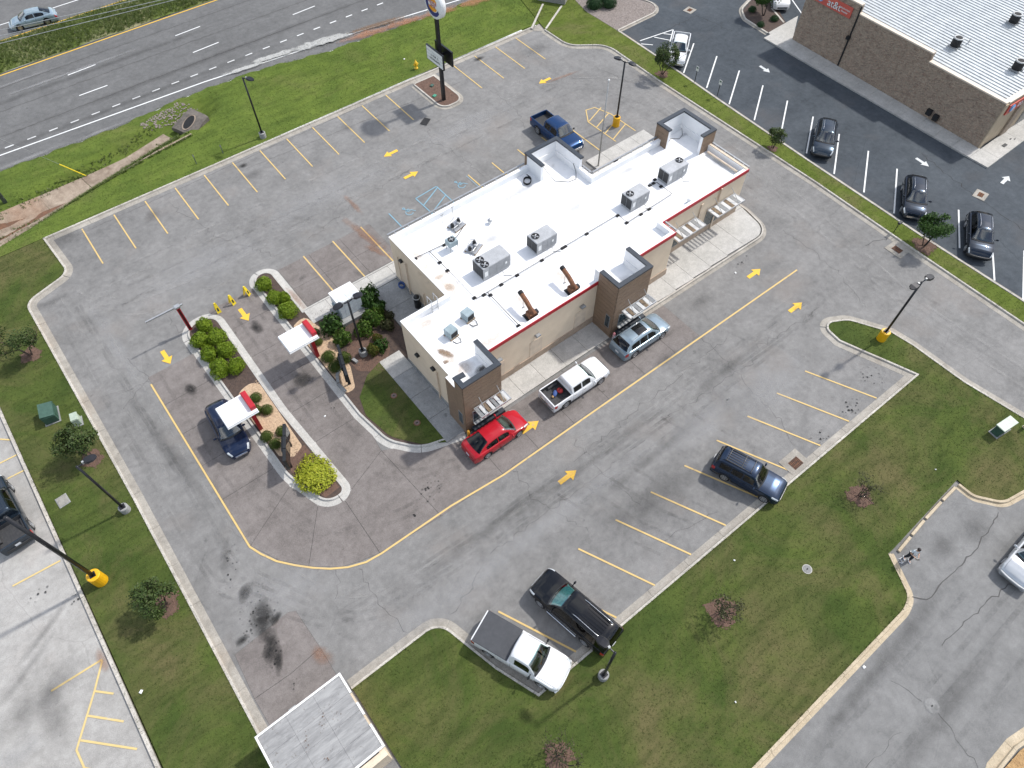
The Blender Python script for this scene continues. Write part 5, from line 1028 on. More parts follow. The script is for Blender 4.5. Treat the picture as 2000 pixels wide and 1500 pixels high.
for i, (x, y, s) in enumerate(((69.7, 14.2, .3), (71.0, 14.35, .12), (71.3, 14.1, .1))):
    tag(MB().bev(-s, s, -s * .5, s * .5, 0, .03, .01).obj('pavement_lid', 'black_metal', loc=(x, y, .151)), ('larger dark utility lid in the pale pavement at the shop corner', 'small dark lid beside the larger pavement lid', 'smallest dark lid in the shop corner pavement')[i], 'lid')
# ---------------------------------------------------------------- street furniture
def lamp_post(label, p, h, base, heads, ang, round_base=True, r=.075, g='lot lamp posts'):
    t = thing('lamp_post', label, 'lamp post', (p[0], p[1], .1 if base != 'yellow0' else .02), R(ang), g)
    bh = {'concrete': .55, 'yellow': .95, 'yellow0': .95, 'tall': 1.1}[base]
    mat = 'yellow_plastic' if base != 'concrete' else 'concrete_service'
    br = {'concrete': .30, 'yellow': .34, 'yellow0': .34, 'tall': .40}[base]
    MB().lathe([(br, -.1), (br, bh - .04), (br - .04, bh)], n=20).obj('base', mat, t)
    pl = MB(); pl.lathe([(r * 1.15, bh), (r, h)], n=10).obj('pole', 'pole_dark', t, True); MB().box(-.17, .17, -.17, .17, bh, bh + .06).obj('base_plate', 'pole_dark', t)
    for a in heads:
        ca, sa = math.cos(R(a)), math.sin(R(a)); arm = MB().tube([(0, 0, h - .1), (ca * .5, sa * .5, h + .02)], .045, 6).obj('arm', 'pole_dark', t)
        hd = MB(); rs = []
        for s_, wd, zz in ((0, .12, .10), (.12, .24, .13), (.42, .27, .10), (.62, .20, .05), (.70, .08, .03)):
            q = Vector((ca, sa)); e = Vector((-sa, ca)); c0 = q * (.42 + s_)
            rs.append([(c0.x + e.x * k * wd, c0.y + e.y * k * wd, h + z) for k, z in ((-1, 0), (-.8, zz), (.8, zz), (1, 0), (.7, -.05), (-.7, -.05))])
        hd.ring(rs).obj('lamp_head', 'pole_dark', t); q = Vector((ca, sa)) * .8
        MB().lathe([(.17, h - .055), (.10, h - .075)], q.x, q.y, 12).obj('lens', 'lens_clear', t)
        MB().box(ca * .38 - .06, ca * .38 + .06, sa * .38 - .06, sa * .38 + .06, h - .06, h + .14).obj('knuckle', 'steel_pale', t)
    return t
lamp_post('black lamp post on a concrete base in the grass beside the highway lot edge', (16.35, 58.15), 6.1, 'concrete', (-60,), 0)
lamp_post('twin-headed black lamp post with a yellow base in the hatched bay', (43.6, 38.95), 6.5, 'yellow0', (105, -75), 0)
lamp_post('twin-headed black lamp post with a yellow base on the grassy island tip', (41.41, 7.77), 6.3, 'yellow', (-6, 174), 0)
lamp_post('black lamp post on a concrete base rising past the small tree on the side lawn', (-8.04, 29.47), 6.1, 'concrete', (0,), 0)
lamp_post('tall black pole with a big yellow base on the side lawn by the concrete lot', (-10.94, 25.94), 9.6, 'tall', (180,), 0, r=.11)
lamp_post('single-headed black lamp post on a round concrete base behind the black SUV', (9.02, 3.20), 5.6, 'concrete', (100,), 0)
lamp_post('twin-headed dark lamp post in the mulch bed beside the white cabinet', (10.35, 30.61), 6.0, 'concrete', (0, 180), 0)
t = thing('flagpole', 'thin bare silver flagpole rising behind the restaurant roof', 'flagpole', (38.20, 35.55)); MB().lathe([(.075, 0), (.06, 4), (.035, 8.5)], n=10).obj('pole', 'steel_pale', t, True); MB().ball((0, 0, 8.57), .09).obj('finial', 'trim_white', t, True); MB().lathe([(.16, 0), (.14, .12)], n=12).obj('base', 'steel_pale', t)
# pole sign
t = thing('pole_sign', 'tall black pole sign with an oval burger logo above a reader board', 'sign', (33.00, 52.37), R(0))
MB().box(-.15, .15, -.15, .15, 0, 9.0).obj('pole', 'pole_dark', t)
face = R(58)      # the faces look back towards the highway traffic and down the lot
f = bpy.data.objects.new('oval_cabinet', None); C.objects.link(f); f.parent = t; f.location = (0, 0, 9.55); f.rotation_euler = (0, 0, R(-90))
def oval(a, b, n=40, y=0): return [(a * math.cos(2 * math.pi * i / n), y, b * math.sin(2 * math.pi * i / n)) for i in range(n)]
MB().ring([oval(1.25, 1.22, y=-.28), oval(1.30, 1.27, y=-.24), oval(1.30, 1.27, y=.24), oval(1.25, 1.22, y=.28)]).obj('cabinet', 'sign_white', f, True)
def flat(pts, y): return MB().add([(x, y, z) for x, z in pts], [tuple(range(len(pts)))] if True else [])
for sgn in (-1, 1):
    y = sgn * .292
    arc = [(1.08 * math.cos(R(a)), 1.04 * math.sin(R(a))) for a in range(150, 331, 10)]; arc2 = [(.80 * math.cos(R(a)) + .10, .76 * math.sin(R(a)) + .10) for a in range(330, 149, -10)]
    pp = arc + arc2
    vs = [(x * -sgn, y, z) for x, z in arc] + [(x * -sgn, y, z) for x, z in arc2[::-1]]; m_ = len(arc)
    MB().add(vs, [(i, i + 1, m_ + i + 1, m_ + i) for i in range(m_ - 1)]).obj('crescent', 'sign_blue', f)
    bun = lambda s: [(.62 * math.cos(R(a)), s * (.26 + .36 * math.sin(R(a)))) for a in range(0, 181, 12)]
    MB().add([(x * -sgn, y * 1.004, z) for x, z in bun(1)], [tuple(range(16))]).obj('bun', 'sign_orange', f); MB().add([(x * -sgn, y * 1.004, z) for x, z in bun(-1)], [tuple(range(16))]).obj('bun', 'sign_orange', f)
    mm = lambda z: wall_basis((0, y * 1.03, z), (-sgn * -1, 0, 0) if sgn < 0 else (-1, 0, 0), (0, 0, 1))
    text('BURGER', .34, 'trim_red', f, mm(.13), .004); text('KING', .36, 'trim_red', f, mm(-.15), .004)
rb = bpy.data.objects.new('reader_board', None); C.objects.link(rb); rb.parent = t; rb.location = (0, 0, 4.75); rb.rotation_euler = (0, 0, R(-90))
for sgn in (-1, 1):
    y = sgn * .42
    MB().box(-1.35, 1.35, min(y, y + sgn * .16), max(y, y + sgn * .16), -.72, .72).obj('board_case', 'pole_dark', rb)
    fy = y + sgn * .163
    MB().box(-1.28, 1.28, min(fy, fy + sgn * .01), max(fy, fy + sgn * .01), -.65, .65).obj('board_face', 'sign_white', rb)
    for z in (-.33, 0, .33): MB().box(-1.28, 1.28, min(fy + sgn * .011, fy + sgn * .016), max(fy + sgn * .011, fy + sgn * .016), z - .015, z + .015).obj('letter_track', 'cabinet_grey', rb)
    mm = wall_basis((0, fy + sgn * .02, .05), (1, 0, 0) if sgn < 0 else (-1, 0, 0), (0, 0, 1)); text('2  FOR  5', .30, 'sign_black', rb, mm, .003)
    mm = wall_basis((0, fy + sgn * .02, -.30), (1, 0, 0) if sgn < 0 else (-1, 0, 0), (0, 0, 1)); text('CROISSANTS', .29, 'sign_black', rb, mm, .003)
MB().box(-.1, .1, -.42, .42, -.1, .1).obj('board_bracket', 'pole_dark', rb)
for i, (p, m_, lb) in enumerate((((33.40, 54.99), 'green_box', 'dark green ground spotlight in the sign island'), ((32.62, 53.42), 'green_lid', 'bright green valve lid in the sign island'))):
    tag(MB().bev(-.2, .2, -.15, .15, 0, .12, .03).obj(('ground_spotlight', 'valve_lid')[i], m_, loc=(p[0], p[1], .122), rz=R(20)), lb, ('spotlight', 'lid')[i])
# fire hydrant
t = thing('fire_hydrant', 'yellow fire hydrant standing in the grass near the pole sign', 'hydrant', (33.88, 58.5, .12)); MB().lathe([(.20, 0), (.20, .07), (.13, .09), (.13, .55), (.18, .57), (.18, .62), (.15, .66), (.10, .78), (.04, .84)], n=14).obj('barrel', 'hydrant_yellow', t, True)
for a in ((-.27, 0), (.27, 0), (0, -.27)): MB().tube([(0, 0, .46), (a[0], a[1], .46)], .085, 8).obj('nozzle_cap', 'hydrant_yellow', t)
MB().lathe([(.05, .84), (.05, .9)], n=6).obj('operating_nut', 'hydrant_yellow', t)
# folded wet-floor signs across the drive lane
for k, (x, y) in enumerate(((3.79, 41.2), (5.0, 41.25), (6.29, 41.35))):
    t = thing('floor_sign', ('yellow warning stand nearest the red clearance post', 'middle of three yellow warning stands across the drive lane', 'yellow warning stand nearest the long planted island')[k], 'warning sign', (x, y, .014), R(20 * k), 'yellow warning stands')
    for s in (-1, 1):
        MB().ring([[(-.17, s * .24, 0), (.17, s * .24, 0), (.17, s * .22, 0), (-.17, s * .22, 0)], [(-.10, s * .05, .85), (.10, s * .05, .85), (.10, s * .03, .85), (-.10, s * .03, .85)]]).obj('panel', 'yellow_sign', t)
        MB().add([(-.07, s * .205 + s * .002, .2), (.07, s * .205 + s * .002, .2), (.05, s * .14 + s * .002, .5), (-.05, s * .14 + s * .002, .5)], [(0, 1, 2, 3)]).obj('panel_print', 'sign_black', t)
    MB().box(-.06, .06, -.05, .05, .85, .93).obj('handle', 'yellow_sign', t)
# clearance bar
t = thing('clearance_bar', 'red post with a long grey clearance arm over the outer drive lane', 'clearance bar', (1.35, 40.75, .12), R(0))
MB().box(-.13, .13, -.10, .10, 0, 2.55).obj('post', 'trim_red', t); MB().box(-.05, .05, -.115, -.101, .2, 2.4).obj('post_inset', 'black_metal', t); MB().bev(-.2, .2, -.17, .17, 2.551, 2.72, .03).obj('head', 'metal_galv', t)
MB().box(-2.35, -.2, -.05, .05, 2.56, 2.68).obj('arm', 'metal_galv', t); MB().box(.2, .42, -.05, .05, 2.56, 2.66).obj('arm_stub', 'metal_galv', t)
# order points: red post carrying a white canopy
def order_point(label, px, py, x0, x1, y0, y1):
    t = thing('order_canopy', label, 'canopy', (px, py, .13), 0, 'drive-through order canopies')
    X0, X1, Y0, Y1 = x0 - px, x1 - px, y0 - py, y1 - py
    MB().bev(-.13, .13, -.33, .33, 0, 2.8, .01).obj('post', 'red_dark', t); MB().box(-.14, -.131, -.18, .18, .9, 1.9).obj('speaker_panel', 'black_metal', t); MB().box(-.15, -.141, -.12, .12, 1.3, 1.75).obj('screen', 'glass_dark', t)
    MB().bev(X0, X1, Y0, Y1, 2.72, 2.86, .02).obj('roof_panel', 'membrane_white', t); MB().bev(X0 - .03, X1 + .03, Y0 - .03, Y1 + .03, 2.66, 2.719, .005).obj('roof_edge', 'sign_white', t)
    MB().bev(.02, .40, Y0 + .2, Y1 - .12, 2.865, 3.2, .05).obj('cap_box', 'trim_red', t)
    MB().box(-1.6, -.15, -.04, .04, 2.56, 2.655).obj('bracket', 'red_dark', t)
order_point('white order canopy on a red post above the dark blue car', 1.49, 29.78, -.26, 1.86, 28.9, 30.75); order_point('white order canopy on a red post beside the inner drive lane', 7.62, 32.78, 5.75, 7.98, 31.8, 33.55)
def menu_board(label, p, rz):
    t = thing('menu_board', label, 'menu board', (p[0], p[1], .13), R(rz), 'drive-through menu boards')
    for x in (-.8, .8): MB().box(x - .06, x + .06, -.05, .05, 0, 1.0).obj('leg', 'black_metal', t)
    for i, x in enumerate((-.95, 0, .95)):
        MB().bev(x - .46, x + .46, -.10, .10, .75, 1.95, .02).obj('panel', 'black_metal', t); MB().box(x - .40, x + .40, -.112, -.101, .82, 1.85).obj('screen', 'glass_dark', t)
    MB().box(-1.3, 1.3, .02, .20, 1.0, 1.12).obj('rear_rail', 'black_matt', t); MB().box(-.5, .6, .101, .24, 1.3, 1.7).obj('rear_box', 'black_metal', t)
menu_board('black menu board on the outer island by the yellow bush', (2.11, 26.35), 62); menu_board('black menu board in the small walled bed beside the clipped bushes', (8.43, 29.73), 72)
# low block surround of the inner menu board
w_ = [(8.0, 28.2), (8.35, 27.75), (9.1, 27.75), (9.35, 28.6), (9.6, 29.7), (9.75, 30.3)]
t = thing('block_edging', 'low curved block wall around the inner menu board', 'edging', (8.5, 28.5, .125))
for a, c in zip([(7.55, 29.47), (7.81, 30.05), (8.40, 30.62), (8.98, 30.87)], [(7.81, 30.05), (8.40, 30.62), (8.98, 30.87), (9.36, 30.92)]):
    v = Vector(c) - Vector(a); q = Vector((-v.y, v.x)).normalized() * .11
    MB().prism([(a[0] - q.x - 8.5, a[1] - q.y - 28.5), (c[0] - q.x - 8.5, c[1] - q.y - 28.5), (c[0] + q.x - 8.5, c[1] + q.y - 28.5), (a[0] + q.x - 8.5, a[1] + q.y - 28.5)], 0, .22).obj('block', 'concrete_service', t)
for a, c in (((7.50, 29.39), (7.59, 28.54)), ((9.47, 30.66), (9.58, 30.21))):
    v = Vector(c) - Vector(a); q = Vector((-v.y, v.x)).normalized() * .11
    MB().prism([(a[0] - q.x - 8.5, a[1] - q.y - 28.5), (c[0] - q.x - 8.5, c[1] - q.y - 28.5), (c[0] + q.x - 8.5, c[1] + q.y - 28.5), (a[0] + q.x - 8.5, a[1] + q.y - 28.5)], 0, .2).obj('block', 'concrete_service', t)
# electrical cabinet on its plinth
t = thing('electrical_cabinet', 'tall pale grey electrical cabinet on a concrete plinth in the mulch bed', 'cabinet', (11.75, 34.95, .12), R(0))
MB().bev(-1.25, 1.15, -1.25, .75, 0, .32, .02).obj('plinth', 'concrete_service', t); MB().bev(-.95, .85, -.75, .65, .322, 1.95, .02).obj('casing', 'cabinet_white', t)
for i in range(5): MB().box(-.93 + i * .36, -.61 + i * .36, -.775, -.751, .4, 1.85).obj('door_panel', 'cabinet_white', t)
MB().bev(-1.0, .9, -.8, .7, 1.951, 2.02, .02).obj('lid', 'sign_white', t); MB().box(-.80, -.2, -.75, -.1, 2.021, 2.05).obj('lid_seam', 'cabinet_white', t); MB().box(-.1, .7, -.75, -.1, 2.021, 2.05).obj('lid_seam', 'cabinet_white', t)
MB().box(-1.1, -.951, -.3, .3, .5, 1.3).obj('meter_box', 'cabinet_blue', t)
# utility boxes and covers
def pad_box(label, p, rz, sx, sy, h, mat, cat='utility box', slope=0):
    t = thing('utility_box', label, cat, (p[0], p[1], .12), R(rz), 'utility boxes in the grass')
    MB().box(-sx / 2 - .08, sx / 2 + .08, -sy / 2 - .08, sy / 2 + .08, -.05, .05).obj('pad', 'concrete_service', t)
    MB().ring([[(-sx / 2, -sy / 2, .051), (sx / 2, -sy / 2, .051), (sx / 2, sy / 2, .051), (-sx / 2, sy / 2, .051)], [(-sx / 2, -sy / 2, h - slope), (sx / 2, -sy / 2, h - slope), (sx / 2, sy / 2, h), (-sx / 2, sy / 2, h)]]).obj('casing', mat, t)
    MB().box(-sx / 2 - .03, sx / 2 + .03, -sy / 2 - .03, sy / 2 - .001 - sy * .0, h - slope - .12, h - slope - .06).obj('rim', mat, t); MB().box(-sx * .3, sx * .3, -sy / 2 - .02, -sy / 2 - .001, .15, h * .7 - slope * .7).obj('door', mat, t); return t
pad_box('dark green transformer box on the side lawn', (-9.40, 39.48), 80, 1.25, .85, .95, 'green_box', slope=.15); pad_box('small pale green utility pedestal beside the kerb', (-8.13, 37.89), 80, .65, .42, .75, 'green_pale'); pad_box('green utility cabinet with a pale lid near the corner bollard', (41.02, -2.02), -8, 1.3, .55, .9, 'green_box')
MB().bev(-.72, .72, -.34, .34, 0, .07, .02).obj('lid', 'green_pale', bpy.data.objects['utility_box.002'], loc=(0, 0, .905))
t = thing('bollard', 'yellow bollard at the street end of the grass beside the green cabinet', 'bollard', (42.64, -2.94)); MB().lathe([(.1, 0), (.1, 1.0), (.07, 1.06), (.02, 1.08)], n=12).obj('post', 'yellow_plastic', t, True); MB().lathe([(.16, 0), (.14, .13)], n=12).obj('footing', 'concrete_walk', t)
t = thing('bollard', 'orange bollard at the corner of the first drive-through tower', 'bollard', (12.2, 20.05)); MB().lathe([(.1, 0), (.1, 1.15), (.07, 1.22), (.02, 1.24)], n=12).obj('post', 'orange_paint', t, True); MB().lathe([(.16, 0), (.14, .15)], n=12).obj('footing', 'concrete_walk', t)
t = thing('bollard', 'pink and white lettered bollard at the second drive-through tower', 'bollard', (25.45, 20.0)); MB().lathe([(.1, 0), (.1, 1.2), (.07, 1.27), (.02, 1.29)], n=12).obj('post', 'pink_paint', t, True); MB().lathe([(.16, 0), (.14, .15)], n=12).obj('footing', 'concrete_walk', t)
for i in range(4): MB().lathe([(.104, .25 + i * .24), (.104, .35 + i * .24)], n=12, cap0=False, cap1=False).obj('band', 'sign_white', t)
def cover(label, p, r, mat, z=.126, cat='manhole cover', name='manhole_cover'):
    t = thing(name, label, cat, (p[0], p[1], z)); MB().lathe([(r, -.05), (r, .012), (r * .88, .016)], n=24).obj('rim', mat, t); MB().lathe([(r * .84, .017), (r * .84, .024)], n=24).obj('lid', 'cover_grey' if mat in ('concrete_walk', 'steel_pale') else mat, t)
    for i in range(5):
        y = -r * .6 + i * r * .3; x = math.sqrt(max(0, (r * .78) ** 2 - y * y)); MB().box(-x, x, y - .015, y + .015, .0245, .033).obj('tread_bar', 'cover_grey', t)
    MB().box(-.06, .06, -.035, .035, .034, .038).obj('pick_hole', 'black_matt', t)
cover('round pale concrete-rimmed cover in the big front lawn', (22.89, 0.00), .30, 'concrete_walk'); cover('round grey manhole cover in the street', (22.12, -9.12), .40, 'cover_grey', .002)
cover('rusty round cover in the shaded lawn nearer the mulch', (10.10, 26.15), .24, 'rust', .147); cover('rusty round cover in the shaded lawn nearer the drive lane', (10.13, 23.29), .24, 'rust', .147)
t = thing('meter_vault', 'square grey vault lid in the side lawn', 'vault lid', (-10.98, 32.62), R(4)); t.location.z = .12; MB().bev(-.36, .36, -.42, .42, -.02, .05, .02).obj('frame', 'concrete_service', t); MB().bev(-.30, .30, -.36, .36, .051, .075, .01).obj('lid', 'stone_grey', t)
def inlet(label, p, rz, s=1.0, z=.012):
    t = thing('drain_inlet', label, 'drain', (p[0], p[1], z), R(rz), 'storm drain inlets')
    MB().prism([(-.85 * s, -.75 * s), (.85 * s, -.75 * s), (.85 * s, .75 * s), (-.85 * s, .75 * s)], -.05, .02).obj('apron', 'concrete_kerb', t); MB().box(-.42 * s, .42 * s, -.32 * s, .32 * s, .0205, .024).obj('pit', 'black_matt', t)
    for i in range(9): MB().box(-.40 * s + i * .1 * s - .016, -.40 * s + i * .1 * s + .016, -.32 * s, .32 * s, .0245, .04).obj('grate_bar', 'rust', t)
    for y in (-.11, .11): MB().box(-.42 * s, .42 * s, y - .015, y + .015, .0405, .046).obj('cross_bar', 'rust', t)
inlet('square storm drain in the gutter beside the navy SUV', (28.17, 5.07), 0); inlet('storm drain set against the kerb near the small dark tree', (50.47, 12.51), 88, .9); inlet('storm drain in the dark lot between the white arrows', (61.95, 11.89), 10, .7, .006); inlet('storm drain at the top of the dark lot', (64.35, 48.98), 10, .7, .006)
# signs and posts along the strips
for k, (p, lb) in enumerate((((54.50, 39.02), 'small parking sign on a post near the white pickup'), ((54.54, 36.02), 'small parking sign on a post second from the white pickup'))):
    t = thing('parking_sign', lb, 'sign', (p[0], p[1], .12), R(-90), 'small parking signs on the strip'); MB().box(-.03, .03, -.02, .02, 0, 1.75).obj('post', 'black_metal', t); MB().box(-.16, .16, -.035, -.021, 1.25, 1.72).obj('plate', 'sign_white', t); MB().box(-.10, .10, -.04, -.036, 1.5, 1.65).obj('plate_print', 'green_box', t)
t = thing('path_light', 'short dark path light on the strip by the leafy small tree', 'light', (51.84, 13.85)); t.location.z = .12; MB().tube([(0, 0, 0), (0, 0, .95)], .03, 6).obj('post', 'black_metal', t); MB().bev(-.05, .40, -.12, .12, .95, 1.08, .03).obj('head', 'black_metal', t)
for k, (p, h, lb) in enumerate((((9.82, 58.45), 1.0, 'thin marker post in the verge farther from the lamp post'), ((12.35, 58.28), .95, 'thin marker post in the verge nearer the lamp post'))):
    t = thing('marker_post', lb, 'post', (p[0], p[1], .12)); MB().box(-.035, .035, -.02, .02, 0, h).obj('post', 'wood_pole', t); MB().box(-.045, .045, -.03, -.021, h - .25, h - .03).obj('reflector', 'metal_grey', t)
# utility pole at the edge of the frame with its guy and yellow guard
UP = (-5.35, 63.98)
t = thing('utility_pole', 'dark green-grey utility pole at the verge corner', 'utility pole', (UP[0], UP[1], -.1)); MB().lathe([(.17, 0), (.13, 10.5)], n=12).obj('pole', 'wood_pole', t, True); MB().box(-1.1, 1.1, -.06, .06, 9.8, 9.95).obj('crossarm', 'wood_pole', t)
GA = (1.44, 64.11); top = Vector((UP[0], UP[1], 9.2)); g0 = Vector((GA[0], GA[1], ditch_z(*GA))); d_ = (top - g0).normalized()
t = thing('guy_wire', 'guy wire with a bright yellow guard anchored in the ditch bank', 'guy wire', g0); MB().tube([(0, 0, 0), tuple(top - g0)], .012, 5).obj('wire', 'metal_galv', t); MB().tube([tuple(d_ * .1), tuple(d_ * 2.5)], .05, 8).obj('guard', 'yellow_sign', t)
for k, (a, c) in enumerate((((-5.61, 73.22), (15.52, 68.57)), ((-5.80, 72.35), (15.13, 67.65)), ((-6.16, 70.72), (18.96, 66.52)))):
    d_ = Vector((c[0] - a[0], c[1] - a[1])); a = Vector(a) - d_ * .8; c = Vector(c) + d_ * 1.2
    tag(MB().tube([(a.x, a.y, 9.6), ((a.x + c.x) / 2, (a.y + c.y) / 2, 9.5), (c.x, c.y, 9.6)], .022, 5).obj('power_line', 'steel_pale'), ('pale overhead wire passing highest across the grey sedan', 'pale overhead wire passing lower across the grey sedan', 'pale overhead wire crossing the grassy median')[k], 'wire', 'overhead wires')
# dumpster enclosure
t = thing('dumpster_enclosure', 'dumpster enclosure with a weathered grey flat roof and white trim', 'enclosure', (-7.2, 7.4)); X1, Y1 = 4.95, 4.42
for q in ((.15, .4, -.35, Y1 - .25), (X1 - .4, X1 - .15, -.35, Y1 - .25), (.401, X1 - .401, -.35, -.1)): MB().box(*q, 0, 2.2).obj('wall', 'stucco', t)
for q in ((.1, X1 - .1, -.40, -.05),): MB().box(*q, 2.2, 2.26).obj('wall_cap', 'stucco_trim', t)
MB().box(.5, 2.4, Y1 - .34, Y1 - .26, .15, 2.1).obj('gate', 'siding_brown', t); MB().box(2.5, 4.4, Y1 - .34, Y1 - .26, .15, 2.1).obj('gate', 'siding_brown', t); MB().box(1.9, 2.3, Y1 - .255, Y1 + .18, 1.95, 2.06).obj('gate_latch', 'steel_pale', t)
def roofsheet(x0, x1, y0, y1, k): MB().bev(x0 + .003, x1 - .003, y0 + .003, y1 - .003, 2.33, 2.40 + .006 * (k % 3), .006).obj('roof_sheet', 'roof_shingle', t)
k = 0
for j in range(4):
    for i in range(3): roofsheet(.12 + i * 1.57, .12 + (i + 1) * 1.57, .12 + j * 1.045, .12 + (j + 1) * 1.045, k); k += 1
for q in ((0, X1, 0, .11), (0, X1, Y1 - .11, Y1), (0, .11, .111, Y1 - .111), (X1 - .11, X1, .111, 1.3), (X1 - .11, X1, Y1 - 1.2, Y1 - .111), (X1 - .11, X1, 1.9, 2.6)): MB().box(*q, 2.24, 2.44).obj('roof_trim', 'trim_white', t)
for p, rx, ry, rz, m in (((-4.16, 10.31), .7, .2, 50, 'stain_leaf'), ((-5.23, 9.97), .8, .2, 60, 'stain_leaf'), ((-3.42, 10.03), .5, .2, 20, 'stain_leaf'), ((-4.77, 8.73), .6, .2, 20, 'stain_leaf')): stain((p[0] + 7.2, p[1] - 7.4), rx, ry, rz, m, t, 2.425)
# wheel blocks of the turnout
bk = [(34.95, -2.46), (33.31, -2.46), (31.34, -2.51), (29.70, -2.61), (28.13, -2.72)]
for k, (a, c) in enumerate(zip(bk, bk[1:])):
    a, c = Vector(a), Vector(c); d_ = (c - a).normalized(); L = (c - a).length - .22; m_ = (a + c) / 2
    tag(MB().ring([[(x, -.11, 0), (x, .11, 0), (x, .08, .14), (x, -.08, .14)] for x in (-L / 2, L / 2)]).obj('wheel_block', 'concrete_tan', loc=(m_.x, m_.y - .08, .007), rz=math.atan2(d_.y, d_.x)), ('tan wheel block nearest the curved corner kerb', 'second tan wheel block from the curved corner kerb', 'tan wheel block second from the person', 'tan wheel block beside the person')[k], 'wheel block', 'wheel blocks along the turnout')
# litter
for k, (p, s, lb) in enumerate((((20.90, -5.58), .12, 'scrap of white paper on the street near the tan kerb'), ((-11.47, 18.45), .14, 'crumpled white paper in the side lawn'), ((13.80, -2.29), .07, 'white scrap in the front lawn nearer the street'), ((19.83, 3.12), .08, 'white scrap in the front lawn nearer the parked cars'), ((34.95, -0.99), .07, 'white scrap in the grass near the turnout'), ((5.45, 27.79), .10, 'white scrap on the inner drive lane'), ((33.82, 60.64), .13, 'white lid lying in the verge grass'), ((38.07, 19.08), .12, 'white cup lid on the lot beside the far arrow'))):
    z = .15 if k in (1, 2, 3, 4, 6) else .016; s *= .75
    tag(MB().add([(-s, -s * .7, .012), (s, -s * .8, .03), (s * .9, s * .7, .015), (-s * .8, s * .8, .04), (0, 0, .06)], [(0, 1, 4), (1, 2, 4), (2, 3, 4), (3, 0, 4)]).obj('paper_scrap', 'sign_white', loc=(p[0], p[1], z), rz=R(37 * k)), lb, 'litter')
# ---------------------------------------------------------------- planting
def shrub_mesh(name, seed, n=1500, size=.07, rough=.16, flat=.85):
    g = np.random.default_rng(seed); P = g.normal(0, 1, (n, 3)); P /= np.linalg.norm(P, axis=1)[:, None]; P[:, 2] = np.abs(P[:, 2] + .25) - .1
    N = P / np.linalg.norm(P, axis=1)[:, None]; K = g.normal(0, 1, (7, 3)); ph = g.uniform(0, 6, 7)
    r = 1 + rough * (sum(np.sin(3.2 * (N @ k) + a) for k, a in zip(K, ph)) / 2.6 + sum(np.abs(np.sin(4.5 * (N @ k) + a * 2)) for k, a in zip(K, ph)) / 4 - .9); r *= np.where(g.random(n) < .12, g.uniform(1.0, 1.12, n), g.uniform(.84, 1.03, n))
    Q = N * r[:, None]; Q[:, 2] = (Q[:, 2] + .35) * flat; V, F = leaves(Q, N, size, seed + 1, .55); return np_mesh(name, V, F)
def core_mesh(name, seed):
    b = MB(); b.ball((0, 0, .30), (.70, .70, .70), 14, 9); b.v = [(x, y, max(0, z)) for x, y, z in b.v]; return b.mesh(name)
SH = [shrub_mesh('shrub_foliage', s, 2300, .075, .17) for s in (1, 2, 3)]; BX = [shrub_mesh('clipped_foliage', s, 1900, .06, .05) for s in (11, 12)]; LO = [shrub_mesh('loose_foliage', s, 800, .16, .30, 1.0) for s in (21, 22, 23)]
CORE = {}
def shrub(label, p, r, h, kind, mat, cat='shrub', z=.13, group=None, k=0):
    t = thing('shrub', label, cat, (p[0], p[1], z), R(53 * k), group)
    src = {'puffy': SH, 'box': BX, 'loose': LO}[kind][k % (2 if kind == 'box' else 3)]; key = (src.name, mat)
    if key not in CORE: me = src.copy(); me.materials.append(M[mat]); CORE[key] = me
    o = link('foliage', CORE[key], None, t); o.scale = (r * .92, r * .92, h / 1.35)
    ck = ('core', mat)
    if ck not in CORE:
        me = core_mesh('foliage_core', 1); me.materials.append(M[mat]); CORE[ck] = me
    o = link('inner_foliage', CORE[ck], None, t, True); o.scale = (r * .92, r * .92, h / 1.35)
    for a in range(3): MB().tube([(0, 0, -.05), (.25 * r * math.cos(a * 2.1), .25 * r * math.sin(a * 2.1), h * .45)], .03, 5).obj('stem', 'bark', t)
    return t
L7 = ['tip shrub closest to the clearance bar', 'shrub beside the outer lane at the tip end', 'second from the tip beside the inner lane', 'middle shrub beside the outer lane', 'middle shrub beside the inner lane', 'last shrub beside the outer lane, next to bare mulch', 'last shrub beside the inner lane, next to bare mulch']
for k, (x, y) in enumerate([(2.25, 40.15), (1.45, 39.05), (2.55, 38.55), (1.45, 37.4), (2.55, 37.0), (1.45, 35.7), (2.5, 35.25)]): shrub('bright green puffy island shrub, ' + L7[k], (x, y), .65 + .05 * (k % 3), .98, 'puffy', 'leaf_lime', group='lime shrubs on the outer island', k=k)
L4 = ['bright green puffy shrub at the tip of the long planted island', 'bright green puffy shrub second from the tip of the long island', 'small bright green shrub tucked behind the long island pair', 'large bright green puffy shrub next to the pebble bed']
for k, (x, y, r) in enumerate([(7.75, 41.1, .70), (7.75, 39.35, .66), (8.35, 38.75, .50), (7.9, 37.6, .80)]): shrub(L4[k], (x, y), r, .95, 'puffy', 'leaf_lime', group='lime shrubs on the long island', k=k + 1)
LB = ['clipped round shrub behind the white canopy on the pebbles', 'clipped round shrub half hidden by the white canopy post', 'clipped round shrub standing out in the middle of the pebbles', 'clipped round shrub by the outer island kerb below the red post', 'clipped round shrub by the inner lane kerb below the red post', 'lowest clipped round shrub beside the outer menu board']
for k, (x, y) in enumerate([(2.35, 31.95), (1.9, 31.0), (2.5, 30.55), (1.5, 28.65), (2.5, 28.35), (1.7, 27.75)]): shrub(LB[k], (x, y), .46, .62, 'box', 'leaf_box', group='clipped shrubs on the outer island', k=k)
LC = ['clipped round shrub nearest the inner red post', 'clipped round shrub behind the inner menu board', 'clipped round shrub foremost of the trio by the inner menu board']
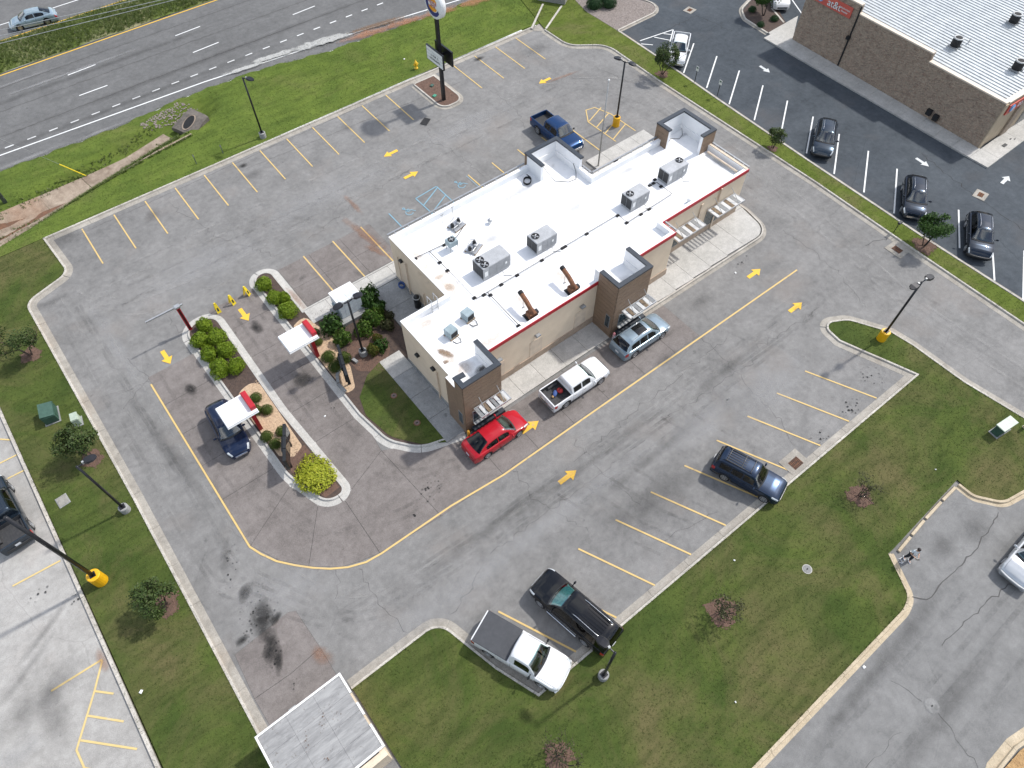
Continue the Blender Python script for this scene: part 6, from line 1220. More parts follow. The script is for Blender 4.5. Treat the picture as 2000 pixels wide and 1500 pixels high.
for k, (x, y) in enumerate([(8.15, 31.85), (9.0, 31.05), (8.1, 30.75)]): shrub(LC[k], (x, y), .56, .78, 'box', 'leaf_box', group='clipped shrubs by the inner menu board', k=k)
for k, (x, y) in enumerate([(8.5, 34.5), (8.25, 33.6)]): shrub(('small clipped shrub behind the inner canopy on the pebbles', 'small clipped shrub hidden beside the inner red post')[k], (x, y), .40, .55, 'box', 'leaf_box', k=k)
shrub('spreading bright yellow bush at the rounded end of the outer island', (2.62, 24.1), 1.3, .72, 'puffy', 'leaf_yellow', 'bush', k=2)
LD = [('tall dark shrub beside the electrical cabinet and sidewalk', 13.35, 34.55, .75, 1.35, 'leaf_dark'), ('dark shrub behind the cabinet near the service apron', 13.5, 33.45, .58, .95, 'leaf_dark'), ('rounded mid-green shrub between cabinet and service wall', 12.75, 32.7, .72, 1.2, 'leaf_mid'), ('dark shrub at the cabinet corner by the pebble bed', 9.75, 34.05, .72, 1.2, 'leaf_dark'), ('green shrub with red new growth near the pebble bed', 9.75, 32.55, .6, 1.0, 'leaf_mid'), ('green shrub in front of the cabinet plinth', 11.5, 32.45, .6, 1.0, 'leaf_mid'), ('small bright shrub near the shaded lawn', 11.65, 30.25, .48, .8, 'leaf_dark'), ('orange-tinged shrub beside the lamp base', 11.05, 30.2, .42, .95, 'leaf_autumn'), ('tiny orange-tipped shrub in the mulch', 11.85, 31.1, .32, .55, 'leaf_autumn'), ('sparse small shrub in the dark mulch', 13.1, 31.6, .42, .7, 'leaf_sparse'), ('sparse low shrub near the service apron', 13.75, 32.4, .36, .5, 'leaf_sparse')]
for k, (lb, x, y, r, h, m_) in enumerate(LD): shrub(lb, (x, y), r, h, 'loose', m_, group='loose shrubs in the mulch bed', k=k)
for k, (p, r) in enumerate((((56.16, 55.91), 1.0), ((57.57, 55.06), .95), ((57.72, 56.77), .95))): shrub(('rounded dark bush nearest the lawn in the gravel bed', 'rounded dark bush farther right in the gravel bed', 'rounded dark bush cut by the top of the frame')[k], p, r, 1.3, 'box', 'leaf_deep', 'bush', .14, 'bushes in the gravel bed', k)
for k, (p, r) in enumerate((((69.46, 44.38), .5), ((69.89, 41.60), .5), ((67.73, 41.72), .45))): shrub(('small dark bush near the curved kerb of the shop bed', 'small dark bush by the white stall kerb of the shop bed', 'small dark bush at the low corner of the shop bed')[k], p, r, .6, 'box', 'leaf_deep', 'bush', .13, 'bushes in the shop bed', k)
# trees
def limb(b, p, d, L, r, depth, g, tips, bend=.35):
    pts = [p]; n = 4
    for i in range(n):
        d = (d + Vector((g.gauss(0, bend), g.gauss(0, bend), g.gauss(.05, bend * .5))) * .35).normalized(); pts.append(pts[-1] + d * L / n)
    b.tube([tuple(q) for q in pts], r, 6 if r > .03 else 4, r * .55)
    tips += pts[2:]
    if depth:
        for k in range(3 if depth > 1 else 2):
            a = g.uniform(0, 6.28); v = (d * .8 + Vector((math.cos(a), math.sin(a), g.uniform(-.1, .5))) * .75).normalized(); limb(b, pts[g.choice((2, 3, 4))], v, L * .68, r * .55, depth - 1, g, tips, bend)
def tree(name, label, p, h, r, leaf, nl, seed, stems=3, bark='bark', size=.10, group=None, cat='tree', z=.12, lean=(0, 0), base=.32, mulch=None):
    t = thing(name, label, cat, (p[0], p[1], z), 0, group); g = random.Random(seed); b = MB(); tips = []
    for k in range(stems):
        a = 6.28 * k / stems + g.uniform(-.4, .4); d = Vector((math.cos(a) * .35 + lean[0], math.sin(a) * .35 + lean[1], 1)).normalized()
        limb(b, Vector((math.cos(a) * .06, math.sin(a) * .06, -.05)), d, h * .5, .05 * h / 3, 3, g, tips)
    b.obj('trunk', bark, t, True)
    q = np.random.default_rng(seed); T = np.array([tuple(v) for v in tips]); k = q.integers(0, len(T), nl); P = T[k] + q.normal(0, .12 * r, (nl, 3))
    c = np.array([lean[0] * h * .4, lean[1] * h * .4, h * .64]); E = (P - c) / np.array([r, r, h * .42]); ln = np.linalg.norm(E, axis=1); P = np.where(ln[:, None] > 1, c + (P - c) / ln[:, None] * q.uniform(.75, 1.02, nl)[:, None], P)
    P = P[P[:, 2] > h * base]
    N = (P - c) / (np.linalg.norm(P - c, axis=1)[:, None] + 1e-6) + np.array([0, 0, .5]); V, F = leaves(P, N, size, seed + 5, .8)
    link('crown', np_mesh('crown', V, F), leaf, t)
    if mulch:
        mr = lambda a: mulch * .86 * (1 + .10 * math.sin(3 * a + seed) + .08 * math.sin(5 * a + 2 * seed) + .06 * math.sin(9 * a + seed)); pts = [(mr(a) * math.cos(a), mr(a) * math.sin(a)) for a in [2 * math.pi * i / 44 for i in range(44)]]
        o = sheet('mulch_ring', [(x + p[0], y + p[1]) for x, y in pts], z + .012, 'mulch_red'); tag(o, None, None, None, 'structure')
        X, Y = scatter([(x * 1.15 + p[0], y * 1.15 + p[1]) for x, y in pts], 70, seed); v, f = chips(X, Y, z + .014, .06, seed, .3); c_ = link('mulch_chips', np_mesh('mulch_chips', v, f), 'mulch_red', o)
        c_['kind'] = 'stuff'
    return t
tree('small_tree', 'leafy small tree on the strip in front of the white pickup', (52.96, 42.05), 3.1, 1.35, 'leaf_tree', 3800, 1, 3, 'bark_dark', .075, 'trees on the grass strip', mulch=.7)
tree('small_tree', 'low bushy tree on the strip beside the first dark SUV', (52.51, 27.33), 2.0, .95, 'leaf_tree', 2000, 2, 3, 'bark_dark', .07, 'trees on the grass strip', mulch=.5)
tree('small_tree', 'dense dark green tree on the strip between the two far SUVs', (52.46, 11.38), 3.0, 1.4, 'leaf_dark', 4600, 3, 3, 'bark_dark', .08, 'trees on the grass strip', mulch=1.0)
tree('small_tree', 'small tree at the edge of the frame on the side lawn', (-8.87, 45.81), 3.0, 1.5, 'leaf_tree', 2600, 4, 3, 'bark', .075, 'trees on the side lawn', mulch=.8, lean=(-.15, .1))
tree('small_tree', 'leafy small tree on the side lawn next to the green boxes', (-8.41, 34.46), 2.9, 1.55, 'leaf_tree', 4000, 5, 3, 'bark', .08, 'trees on the side lawn', mulch=.75, lean=(-.1, .05))
tree('small_tree', 'leafy small tree on the side lawn below the yellow-based pole', (-8.50, 22.16), 2.5, 1.35, 'leaf_tree', 3000, 6, 3, 'bark', .075, 'trees on the side lawn', mulch=.85, lean=(-.15, .05))
tree('bare_tree', 'nearly bare small tree in a red mulch ring by the turnout', (29.44, 0.98), 2.1, 1.1, 'leaf_sparse', 160, 7, 4, 'bark_dark', .07, 'thin trees in the front lawn', mulch=.85)
tree('bare_tree', 'thin small tree with sparse leaves in the middle of the front lawn', (16.89, 1.50), 2.2, 1.15, 'leaf_sparse', 420, 8, 4, 'bark_dark', .07, 'thin trees in the front lawn', mulch=.95)
tree('bare_tree', 'thin small tree cut by the bottom edge of the frame', (4.49, 1.74), 2.2, 1.2, 'leaf_sparse', 300, 9, 4, 'bark_dark', .07, 'thin trees in the front lawn', mulch=.8)
tree('small_tree', 'green tree in the shop bed in front of the white car', (69.83, 42.99), 3.6, 1.6, 'leaf_dark', 3800, 10, 3, 'bark_dark', .11, mulch=None)
# grass, mulch and pebbles: real blades and chips
def stuff(name, parts, mat, label, cat):
    V = []; F = []; n = 0
    for v, f in parts: V.append(v); F.append(f + n); n += len(v)
    return tag(link(name, np_mesh(name, np.concatenate(V), np.concatenate(F)), mat), label, cat, None, 'stuff')
VIS = [(-13, 18), (24, -14), (60, 8), (72, 45), (50, 66), (-8, 66)]
def lawn_blades(poly, dens, seed, h=.032, z=GZ):
    X, Y = scatter(poly, dens, seed); k = (X > -13) & (X < 62) & (Y > -14) & (Y < 62); X, Y = X[k], Y[k]; return blades(X, Y, z, h, .022, seed, 4, 1.7)
clipS = [(max(-3, x), y) for x, y in SOUTH_LAWN]
stuff('lawn_grass', [lawn_blades(SOUTH_LAWN, 46, 1), lawn_blades(WEST_LAWN, 46, 2), lawn_blades(LAWN2, 46, 3, z=.145)], 'blade_south', 'short olive grass of the front and side lawns', 'grass')
stuff('strip_grass', [lawn_blades(EAST_STRIP, 46, 4)], 'blade_north', 'short grass of the strip between the two lots', 'grass')
g = np.random.default_rng(9); X = g.uniform(-9, 52, 26000); Y = g.uniform(57.6, 69, 26000); k = Y < np.interp(X, [-60, -6, 6, 13, 21, 28, 36, 44, 110], [68.4, 68.7, 68.3, 68.9, 68.6, 67.1, 66.5, 66.0, 62.6]) - .05
cy = 66.0 - .235 * (14 - X); k &= ~((X < 11.5) & (np.abs(Y - cy + .9) < .9)); X, Y = X[k], Y[k]; Z = np.array([ditch_z(a, c) for a, c in zip(X, Y)])
stuff('verge_grass', [blades(X, Y, Z, .038, .022, 5, 4, 1.7)], 'blade_north', 'bright green mown grass of the highway verge', 'grass')
g = np.random.default_rng(10); X = g.uniform(-8, 45, 9500); Y = 84.4 + 5.9 * np.clip(g.beta(1.2, 1.2, 9500), .01, .99); Z = .05 + .12 * np.sin((Y - 84.3) / 6.1 * np.pi)
hh = blades(X, Y, Z, .34, .035, 6, 5, .8); stuff('median_grass', [hh], 'blade_median', 'tall rough grass along the highway median', 'grass')
# tufts creeping over the kerb backs
ed_ = []
for i_, (pth, w_) in enumerate(((S_KERB, .10), (N_KERB, .10), (E_KERB, .10), (STREET_KERB, .10), ([(-12.0, 50), (-12.05, 30), (-12.3, 10)], .10))):
    q_ = np.random.default_rng(50 + i_); P_e = [(p.x, p.y) for r_ in resample(pth, .06) for p in r_[:1]]; P_e = np.array(P_e); k_ = q_.random(len(P_e)) < .55
    P_e = P_e[k_] + q_.normal(0, w_ * .5, (int(k_.sum()), 2)); ed_.append(blades(P_e[:, 0], P_e[:, 1], .135, .06, .022, 60 + i_, 3, 1.1))
stuff('edge_grass', ed_, 'blade_south', 'ragged grass tufts creeping over the kerb edges', 'grass')
g = np.random.default_rng(77); wx = []; wy = []
for path, wd, n_ in ((L1, 1.35, 420), (L2, .30, 420), ([(-0.68, 61.03), (10.18, 63.82)], .7, 900)):
    for a_, b_ in zip(path, path[1:]):
        q_ = g.random(n_ // (len(path) - 1)); d_ = Vector(b_) - Vector(a_); nn_ = Vector((-d_.y, d_.x)).normalized(); sd_ = np.where(g.random(len(q_)) < .5, -1, 1) * wd * g.uniform(.75, 1.25, len(q_)) if path is not None and wd != .7 else g.normal(0, .35, len(q_))
        wx.append(a_[0] + d_.x * q_ + nn_.x * sd_); wy.append(a_[1] + d_.y * q_ + nn_.y * sd_)
wx = np.concatenate(wx); wy = np.concatenate(wy); wz = np.array([ditch_z(a_, b_) for a_, b_ in zip(wx, wy)]) + .03
stuff('ditch_weeds', [blades(wx, wy, wz, .20, .03, 78, 5, .9)], 'blade_median', 'dark green weeds growing along the lined ditch', 'weeds')
def bed_chips(poly, dens, seed, z, size, flat=.35): X, Y = scatter(poly, dens, seed); return chips(X, Y, z, size, seed, flat)
PB1 = [(1.3, 33.0), (3.1, 33.4), (3.0, 26.7), (2.2, 26.3), (1.5, 27)]; PB2 = [(7.6, 36.1), (8.6, 36.4), (9.3, 33.5), (8.9, 30.2), (8.2, 28.5), (7.6, 28.5)]
stuff('pebbles', [bed_chips(PB1, 120, 31, .138, .05, .4), bed_chips(PB2, 120, 32, .133, .05, .4)], 'pebble', 'tan river pebbles in the two island beds', 'pebbles')
stuff('mulch_chips', [bed_chips([(1.3, 40.4), (3.0, 40.4), (3.1, 33.5), (1.3, 33.5)], 60, 33, .131, .05), bed_chips([(8.9, 36.4), (13.8, 36.4), (13.8, 28.6), (9.4, 30)], 60, 34, .127, .05)], 'mulch_brown', 'brown mulch chips in the planting beds', 'mulch')
stuff('mulch_chips', [bed_chips([(1.6, 26.5), (3.15, 26.5), (3.3, 22.6), (2.4, 22.4), (1.6, 24.2)], 70, 35, .135, .05), bed_chips([(9.3, 29.7), (10.6, 28.5), (12.1, 29.8), (12.2, 32.1), (10.4, 32.7)], 70, 36, .136, .05), bed_chips(B3, 60, 37, .126, .05)], 'mulch_red', 'reddish mulch chips by the menu boards and sign', 'mulch')
stuff('gravel', [bed_chips([(55.53, 58.51), (54.90, 55.80), (55.03, 51.02), (60.95, 50.99), (61.95, 51.59), (60.17, 54.97)], 70, 38, .141, .06)], 'gravel_grey', 'grey gravel in the bed at the top', 'gravel')
stuff('mulch_chips', [bed_chips([(22.14, -13.19), (23.77, -13.26), (25.94, -13.80), (25.36, -15.50), (21.96, -14.57)], 90, 39, .131, .06)], 'mulch_tan', 'tan mulch in the corner bed by the street', 'mulch')
# ---------------------------------------------------------------- vehicles
def smooth_curve(ctrl, w):
    xs = np.array([c[0] for c in ctrl]); zs = np.array([c[1] for c in ctrl]); o = np.argsort(xs); xs, zs = xs[o], zs[o]
    X = np.linspace(xs[0] - .6, xs[-1] + .6, 900); Z = np.interp(X, xs, zs); k = max(1, int(w / (X[1] - X[0]))); ker = np.hanning(2 * k + 1); ker /= ker.sum()
    Zs = np.convolve(np.pad(Z, k, 'edge'), ker, 'valid'); return lambda x: float(np.interp(x, X, Zs))
class Car:
    def __init__(s, c):
        s.c = c; s.L, s.W = c['L'], c['W']; s.xf = s.L / 2 - c['fo']; s.xr = s.xf - c['wb']; s.sh = smooth_curve(c['sh'], c.get('soft', .10)); s.R = c['r']
        s.zt = smooth_curve(c['top'], .09); s.g0, s.g1 = c['gx']; s.arch = s.R + .07
    def hw(s, x):
        L, W = s.L, s.W; kf, kr = s.c.get('kf', .20), s.c.get('kr', .13); lf, lr = s.c.get('lf', .75), s.c.get('lr', .5); w = W / 2
        if x > L / 2 - lf: w *= 1 - kf * ((x - L / 2 + lf) / lf) ** 2.6
        if x < -L / 2 + lr: w *= 1 - kr * ((-L / 2 + lr - x) / lr) ** 2.6
        return w
    def bot(s, x):
        z = s.c['zb']
        if x > s.L / 2 - .35: z += .08 * (x - s.L / 2 + .35) / .35
        for a in (s.xf, s.xr):
            d = abs(x - a)
            if d < s.arch: z = max(z, s.R + math.sqrt(max(0, s.arch ** 2 - d * d)) - .0)
        return z
    def low(s, x, t, bed=False):
        w, zb, zs = s.hw(x), s.bot(x), s.sh(x); cr = s.c.get('crown', .05) * min(1, max(.1, (s.L / 2 - abs(x)) / .5)); h = max(.02, zs - zb)
        zm = s.c['zb'] + .5 * (zs - s.c['zb'])
        P = [(w * .955, zb), (w * .99, max(zb + .02, min(zb + .1, zs - .02))), (w, max(zm, zb + .03) if zm < zs - .12 else zs - .11), (w * .985, max(zs - .09, zb + .04)), (w * .945, max(zs - .02, zb + .05)), (w * .80, zs + .35 * cr), (w * .42, zs + .85 * cr), (0, zs + cr)]
        if bed: f = s.c['zf']; P[4:] = [(w * .96, zs), (w - .11, zs), (w - .12, f), (0, f)]
        i = min(int(t), 6); a, b = P[i], P[i + 1]; k = t - i; return Vector((x, a[0] + (b[0] - a[0]) * k, a[1] + (b[1] - a[1]) * k))
    def up(s, x, t):
        c = s.c; zt = s.zt(x); zb = c['belt'](x) if callable(c['belt']) else c['belt']; h = max(.012, zt - zb); H = c['zr'] - zb; wb = min(c['gw'], s.hw(x) * .93); wr = c['gr']
        y = wb - (wb - wr) * min(1, h / H); r = min(.13, h * .45); cr = c.get('rc', .05) * min(1, h / H); yt = max(.1, y)
        P = [(wb, zb), (wb + (yt - wb) * .92 + .012, zb + (h - r) * .99), (yt - r * .22, zb + h - r * .28), (yt - r * 1.15, zb + h + cr * .25), (yt * .5, zb + h + cr * .8), (0, zb + h + cr)]
        i = min(int(t), 4); a, b = P[i], P[i + 1]; k = t - i; yy = a[0] + (b[0] - a[0]) * k; zz = a[1] + (b[1] - a[1]) * k
        fx = max(0, min(1, (x - (s.g1 - .9)) / .7)); rx = max(0, min(1, (s.g0 + .7 - x) / .55)); bow = c.get('bow', .16) * fx - c.get('rbow', .08) * rx
        return Vector((x + bow * (1 - (yy / wb) ** 2) - (.10 * fx if fx else 0), yy, zz))
    def patch(s, f, x0, x1, t0, t1, side, d=.008, nx=6, nt=4, thick=True):
        """a conforming panel standing proud of the body by d"""
        def at(i, j):
            x = x0 + (x1 - x0) * i / nx; t = t0 + (t1 - t0) * j / nt; e = .01; p = f(x, t); a = f(x + e, t) - f(x - e, t); b = f(x, min(t + .05, 6.99)) - f(x, max(0, t - .05)); n = a.cross(b)
            if n.length < 1e-9: n = Vector((0, 0, 1))
            n.normalize()
            c = Vector((0, 0, .5)); 
            if n.dot(p - Vector((x * .8, 0, .4))) < 0: n = -n
            return p + n * d
        V = [at(i, j) for i in range(nx + 1) for j in range(nt + 1)]; V = [(v.x, v.y * side, v.z) for v in V]
        F = [(i * (nt + 1) + j, (i + 1) * (nt + 1) + j, (i + 1) * (nt + 1) + j + 1, i * (nt + 1) + j + 1) for i in range(nx) for j in range(nt)]
        if side > 0: F = [q[::-1] for q in F]
        return V, F
    def both(s, f, x0, x1, t0, t1, d=.008, nx=6, nt=4):
        b = MB()
        for sd in (-1, 1): b.add(*s.patch(f, x0, x1, t0, t1, sd, d, nx, nt))
        return b
WHEELS = {}
def wheel_mesh(r, w):
    k = (round(r, 2), round(w, 2))
    if k in WHEELS: return WHEELS[k]
    def ringy(rr, y, n=22): return [(rr * math.cos(2 * math.pi * i / n), y, rr * math.sin(2 * math.pi * i / n)) for i in range(n)]
    ty = MB().ring([ringy(r * .66, -w * .42), ringy(r * .93, -w * .5), ringy(r, -w * .36), ringy(r, w * .36), ringy(r * .93, w * .5), ringy(r * .66, w * .42)], True, True).mesh('tyre')
    rm = MB().ring([ringy(r * .68, -w * .5), ringy(r * .66, -w * .535), ringy(r * .58, -w * .52), ringy(r * .56, -w * .44)], False, False)
    for q in range(6):
        a = q * math.pi / 3; u = Vector((math.cos(a), 0, math.sin(a))); v = Vector((-math.sin(a), 0, math.cos(a)))
        p = [u * r * .05 - v * .05 + Vector((0, -w * .52, 0)), u * r * .6 - v * .035 + Vector((0, -w * .50, 0)), u * r * .6 + v * .035 + Vector((0, -w * .50, 0)), u * r * .05 + v * .05 + Vector((0, -w * .52, 0))]
        rm.add([tuple(x) for x in p] + [tuple(x + Vector((0, w * .1, 0))) for x in p], [(0, 1, 2, 3), (0, 4, 5, 1), (1, 5, 6, 2), (2, 6, 7, 3), (3, 7, 4, 0)])
    rm.ring([ringy(r * .16, -w * .5, 22), ringy(r * .13, -w * .56, 22)], False, True)
    ty.materials.append(M['rubber']); rim = rm.mesh('rim'); rim.materials.append(M['rim_silver']); WHEELS[k] = (ty, rim); return WHEELS[k]
def make_car(name, label, cat, spec, paint, pos, ang, group=None, opt=()):
    s = Car(spec); c = spec; L, W = s.L, s.W; t = thing(name, label, cat, (pos[0], pos[1], pos[2] if len(pos) > 2 else .015), ang, group)
    # lower body
    xs = set(np.linspace(-L / 2, L / 2, 40).round(3)) | {round(L / 2 - q, 3) for q in (.015, .05, .1, .17)} | {round(-L / 2 + q, 3) for q in (.015, .05, .1, .17)}
    for a in (s.xf, s.xr): xs |= {round(a + s.arch * math.cos(R(q)), 3) for q in range(0, 181, 15)}
    xs = sorted(x for x in xs if -L / 2 <= x <= L / 2); st = []
    bx = c.get('bed')          # x range of an open bed
    if bx: xs = sorted(set(xs) | {bx[0], bx[1]})
    for x in xs:
        if bx and bx[0] <= x <= bx[1]:
            if x == bx[0]: st.append((x, 0))
            st.append((x, 1))
            if x == bx[1]: st.append((x, 0))
        else: st.append((x, 0))
    ts = [0, 1, 2, 3, 3.5, 4, 5, 6, 7]; V = []; m = len(ts) * 2 - 1
    for x, bd in st:
        row = [s.low(x, q, bd) for q in ts]; V += [(p.x, -p.y, p.z) for p in row] + [(p.x, p.y, p.z) for p in row[-2::-1]]
    opn = lambda i, j: s.g0 + .12 < st[i][0] and st[i + 1][0] < s.g1 - .12 and 6 <= j < m - 7     # the cabin is hollow
    F = [(i * m + j, (i + 1) * m + j, (i + 1) * m + j + 1, i * m + j + 1) for i in range(len(st) - 1) for j in range(m - 1) if not opn(i, j)]
    F += [tuple(range(m)), tuple(range((len(st) - 1) * m, len(st) * m))[::-1]]
    body = MB().add(V, F).obj('body', paint, t); smooth_by_angle(body, 32)
    MB().box(-L / 2 + .2, L / 2 - .2, -W / 2 + .30, W / 2 - .30, c['zb'] + .02, c['zb'] + .3).obj('underbody', 'black_matt', t)
    # cabin
    g0, g1 = s.g0, s.g1; gx = sorted(set(np.linspace(g0, g1, 46).round(3))); ts = [0, .17, .9, 1, 2, 2.5, 3, 4, 5]; V = []; m = len(ts) * 2 - 1
    for x in gx:
        row = [s.up(x, q) for q in ts]; V += [(p.x, -p.y, p.z) for p in row] + [(p.x, p.y, p.z) for p in row[-2::-1]]
    scr = [c['ws']] + ([c['rw']] if 'rw' in c else [])
    def hole(i, j):
        a_, b_ = gx[i], gx[i + 1]; top = 5 <= j < m - 6; side = j in (1, m - 3)
        return (top and any(q[0] + .012 < a_ and b_ < q[1] - .012 for q in scr)) or (side and any(q[0] + .012 < a_ and b_ < q[1] - .012 for q in c['sw']))
    F = [(i * m + j, (i + 1) * m + j, (i + 1) * m + j + 1, i * m + j + 1) for i in range(len(gx) - 1) for j in range(m - 1) if not hole(i, j)] + [tuple(range(m)), tuple(range((len(gx) - 1) * m, len(gx) * m))[::-1]]
    cab = MB().add(V, F).obj('cabin', c.get('roofpaint', paint), t); smooth_by_angle(cab, 38)
    # glass
    ws = c['ws']; wsx = s.both(s.up, ws[0], ws[1], 2.35, 5, .010, 8, 8).obj('windshield', 'glass_screen', t, True)
    if 'wsmat' in c: s.both(s.up, ws[0] + .03, ws[1] - .03, 2.6, 5, -.03, 6, 8).obj('sun_shade', c['wsmat'], t, True)
    if 'rw' in c: s.both(s.up, c['rw'][0], c['rw'][1], 2.35, 5, .010, 6, 8).obj('rear_window', 'glass_side', t, True)
    for (a, b_) in c['sw']:
        for sd in (-1, 1): MB().add(*s.patch(s.up, a, b_, .12, .95, sd, .008, 8, 3)).obj('side_window', 'glass_side', t, True)
    bz = c['belt']; sm = c.get('seat', 'seat_grey'); fs = ws[0] - .28
    MB().bev(ws[0] + .28, ws[1] + .02, -c['gw'] + .12, c['gw'] - .12, bz - .35, bz - .06, .06).obj('dashboard', 'seat_grey', t)
    MB().box(g0 + .15, ws[1], -c['gw'] + .06, c['gw'] - .06, c['zb'] + .305, c['zb'] + .33).obj('floor_pan', 'trim_plastic', t)
    for q in (-.37, .37):
        MB().bev(fs - .25, fs + .28, q - .25, q + .25, c['zb'] + .34, bz - .35, .05).obj('seat', sm, t)
        MB().ring([[(fs - .22, q - .24, bz - .36), (fs - .08, q - .24, bz - .36), (fs - .08, q + .24, bz - .36), (fs - .22, q + .24, bz - .36)], [(fs - .42, q - .2, bz + .22), (fs - .32, q - .2, bz + .22), (fs - .32, q + .2, bz + .22), (fs - .42, q + .2, bz + .22)]]).obj('seat_back', sm, t)
        MB().bev(fs - .45, fs - .35, q - .12, q + .12, bz + .25, bz + .42, .03).obj('headrest', sm, t)
    if fs - 1.15 > g0: MB().bev(fs - 1.15, fs - .95, -.6, .6, bz - .4, bz + .2, .05).obj('rear_bench', sm, t)
    MB().tube([(ws[0] + .2 + .05 * math.sin(a_), .37 + .17 * math.cos(a_), bz - .02 + .15 * math.sin(a_)) for a_ in [i * math.pi / 6 for i in range(13)]], .015, 5).obj('steering_wheel', 'black_matt', t)
    wip = s.both(s.up, ws[1] - .02, ws[1] + .10, 2.0, 5, .006, 3, 8).obj('cowl', 'trim_plastic', t, True)
    # lamps, grille, plates, bumpers
    hx = L / 2
    hl = c.get('hl', (.08, .50, 3.05, 4.35)); tl = c.get('tl', (.03, .26, 2.3, 3.9))
    for sd in (-1, 1):
        MB().add(*s.patch(s.low, hx - hl[1], hx - hl[0], hl[2], hl[3], sd, .012)).obj('headlight', 'lens_clear', t, True)
        MB().add(*s.patch(s.low, -hx + tl[0], -hx + tl[1], tl[2], tl[3], sd, .012)).obj('taillight', 'lens_red', t, True)
    zf0, zf1 = s.bot(hx), s.sh(hx); gw = s.hw(hx) * .72
    gz0, gz1 = c.get('gz', (zf0 + .08, zf1 - .02))
    gr = MB().bev(-.02, .035, -gw, gw, gz0, gz1, .02).obj('grille', c.get('grille', 'black_matt'), t, loc=(hx - .012, 0, 0))
    for k in range(3): MB().box(.036, .05, -gw * .95, gw * .95, gz0 + (gz1 - gz0) * (k + .5) / 3 - .014, gz0 + (gz1 - gz0) * (k + .5) / 3 + .014).obj('grille_bar', c.get('bar', 'chrome'), gr)
    bw = s.hw(hx) * .98
    if c.get('bumper'):
        fb = MB(); rs = []
        for q in range(9):
            y = -1 + q / 4; xx = hx + .07 - .16 * abs(y) ** 3; yy = y * (W / 2 - .03); rs.append([(xx - .10, yy, c['zb'] + .13), (xx, yy, c['zb'] + .15), (xx, yy, c['zb'] + .36), (xx - .10, yy, c['zb'] + .38)])
        fb.ring(rs).obj('front_bumper', c['bumper'], t, True)
        rb_ = MB(); rs = []
        for q in range(9):
            y = -1 + q / 4; xx = -hx - .06 + .10 * abs(y) ** 3; yy = y * (W / 2 - .04); rs.append([(xx, yy, c['zb'] + .17), (xx + .10, yy, c['zb'] + .17), (xx + .10, yy, c['zb'] + .38), (xx, yy, c['zb'] + .36)])
        rb_.ring(rs).obj('rear_bumper', c['bumper'], t, True)
    MB().box(-.02, .004, -.16, .16, -.08, .08).obj('number_plate', 'plate_white', t, loc=(-hx - (.09 if c.get('bumper') and not bx else .012), 0, s.sh(-hx) - (.22 if not bx else .3)))
    # mirrors, handles, seams
    mx = c.get('mx', ws[1] - .28); my = s.hw(mx)
    mz = (c['belt'](mx) if callable(c['belt']) else c['belt']) + .10
    for sd in (-1, 1):
        b = MB(); b.ball((mx, sd * (my + .12), mz + .02), (.07, .12, .09), 10, 6); b.tube([(mx, sd * (my - .09), mz - .03), (mx, sd * (my + .05), mz)], .03, 5); b.obj('mirror', c.get('mirror', paint), t, True)
        for a in c.get('handles', ()): MB().add(*s.patch(s.low, a - .10, a + .10, 2.62, 2.78, sd, .028, 2, 1)).obj('door_handle', c.get('handle', paint), t)
        for a in c.get('seams', ()): MB().add(*s.patch(s.low, a - .008, a + .008, .6, 4.2, sd, .004, 1, 10)).obj('door_seam', 'black_matt', t)
        if c.get('cladding'): MB().add(*s.patch(s.low, s.xr + s.arch + .03, s.xf - s.arch - .03, .05, 1.1, sd, .012, 6, 2)).obj('sill_trim', c['cladding'], t)
    if c.get('hoodseam', True):
        for sd in (-1, 1): MB().add(*s.patch(s.low, ws[1] + .05, hx - .22, 4.72, 4.80, sd, .004, 10, 1)).obj('hood_seam', 'black_matt', t)
    # wheels
    ty, rim = wheel_mesh(s.R, c.get('tw', .22))
    for ax in (s.xf, s.xr):
        for sd in (-1, 1):
            w = link('wheel', ty, None, t); w.location = (ax, sd * (W / 2 - .13), s.R); w.rotation_euler.z = 0 if sd < 0 else math.pi; q = link('rim', rim, None, w)
            fl_ = [(ax + (s.arch + o_) * math.cos(R(a)), sd * (s.hw(ax) + .012), s.R + (s.arch + o_) * math.sin(R(a))) for a in range(8, 173, 11) for o_ in (-.005, .045)]
            if c.get('flare'): MB().add(fl_, [(2 * i, 2 * i + 2, 2 * i + 3, 2 * i + 1) for i in range(len(fl_) // 2 - 1)]).obj('arch_trim', c['flare'], t)
    # roof furniture
    rx0, rx1 = c.get('rails', (0, 0))
    if 'rails' in opt:
        for sd in (-1, 1):
            pts = [s.up(rx0 + (rx1 - rx0) * i / 8, 3.02) for i in range(9)]; MB().tube([(p.x, p.y * sd, p.z + (.055 if 0 < i < 8 else .0)) for i, p in enumerate(pts)], .02, 6).obj('roof_rail', c.get('railmat', 'chrome'), t, True)
    if 'rack' in opt:
        for f_ in (.12, .62, .95):
            x = rx0 + (rx1 - rx0) * f_; p = s.up(x, 3.05); MB().tube([(x, -p.y, p.z + .06), (x, 0, p.z + .12), (x, p.y, p.z + .06)], .018, 5).obj('rack_bar', 'black_metal', t)
    if 'ribs' in opt:
        for i in range(6):
            y = -.45 + .18 * i; p0, p1 = s.up(rx0 + .15, 4.5), s.up(rx1 - .5, 4.5); MB().box(rx0 + .15, rx1 - .5, y - .018, y + .018, p0.z - .02, p0.z + .045).obj('roof_rib', 'trim_plastic' if c.get('railmat') else paint, t)
    if 'sunroof' in opt: a, b_ = c['sun']; s.both(s.up, a, b_, 3.25, 5, .012, 4, 6).obj('sunroof', 'glass_dark', t, True)
